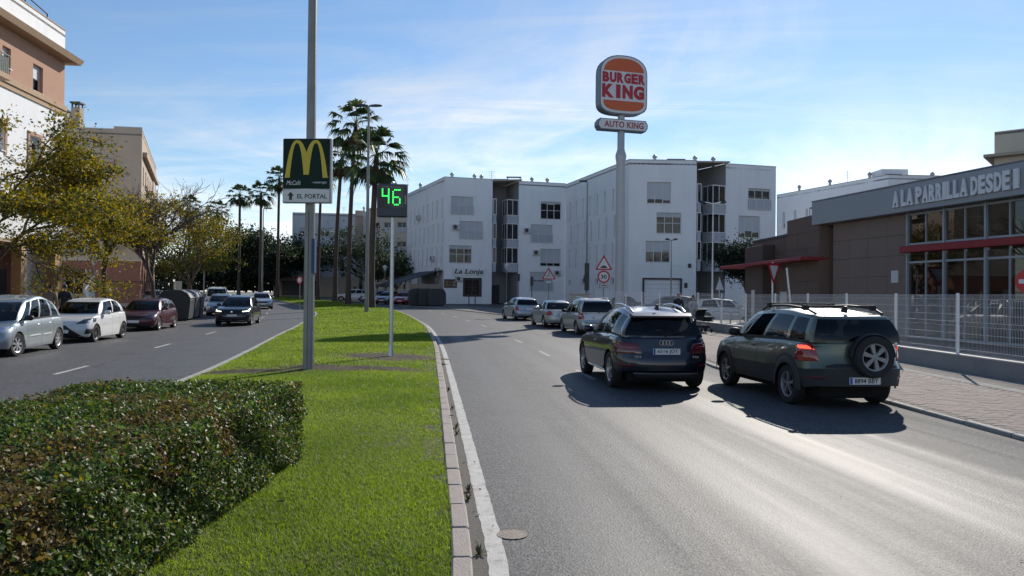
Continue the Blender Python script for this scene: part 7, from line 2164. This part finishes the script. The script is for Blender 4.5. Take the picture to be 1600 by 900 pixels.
# hump + 30 + arrow plate
s1 = thing('traffic_sign', 'post with hump warning triangle above a 30 speed limit disc and arrow plate', 'traffic sign', (5.41, 45.4, PZ), 0); s1.scale = (1.13,) * 3
sign_post(s1, 3.55)
t = tri(0.80); plate_sign(s1, t, 2.75, m_sred, shrink(t, 0.72), m_sface)
b = MB(); b.prism([(-0.19, 2.86), (0.19, 2.86), (0.19, 2.90), (0.13, 2.92), (0.08, 2.985), (-0.07, 2.985), (-0.12, 2.92), (-0.19, 2.90)], -0.0615, -0.0575, 'y'); b.build('hump_symbol', m_blk, s1)
plate_sign(s1, circ(0.33), 2.40, m_sred, circ(0.245), m_sface)
lettering('30', 0.32, 0.22, 0.0, m_blk, s1, (0, -0.058, 2.40), bold=0.03)
plate_sign(s1, [(-0.22, -0.1), (0.22, -0.1), (0.22, 0.1), (-0.22, 0.1)], 1.93, m_blk, [(-0.195, -0.078), (0.195, -0.078), (0.195, 0.078), (-0.195, 0.078)], m_sface)
b = MB(); b.prism([(-0.15, 1.905), (0.05, 1.905), (0.05, 1.875), (0.16, 1.93), (0.05, 1.985), (0.05, 1.955), (-0.15, 1.955)], -0.0615, -0.0575, 'y'); b.build('arrow', m_blk, s1)
# cyclist warning
s2 = thing('traffic_sign', 'smaller cyclist warning triangle left of the 30 sign above the silver saloon', 'traffic sign', (2.75, 57.9, PZ), 0); s2.scale = (1.1,) * 3
sign_post(s2, 3.1)
t = tri(0.85); plate_sign(s2, t, 2.40, m_sred, shrink(t, 0.72), m_sface)
b = MB()
for cx_ in (-0.13, 0.13):
    pts = [(cx_ + 0.075 * math.cos(a), -0.0595, 2.60 + 0.075 * math.sin(a)) for a in np.linspace(0, 2 * PI, 15)]; b.tube(pts, 0.010, 4)
b.tube([(-0.13, -0.0595, 2.60), (0.02, -0.0595, 2.62), (0.09, -0.0595, 2.72), (-0.05, -0.0595, 2.73), (0.02, -0.0595, 2.62)], 0.012, 4)
b.tube([(-0.04, -0.0595, 2.74), (0.03, -0.0595, 2.88), (0.10, -0.0595, 2.78)], 0.026, 5); b.lathe([(0.035, -0.004), (0.035, 0.004)], 10, 'y', (0.04, -0.0595, 2.95), caps=True); b.build('cyclist_symbol', m_blk, s2)
plate_sign(s2, [(-0.2, -0.08), (0.2, -0.08), (0.2, 0.08), (-0.2, 0.08)], 2.22, m_blk, [(-0.18, -0.062), (0.18, -0.062), (0.18, 0.062), (-0.18, 0.062)], m_sface)
# give way
s3 = thing('traffic_sign', 'give way triangle on a steel post behind the mesh fence', 'traffic sign', (11.3, 33.3, 0.05), rad(42)); s3.scale = (1.1,) * 3
sign_post(s3, 2.95, m_galv_b, 0.045)
t = tri(0.86, True); plate_sign(s3, t, 2.05, m_sred, shrink(t, 0.66), m_sface)
# back of another sign further off
s4 = thing('traffic_sign', 'small pale give way triangle far off against the dark stairwell', 'traffic sign', (15.0, 55.6, 0.05), rad(35))
sign_post(s4, 2.9, m_galv_b); t = tri(0.8); plate_sign(s4, t, 2.0, m_sface)
# no entry disc at the right frame edge
s5 = thing('traffic_sign', 'red disc sign at the right frame edge before the glazed restaurant', 'traffic sign', (14.55, 21.6, 0.05), rad(-25))
sign_post(s5, 2.5, m_galv_b); plate_sign(s5, circ(0.35), 2.25, m_sred, [(-0.26, -0.06), (0.26, -0.06), (0.26, 0.06), (-0.26, 0.06)], m_sface)
# leaning steel post
s6 = thing('leaning_post', 'leaning pale steel post behind the fence right of the give way sign', 'post', (12.4, 33.7, 0.05)); s6.scale = (1.1,) * 3
b = MB(); b.tube([(0, 0, 0), (-0.28, 0.1, 2.75)], 0.055, 8); b.build('post', m_galv_b, s6)
# red disc sign seen between the palm trunks
s7 = thing('traffic_sign', 'small round sign far down the lawn left of the palms', 'traffic sign', (-17.4, 63.0, KZ), rad(-30))
sign_post(s7, 2.5); plate_sign(s7, circ(0.32), 2.35, m_sred, circ(0.2), m_sface)
# street name posts by the bar block
for x, y, h, lab in ((1.6, 62.0, 2.9, 'thin dark post left of the cyclist warning sign'), (0.7, 80.0, 3.4, 'tall dark notice post in front of the stairwell of the bar block')):
    o = thing('notice_post', lab, 'post', (x, y, PZ)); sign_post(o, h, m_dark_metal, 0.035)
    b = MB(); b.bbox(-0.12, 0.12, -0.07, -0.04, h - 0.75, h, 0.01); b.build('notice_plate', m_dark_metal, o)
for x, y, lab in ((-4.9, 87.6, 'black bollard left of its twin below the barred bar window'), (-4.2, 87.8, 'black bollard right of its twin below the barred bar window')):
    o = thing('bollard', lab, 'bollard', (x, y, PZ), 0, 'bollards at the bar wall')
    b = MB(); b.lathe([(0.06, 0), (0.055, 0.9), (0.07, 0.92), (0.06, 1.0), (0.02, 1.03)], 10, 'z', caps=True); b.build('body', m_dark_metal, o)
# bike stand hoops behind the pram
for k, (x, y) in enumerate(((10.8, 40.5), (11.2, 40.2), (11.6, 39.9))):
    o = thing('bicycle_stand', ('steel bicycle hoop nearest the fence post by the pram', 'middle steel bicycle hoop behind the fence by the pram', 'steel bicycle hoop farthest right behind the fence by the pram')[k], 'bicycle stand', (x, y, 0.05), 0.3, 'bicycle hoops')
    b = MB(); b.tube([(-0.3, 0, 0), (-0.3, 0, 0.75), (-0.2, 0, 0.88), (0.2, 0, 0.88), (0.3, 0, 0.75), (0.3, 0, 0)], 0.028, 7); b.build('hoop', m_galv_b, o)
# white kerbed island in the car park
isl = MB(); isl.prism([(10.6, 41.2), (13.3, 39.6), (15.8, 41.4), (15.1, 43.6), (10.8, 45.2), (9.8, 43.6)], 0.03, 0.19); o = isl.build('traffic_island', M('pale_island_concrete', (0.52, 0.50, 0.46), 0.8, var=0.06)); o['kind'] = 'structure'
# beige cabinet by the parked cars
cb = thing('utility_cabinet', 'beige utility cabinet with a flat cap behind the silver saloon', 'cabinet', (5.5, 62.0, PZ))
b = MB(); b.bbox(-0.7, 0.7, -0.3, 0.3, 0, 1.45, 0.02); b.build('body', m_cream_wall, cb); b = MB(); b.bbox(-0.8, 0.8, -0.36, 0.36, 1.455, 1.58, 0.03); b.build('cap', m_pale_panel, cb)

# ---- waste containers
m_bin = M('dark_grey_container', (0.035, 0.04, 0.045), 0.55, var=0.08)
m_bin_l = M('container_lid_grey', (0.13, 0.135, 0.14), 0.5, var=0.08)
m_bin_s = M('container_side_grey', (0.15, 0.15, 0.155), 0.5, var=0.08)
def container(label, x, y, rz, group, L=1.75, D=1.75, h=1.72, lid=m_bin_l, side=m_bin_s):
    root = thing('waste_container', label, 'waste container', (x, y, 0.0 if group.startswith('left') else PZ), rz, group)
    prof = [(-D / 2 + 0.12, 0.12), (D / 2 - 0.12, 0.12), (D / 2 - 0.02, 1.15), (D / 2 - 0.06, 1.30), (D / 2 - 0.25, h - 0.12), (D / 2 - 0.5, h - 0.02), (0, h), (-D / 2 + 0.5, h - 0.03), (-D / 2 + 0.2, h - 0.18), (-D / 2 + 0.04, 1.28), (-D / 2 + 0.02, 1.15)]
    b = MB(); b.prism([(a, c) for a, c in prof], -L / 2 + 0.04, L / 2 - 0.04, 'x'); b.build('body', m_bin, root)
    lidp = [(D / 2 + 0.0, 1.18), (D / 2 - 0.02, 1.34), (D / 2 - 0.22, h - 0.08), (D / 2 - 0.48, h + 0.03), (0, h + 0.05), (-D / 2 + 0.48, h + 0.02), (-D / 2 + 0.17, h - 0.14), (-D / 2 + 0.0, 1.30), (-D / 2 + 0.05, 1.28), (-D / 2 + 0.22, h - 0.17), (-D / 2 + 0.5, h - 0.01), (0, h + 0.015), (D / 2 - 0.5, h - 0.01), (D / 2 - 0.25, h - 0.11), (D / 2 - 0.05, 1.31), (D / 2 - 0.02, 1.18)]
    b = MB(); b.prism(lidp, -L / 2, L / 2, 'x'); b.build('lid', lid, root)
    for k in range(4):
        xr = lerp(-L / 2 + 0.15, L / 2 - 0.15, k / 3)
        b = MB(); b.bbox(xr - 0.06, xr + 0.06, D / 2 - 0.10, D / 2 + 0.02, 0.2, 1.12, 0.015); b.build('side_rib', side, root)
    b = MB(); b.tube([(-L / 2 + 0.2, D / 2 + 0.06, 1.05), (L / 2 - 0.2, D / 2 + 0.06, 1.05)], 0.025, 6); b.build('lift_bar', m_dark_metal, root)
    for sx in (-1, 1):
        b = MB(); b.bbox(sx * (L / 2 - 0.25) - 0.12, sx * (L / 2 - 0.25) + 0.12, -D / 2 + 0.25, D / 2 - 0.25, 0.0, 0.14, 0.01); b.build('foot', m_black, root)
for k, y in enumerate((44.0, 46.0, 48.0)):
    s = KERB_FAR_L.s_at_y(y); x, yy, h = KERB_FAR_L.at(s, 1.15)
    container(('dark waste container with pale ribs nearest the maroon car', 'dark waste container in the middle of the left kerb row', 'dark waste container farthest in the left kerb row')[k], x, yy, h + PI + PI, 'left kerb waste containers')
for k, (x, y) in enumerate(((-9.75, 79.2), (-8.75, 78.7), (-7.75, 78.2))):
    container(('dark rounded container next to the red car by the terrace', 'middle dark rounded container in front of the terrace', 'dark rounded container nearest the bar wall corner')[k], x, y, rad(-75), 'terrace waste containers', L=1.25, D=1.9, h=1.75, lid=m_bin, side=m_bin)

# ---- terrace awning
aw = thing('terrace_awning', 'black sloping awning over the bar terrace', 'awning', (-11, 92, PZ))
T, LA_ = frame_T((-14.4, 104.7), (-7.9, 88.7))
m_aw = M('black_awning_cloth', (0.022, 0.023, 0.027), 0.7, var=0.1); m_aw2 = M('grey_awning_cloth', (0.055, 0.057, 0.063), 0.7, var=0.1)
for k in range(4):
    u0, u1 = LA_ - 0.2 - k * 2.6 - 2.55, LA_ - 0.2 - k * 2.6
    b = MB(T); b.add([(u0, 0.05, 3.95), (u1, 0.05, 3.95), (u1, 5.6, 2.25), (u0, 5.6, 2.25), (u0, 5.6, 1.95), (u1, 5.6, 1.95), (u0, 0.05, 3.91), (u1, 0.05, 3.91), (u1, 5.57, 2.21), (u0, 5.57, 2.21)], [(0, 1, 2, 3), (3, 2, 5, 4), (6, 9, 8, 7)])
    b.build('awning_panel', m_aw if k % 2 == 0 else m_aw2, aw, world=True)
for u in (LA_ - 0.3, LA_ - 5.4, LA_ - 10.6):
    b = MB(T); b.box(u - 0.05, u + 0.05, 5.4, 5.5, 0.0, 2.24); b.build('awning_post', m_dark_metal, aw, world=True)
b = MB(T); b.box(LA_ - 0.34, LA_ - 0.26, 0.1, 4.0, 0.9, 2.3); b.box(LA_ - 0.36, LA_ - 0.24, 0.1, 4.0, 0.11, 0.9); b.build('windbreak', M('windbreak_beige', (0.30, 0.25, 0.20), 0.7), aw, world=True)

# ---- left pavement: booth, railings, wall piers
bo = thing('entrance_booth', 'small white booth with a pink flat roof by the beige block', 'booth', (-26.7, 47.4, PZ))
b = MB(); b.bbox(-0.65, 0.65, -0.6, 0.6, 0, 1.35, 0.02); b.build('lower_wall', m_frame, bo)
b = MB(); 
for x0 in (-0.62, -0.04, 0.54): b.box(x0, x0 + 0.08, -0.6, -0.52, 1.354, 2.55)
b.box(-0.54, 0.54, -0.6, -0.52, 2.47, 2.55); b.box(-0.62, -0.54, -0.5, 0.6, 1.354, 2.55); b.box(0.54, 0.62, -0.5, 0.6, 1.354, 2.55); b.build('window_frame', m_frame, bo)
for x0 in (-0.52, 0.05):
    b = MB(); b.box(x0, x0 + 0.47, -0.55, -0.53, 1.38, 2.46); b.build('pane', M('booth_dark_glass', (0.05, 0.035, 0.03), 0.1, var=0.1), bo)
b = MB(); b.bbox(-0.78, 0.78, -0.78, 0.7, 2.56, 2.86, 0.02); b.build('roof', M('pinkish_roof', (0.40, 0.26, 0.22), 0.8), bo)
rw = thing('boundary_wall', 'low plinth with dark railings in front of the beige block', 'wall', (-25, 54, PZ))
T, L = frame_T((-30.5, 50.5), (-24.3, 56.5))
b = MB(T); b.box(0, L, -0.12, 0.12, 0, 0.7); b.build('plinth', m_pale_panel, rw, world=True)
b = MB(T)
for k in range(int(L / 0.14)): b.box(0.05 + k * 0.14, 0.07 + k * 0.14, -0.01, 0.01, 0.7, 2.2)
b.box(0, L, -0.02, 0.02, 2.2, 2.25); b.build('railing', m_frame_d, rw, world=True)
for u in (0.2, L - 0.3):
    b = MB(T); b.bbox(u - 0.22, u + 0.22, -0.22, 0.22, 0.0, 2.3, 0.02); b.build('pier', m_pale_panel, rw, world=True)
# ---- motorcycle behind the containers
mo = thing('motorcycle', 'dark motorcycle standing between the containers and the oncoming car', 'motorcycle', (-17.9, 50.6, 0), math.atan2(-0.95, 0.3))
for xw in (-0.62, 0.66):
    b = MB(); b.lathe([(0.22, -0.05), (0.30, -0.045), (0.31, 0), (0.30, 0.045), (0.22, 0.05)], 20, 'y', (xw, 0, 0.31)); b.build('wheel', m_tyre, mo)
b = MB(); b.tube([(0.66, 0.07, 0.31), (0.42, 0.07, 0.98)], 0.03, 6); b.tube([(0.66, -0.07, 0.31), (0.42, -0.07, 0.98)], 0.03, 6); b.build('fork', m_dark_metal, mo)
b = MB(); b.bbox(-0.35, 0.35, -0.16, 0.16, 0.32, 0.72, 0.08); b.bbox(-0.02, 0.42, -0.17, 0.17, 0.72, 0.98, 0.09); b.build('body', m_black, mo)
b = MB(); b.bbox(-0.75, -0.0, -0.14, 0.14, 0.74, 0.84, 0.04); b.build('seat', m_black, mo)
b = MB(); b.tube([(0.34, -0.36, 1.04), (0.42, 0, 1.0), (0.34, 0.36, 1.04)], 0.018, 6); b.build('handlebar', m_dark_metal, mo)
b = MB(); b.bbox(0.40, 0.58, -0.13, 0.13, 0.86, 1.32, 0.05); b.build('fairing', m_black, mo)
# ---- round hatch cover and debris on the road
hc = MB(); hc.lathe([(0.11, 0.004), (0.115, 0.0075), (0.001, 0.0085)], 24, 'z', (0, 0, 0)); o = hc.build('hatch_cover', M('worn_iron_cover', (0.24, 0.20, 0.165), 0.8, var=0.25, vscale=20, bump=0.5, bscale=60)); o.location = (0.02, 5.75, 0); o['kind'] = 'structure'
rnd = random.Random(4)
for k in range(34):
    y = rnd.uniform(4.4, 14); x = KERB_R.x_at_y(y) + rnd.choice((rnd.uniform(0.02, 0.3), rnd.uniform(0.02, 0.14), rnd.uniform(0.3, 5.5)))
    b = MB(); s = rnd.uniform(0.006, 0.02)
    b.add([(rnd.uniform(-1, 1) * s, rnd.uniform(-1, 1) * s, rnd.uniform(0, 0.7) * s) for _ in range(6)], [(0, 1, 2), (0, 2, 3), (1, 4, 5), (3, 4, 5), (0, 3, 5)])
    o = b.build('leaf_litter', M(*(('dry_leaf', (0.17, 0.10, 0.05), 0.8) if k % 3 else ('pale_chip', (0.33, 0.31, 0.28), 0.8)))); o.location = (x, y, 0.006)
    tag(o, 'scrap of dry leaf or grit on the road by the kerb', 'litter', 'scraps on the road', 'stuff')
for k, (x, y) in enumerate(((-1.7, 5.7), (-0.8, 10.3), (-3.3, 9.0))):
    b = MB(); b.add([(-0.035, 0, 0.0), (0, -0.022, 0.012), (0.04, 0, 0.004), (0, 0.022, 0.014), (0.0, 0, 0.0)], [(0, 1, 4), (1, 2, 4), (2, 3, 4), (3, 0, 4)])
    o = b.build('fallen_leaf', M('fallen_leaf_tan', (0.26, 0.12, 0.07), 0.7)); o.location = (x, y, med_z(x, y) + 0.045)
    tag(o, ('tan fallen leaf on the lawn beside the hedge', 'tan fallen leaf on the lawn near the kerb', 'tan fallen leaf on the lawn beyond the hedge')[k], 'leaf', 'fallen leaves on the lawn')
# ================================================================ PEOPLE
m_skin = M('skin', (0.42, 0.26, 0.19), 0.55, var=0.05)
m_hair = M('dark_hair', (0.018, 0.014, 0.012), 0.6, var=0.1)
def figure(name, label, loc, rz, joints, edges, radii, zones, height_scale=1.0, group=None, root_joint='pelvis', parent=None, hair=True, bun=False, hat=None):
    """one continuous body grown round a skeleton; zones give the clothing by height/side"""
    names = [n for n in joints if n != 'head']; idx = {n: i for i, n in enumerate(names)}
    me = bpy.data.meshes.new(name + '_skeleton')
    me.from_pydata([Vector(joints[n]) * height_scale for n in names], [(idx[a], idx[b]) for a, b in edges], [])
    ob = bpy.data.objects.new(name + '_skeleton', me); COL.objects.link(ob)
    sk = ob.modifiers.new('skin', 'SKIN'); sk.use_smooth_shade = True
    for i, n in enumerate(names):
        r_ = radii[n]; v = me.skin_vertices[0].data[i]
        v.radius = (r_[0] * height_scale, r_[1] * height_scale) if isinstance(r_, tuple) else (r_ * height_scale, r_ * height_scale)
        v.use_root = (n == root_joint)
    sb = ob.modifiers.new('sub', 'SUBSURF'); sb.levels = 2; sb.render_levels = 2
    dg = bpy.context.evaluated_depsgraph_get(); dg.update()
    body = bpy.data.meshes.new_from_object(ob.evaluated_get(dg))
    bpy.data.objects.remove(ob); bpy.data.meshes.remove(me)
    body.materials.clear()
    mats = []
    for z in zones:
        if z[1] not in mats: mats.append(z[1])
    for m in mats: body.materials.append(m)
    for p in body.polygons:
        c = p.center / height_scale
        for test, m in zones:
            if test(c): p.material_index = mats.index(m); break
        p.use_smooth = True
    root = parent or thing(name, label, 'person', loc, rz, group)
    o = link('body', body, root)
    hd = Vector(joints['head']) * height_scale
    # head: shaped skull with brow, nose, chin, ears; +x is forward
    hb = MB(); V = []; F = []
    nu_, nv_ = 16, 11
    for j in range(nv_):
        t = j / (nv_ - 1); z = lerp(-0.115, 0.115, t)
        rr = math.sqrt(max(0.0, 1 - (2 * t - 1) ** 2)) ** 0.8
        wx = 0.098 * rr * (0.86 if t < .25 else 1); wy = 0.076 * rr * (0.80 if t < .3 else 1)
        for k in range(nu_):
            a = 2 * PI * k / nu_; x = wx * math.cos(a) + (0.012 if t < 0.4 else 0); y = wy * math.sin(a)
            if k == 0 and 0.36 < t < 0.56: x += 0.022
            if k in (1, nu_ - 1) and 0.5 < t < 0.62: x -= 0.010
            if k == 0 and 0.05 < t < 0.2: x += 0.010
            V.append((hd.x + x * height_scale, hd.y + y * height_scale, hd.z + z * height_scale))
    for j in range(nv_ - 1):
        for k in range(nu_): F.append((j * nu_ + k, j * nu_ + (k + 1) % nu_, (j + 1) * nu_ + (k + 1) % nu_, (j + 1) * nu_ + k))
    hb.add(V, F); h = hb.build('head', m_skin, root, smooth=True, angle=80)
    for sd in (1, -1):
        e = MB(); e.lathe([(0.008, -0.004), (0.022, 0), (0.008, 0.006)], 8, 'y', (hd.x - 0.005, hd.y + sd * 0.078, hd.z - 0.005), caps=True); e.build('ear', m_skin, h)
        e = MB(); e.lathe([(0.001, -0.004), (0.011, 0), (0.001, 0.004)], 8, 'x', (hd.x + 0.086, hd.y + sd * 0.032, hd.z + 0.012)); e.build('eye', m_hair, h)
    e = MB(); e.box(hd.x + 0.086, hd.x + 0.096, hd.y - 0.024, hd.y + 0.024, hd.z - 0.062, hd.z - 0.053); e.build('mouth', M('lips', (0.25, 0.09, 0.08), 0.5), h)
    hb = MB(); V2 = []; F2 = []
    for j in range(7):
        t = j / 6
        for k in range(nu_):
            a = 2 * PI * k / nu_; el = lerp(-0.35 if 3 < k < 13 else 0.42, PI / 2, t)
            V2.append((hd.x - 0.008 + 0.112 * math.cos(a) * math.cos(el), hd.y + 0.089 * math.sin(a) * math.cos(el), hd.z + 0.012 + 0.115 * math.sin(el)))
    for j in range(6):
        for k in range(nu_): F2.append((j * nu_ + k, j * nu_ + (k + 1) % nu_, (j + 1) * nu_ + (k + 1) % nu_, (j + 1) * nu_ + k))
    hb.add(V2, F2)
    if bun: hb.lathe([(0.001, -0.05), (0.04, -0.03), (0.05, 0), (0.04, 0.03), (0.001, 0.05)], 10, 'z', (hd.x - 0.03, hd.y, hd.z + 0.135))
    hb.build('hair', hat or m_hair, root, smooth=True, angle=80)
    # hands with separate fingers
    for sd, nm in ((1, 'l_hand'), (-1, 'r_hand')):
        if nm not in joints: continue
        p = Vector(joints[nm]) * height_scale; el = Vector(joints[nm.replace('hand', 'elbow')]) * height_scale
        d = (p - el).normalized(); s = Vector((1, 0, 0)) if abs(d.x) < 0.8 else Vector((0, 0, -1)); s = (s - s.dot(d) * d).normalized(); u = d.cross(s)
        hm = MB()
        hm.tube([p - d * 0.02, p + d * 0.03, p + d * 0.085], [0.026, 0.034, 0.030], 8)
        for k in range(4):
            o_ = s * (k - 1.5) * 0.018; L = (0.062, 0.074, 0.07, 0.055)[k]
            hm.tube([p + d * 0.075 + o_, p + d * (0.075 + L * 0.5) + o_ + u * 0.006 * sd, p + d * (0.075 + L) + o_ + u * 0.028 * sd], [0.009, 0.0085, 0.007], 5)
        hm.tube([p + d * 0.02 + s * 0.028, p + d * 0.055 + s * 0.05, p + d * 0.09 + s * 0.052], [0.011, 0.010, 0.008], 5)
        hm.build('hand', m_skin, root, smooth=True, angle=70)
    return root
EDG = [('pelvis', 'belly'), ('belly', 'chest'), ('chest', 'neck'), ('neck', 'nape'), ('chest', 'l_shoulder'), ('l_shoulder', 'l_elbow'), ('l_elbow', 'l_hand'), ('chest', 'r_shoulder'), ('r_shoulder', 'r_elbow'), ('r_elbow', 'r_hand'),
       ('pelvis', 'l_hip'), ('l_hip', 'l_knee'), ('l_knee', 'l_ankle'), ('l_ankle', 'l_toe'), ('pelvis', 'r_hip'), ('r_hip', 'r_knee'), ('r_knee', 'r_ankle'), ('r_ankle', 'r_toe')]
def base_pose():
    return dict(pelvis=(0, 0, 0.95), belly=(0, 0, 1.12), chest=(0.0, 0, 1.34), neck=(0.0, 0, 1.47), nape=(0.01, 0, 1.56), head=(0.02, 0, 1.65),
                l_shoulder=(0, 0.17, 1.40), l_elbow=(-0.02, 0.24, 1.13), l_hand=(0.06, 0.25, 0.90), r_shoulder=(0, -0.17, 1.40), r_elbow=(-0.02, -0.24, 1.13), r_hand=(0.06, -0.25, 0.90),
                l_hip=(0, 0.09, 0.90), l_knee=(0.06, 0.10, 0.50), l_ankle=(-0.02, 0.10, 0.09), l_toe=(0.14, 0.11, 0.04), r_hip=(0, -0.09, 0.90), r_knee=(0.02, -0.10, 0.50), r_ankle=(-0.16, -0.10, 0.12), r_toe=(-0.02, -0.11, 0.04))
RAD = dict(pelvis=(0.15, 0.115), belly=(0.145, 0.11), chest=(0.165, 0.12), neck=0.06, nape=0.055, head=0.05, l_shoulder=0.072, l_elbow=0.052, l_hand=0.034, r_shoulder=0.072, r_elbow=0.052, r_hand=0.034,
           l_hip=0.095, l_knee=0.066, l_ankle=0.046, l_toe=0.036, r_hip=0.095, r_knee=0.066, r_ankle=0.046, r_toe=0.036)
def zones(coat, trousers, shoes=None, coat_to=0.88):
    return [(lambda c: c.z > 1.52, m_skin), (lambda c: abs(c.y) > 0.2 and c.z < 0.93 and c.z > 0.8, m_skin), (lambda c: c.z > coat_to, coat), (lambda c: c.z > 0.10, trousers), (lambda c: True, shoes or m_black)]
m_coat_d = M('dark_jacket', (0.020, 0.022, 0.030), 0.8, var=0.15); m_jeans = M('dark_jeans', (0.03, 0.04, 0.065), 0.85, var=0.15)
m_coat_p = M('pale_pink_coat', (0.44, 0.40, 0.40), 0.85, var=0.08); m_coat_b = M('brown_coat', (0.16, 0.125, 0.095), 0.85, var=0.12)
def person(label, loc, rz, coat, trousers, pose=None, rad_=None, scale=1.0, group=None, coat_to=0.88, **kw):
    j = base_pose(); j.update(pose or {}); r_ = dict(RAD); r_.update(rad_ or {})
    return figure('person', label, loc, rz, j, EDG, r_, zones(coat, trousers, coat_to=coat_to), scale, group, **kw)
toward = lambda dx, dy: math.atan2(dy, dx)
G_W = 'walkers on the right pavement'
person('man in a dark jacket and jeans walking along the fence', (8.8, 40.6, PZ), toward(-0.1, -1), m_coat_d, m_jeans, dict(l_elbow=(-0.08, 0.25, 1.13), l_hand=(-0.05, 0.27, 0.88), r_elbow=(-0.05, -0.25, 1.14), r_hand=(0.10, -0.25, 0.92)), scale=1.03, group=G_W)
wm = person('woman in a pale coat and dark bun pushing the black pram', (8.85, 37.5, PZ), toward(0.25, -1), m_coat_p, m_coat_d, dict(l_elbow=(0.06, 0.22, 1.14), l_hand=(0.36, 0.16, 1.08), r_elbow=(0.06, -0.22, 1.14), r_hand=(0.36, -0.16, 1.08), head=(0.04, 0, 1.64)),
            dict(pelvis=(0.19, 0.15), l_hip=0.12, r_hip=0.12), scale=0.97, group=G_W, coat_to=0.62, bun=True)
# people seen from behind over the parked cars on the left
person('person in a brown coat seen from behind on the left pavement', (-19.0, 31.6, 0.15), toward(-0.3, 1), m_coat_b, m_jeans, dict(), dict(chest=(0.2, 0.15), belly=(0.19, 0.15), l_shoulder=0.09, r_shoulder=0.09), scale=1.04, group='walkers on the left pavement')
person('person in a dark jacket seen from behind beside the brown coat', (-18.8, 32.3, 0.15), toward(-0.3, 1), m_coat_d, m_jeans, dict(), dict(chest=(0.19, 0.14), belly=(0.17, 0.13)), scale=1.06, group='walkers on the left pavement')
# the driver of the green car: seated, hands on the wheel
c = Vector((5.33, 14.35, 0))
hd_ = math.atan2(0.993, -0.12); fwd = Vector((-0.12, 0.993, 0)).normalized(); lf = Vector((-fwd.y, fwd.x, 0))
seat = c + fwd * 0.10 + lf * 0.37
person('driver in dark clothes seated behind the open window of the olive green car', (seat.x, seat.y, 0.0), hd_, m_coat_d, m_jeans,
       dict(pelvis=(0, 0, 0.62), belly=(-0.02, 0, 0.80), chest=(-0.05, 0, 1.02), neck=(-0.03, 0, 1.14), nape=(-0.02, 0, 1.20), head=(0.0, 0, 1.29), l_shoulder=(-0.05, 0.16, 1.08), l_elbow=(0.14, 0.21, 0.92), l_hand=(0.36, 0.13, 0.98), r_shoulder=(-0.05, -0.16, 1.08), r_elbow=(0.14, -0.21, 0.92), r_hand=(0.36, -0.13, 0.98),
            l_hip=(0.06, 0.10, 0.60), l_knee=(0.42, 0.12, 0.66), l_ankle=(0.62, 0.12, 0.40), l_toe=(0.74, 0.12, 0.40), r_hip=(0.06, -0.10, 0.60), r_knee=(0.42, -0.12, 0.66), r_ankle=(0.62, -0.12, 0.40), r_toe=(0.74, -0.12, 0.40)), scale=1.0)
# ---- pram
pr = thing('pram', 'black pram with a raised hood pushed by the woman in the pale coat', 'pram', (9.15, 36.65, PZ), toward(0.25, -1))
m_pram = M('pram_fabric', (0.014, 0.016, 0.022), 0.8, var=0.12)
for xw, r_ in ((-0.28, 0.14), (0.30, 0.10)):
    for sd in (1, -1):
        b = MB(); b.lathe([(r_ * 0.6, -0.02), (r_, -0.018), (r_, 0.018), (r_ * 0.6, 0.02)], 16, 'y', (xw, sd * 0.26, r_), caps=True); b.build('wheel', m_tyre, pr)
b = MB()
for sd in (1, -1):
    b.tube([(-0.28, sd * 0.24, 0.14), (0.10, sd * 0.24, 0.55), (0.30, sd * 0.24, 0.10)], 0.013, 6); b.tube([(0.10, sd * 0.24, 0.55), (-0.48, sd * 0.24, 1.02)], 0.013, 6)
b.tube([(-0.48, -0.24, 1.02), (-0.48, 0.24, 1.02)], 0.016, 6); b.build('frame', m_dark_metal, pr)
b = MB(); prof = [(-0.32, 0.56), (0.38, 0.52), (0.44, 0.74), (-0.36, 0.76)]; b.prism(prof, -0.22, 0.22, 'y'); b.build('carrycot', m_pram, pr)
V2 = []; F2 = []
for i in range(9):
    a = lerp(-0.1, PI * 0.62, i / 8)
    for k in range(9):
        ph = lerp(-PI / 2, PI / 2, k / 8); y_ = 0.25 * math.sin(ph); rr = 0.40 * (0.80 + 0.2 * math.cos(ph))
        V2.append((-0.05 - rr * math.cos(a), y_, 0.72 + rr * math.sin(a)))
for i in range(8):
    for k in range(8): F2.append((i * 9 + k, i * 9 + k + 1, i * 9 + 10 + k, i * 9 + 9 + k))
b = MB(); b.add(V2, F2); b.build('hood', m_pram, pr, smooth=True, angle=80)
b = MB(); b.bbox(-0.26, 0.26, -0.2, 0.2, 0.20, 0.34, 0.03); b.build('shopping_basket', m_pram, pr)
# ================================================================ the avenue climbs about one per cent beyond 35 m
def climb(y): return 0.01 * min(max(0.0, y - 35.0), 115.0)
def lift_mesh(o):
    me = o.data; n = len(me.vertices); co = np.zeros(n * 3, dtype=np.float32); me.vertices.foreach_get('co', co); co = co.reshape(-1, 3)
    co[:, 2] += 0.01 * np.clip(co[:, 1] - 35.0, 0, 115.0); me.vertices.foreach_set('co', co.ravel()); me.update()
done = set()
for o in list(COL.objects):
    if o.parent is not None or o.type not in ('MESH', 'EMPTY') or o.get('levelled'): continue
    if o == fence or (o.type == 'MESH' and o.location.length < 1e-6):
        for c in [o] + list(o.children):
            if c.type == 'MESH':
                if c.location.length < 1e-6 and c.data.name not in done: done.add(c.data.name); lift_mesh(c)
                elif c.location.length >= 1e-6: c.location.z += climb(c.location.y)
    else: o.location.z += climb(o.location.y)
for o in list(COL.objects):
    if 'levelled' in o: del o['levelled']
# the left pavement stands a little higher than the right one
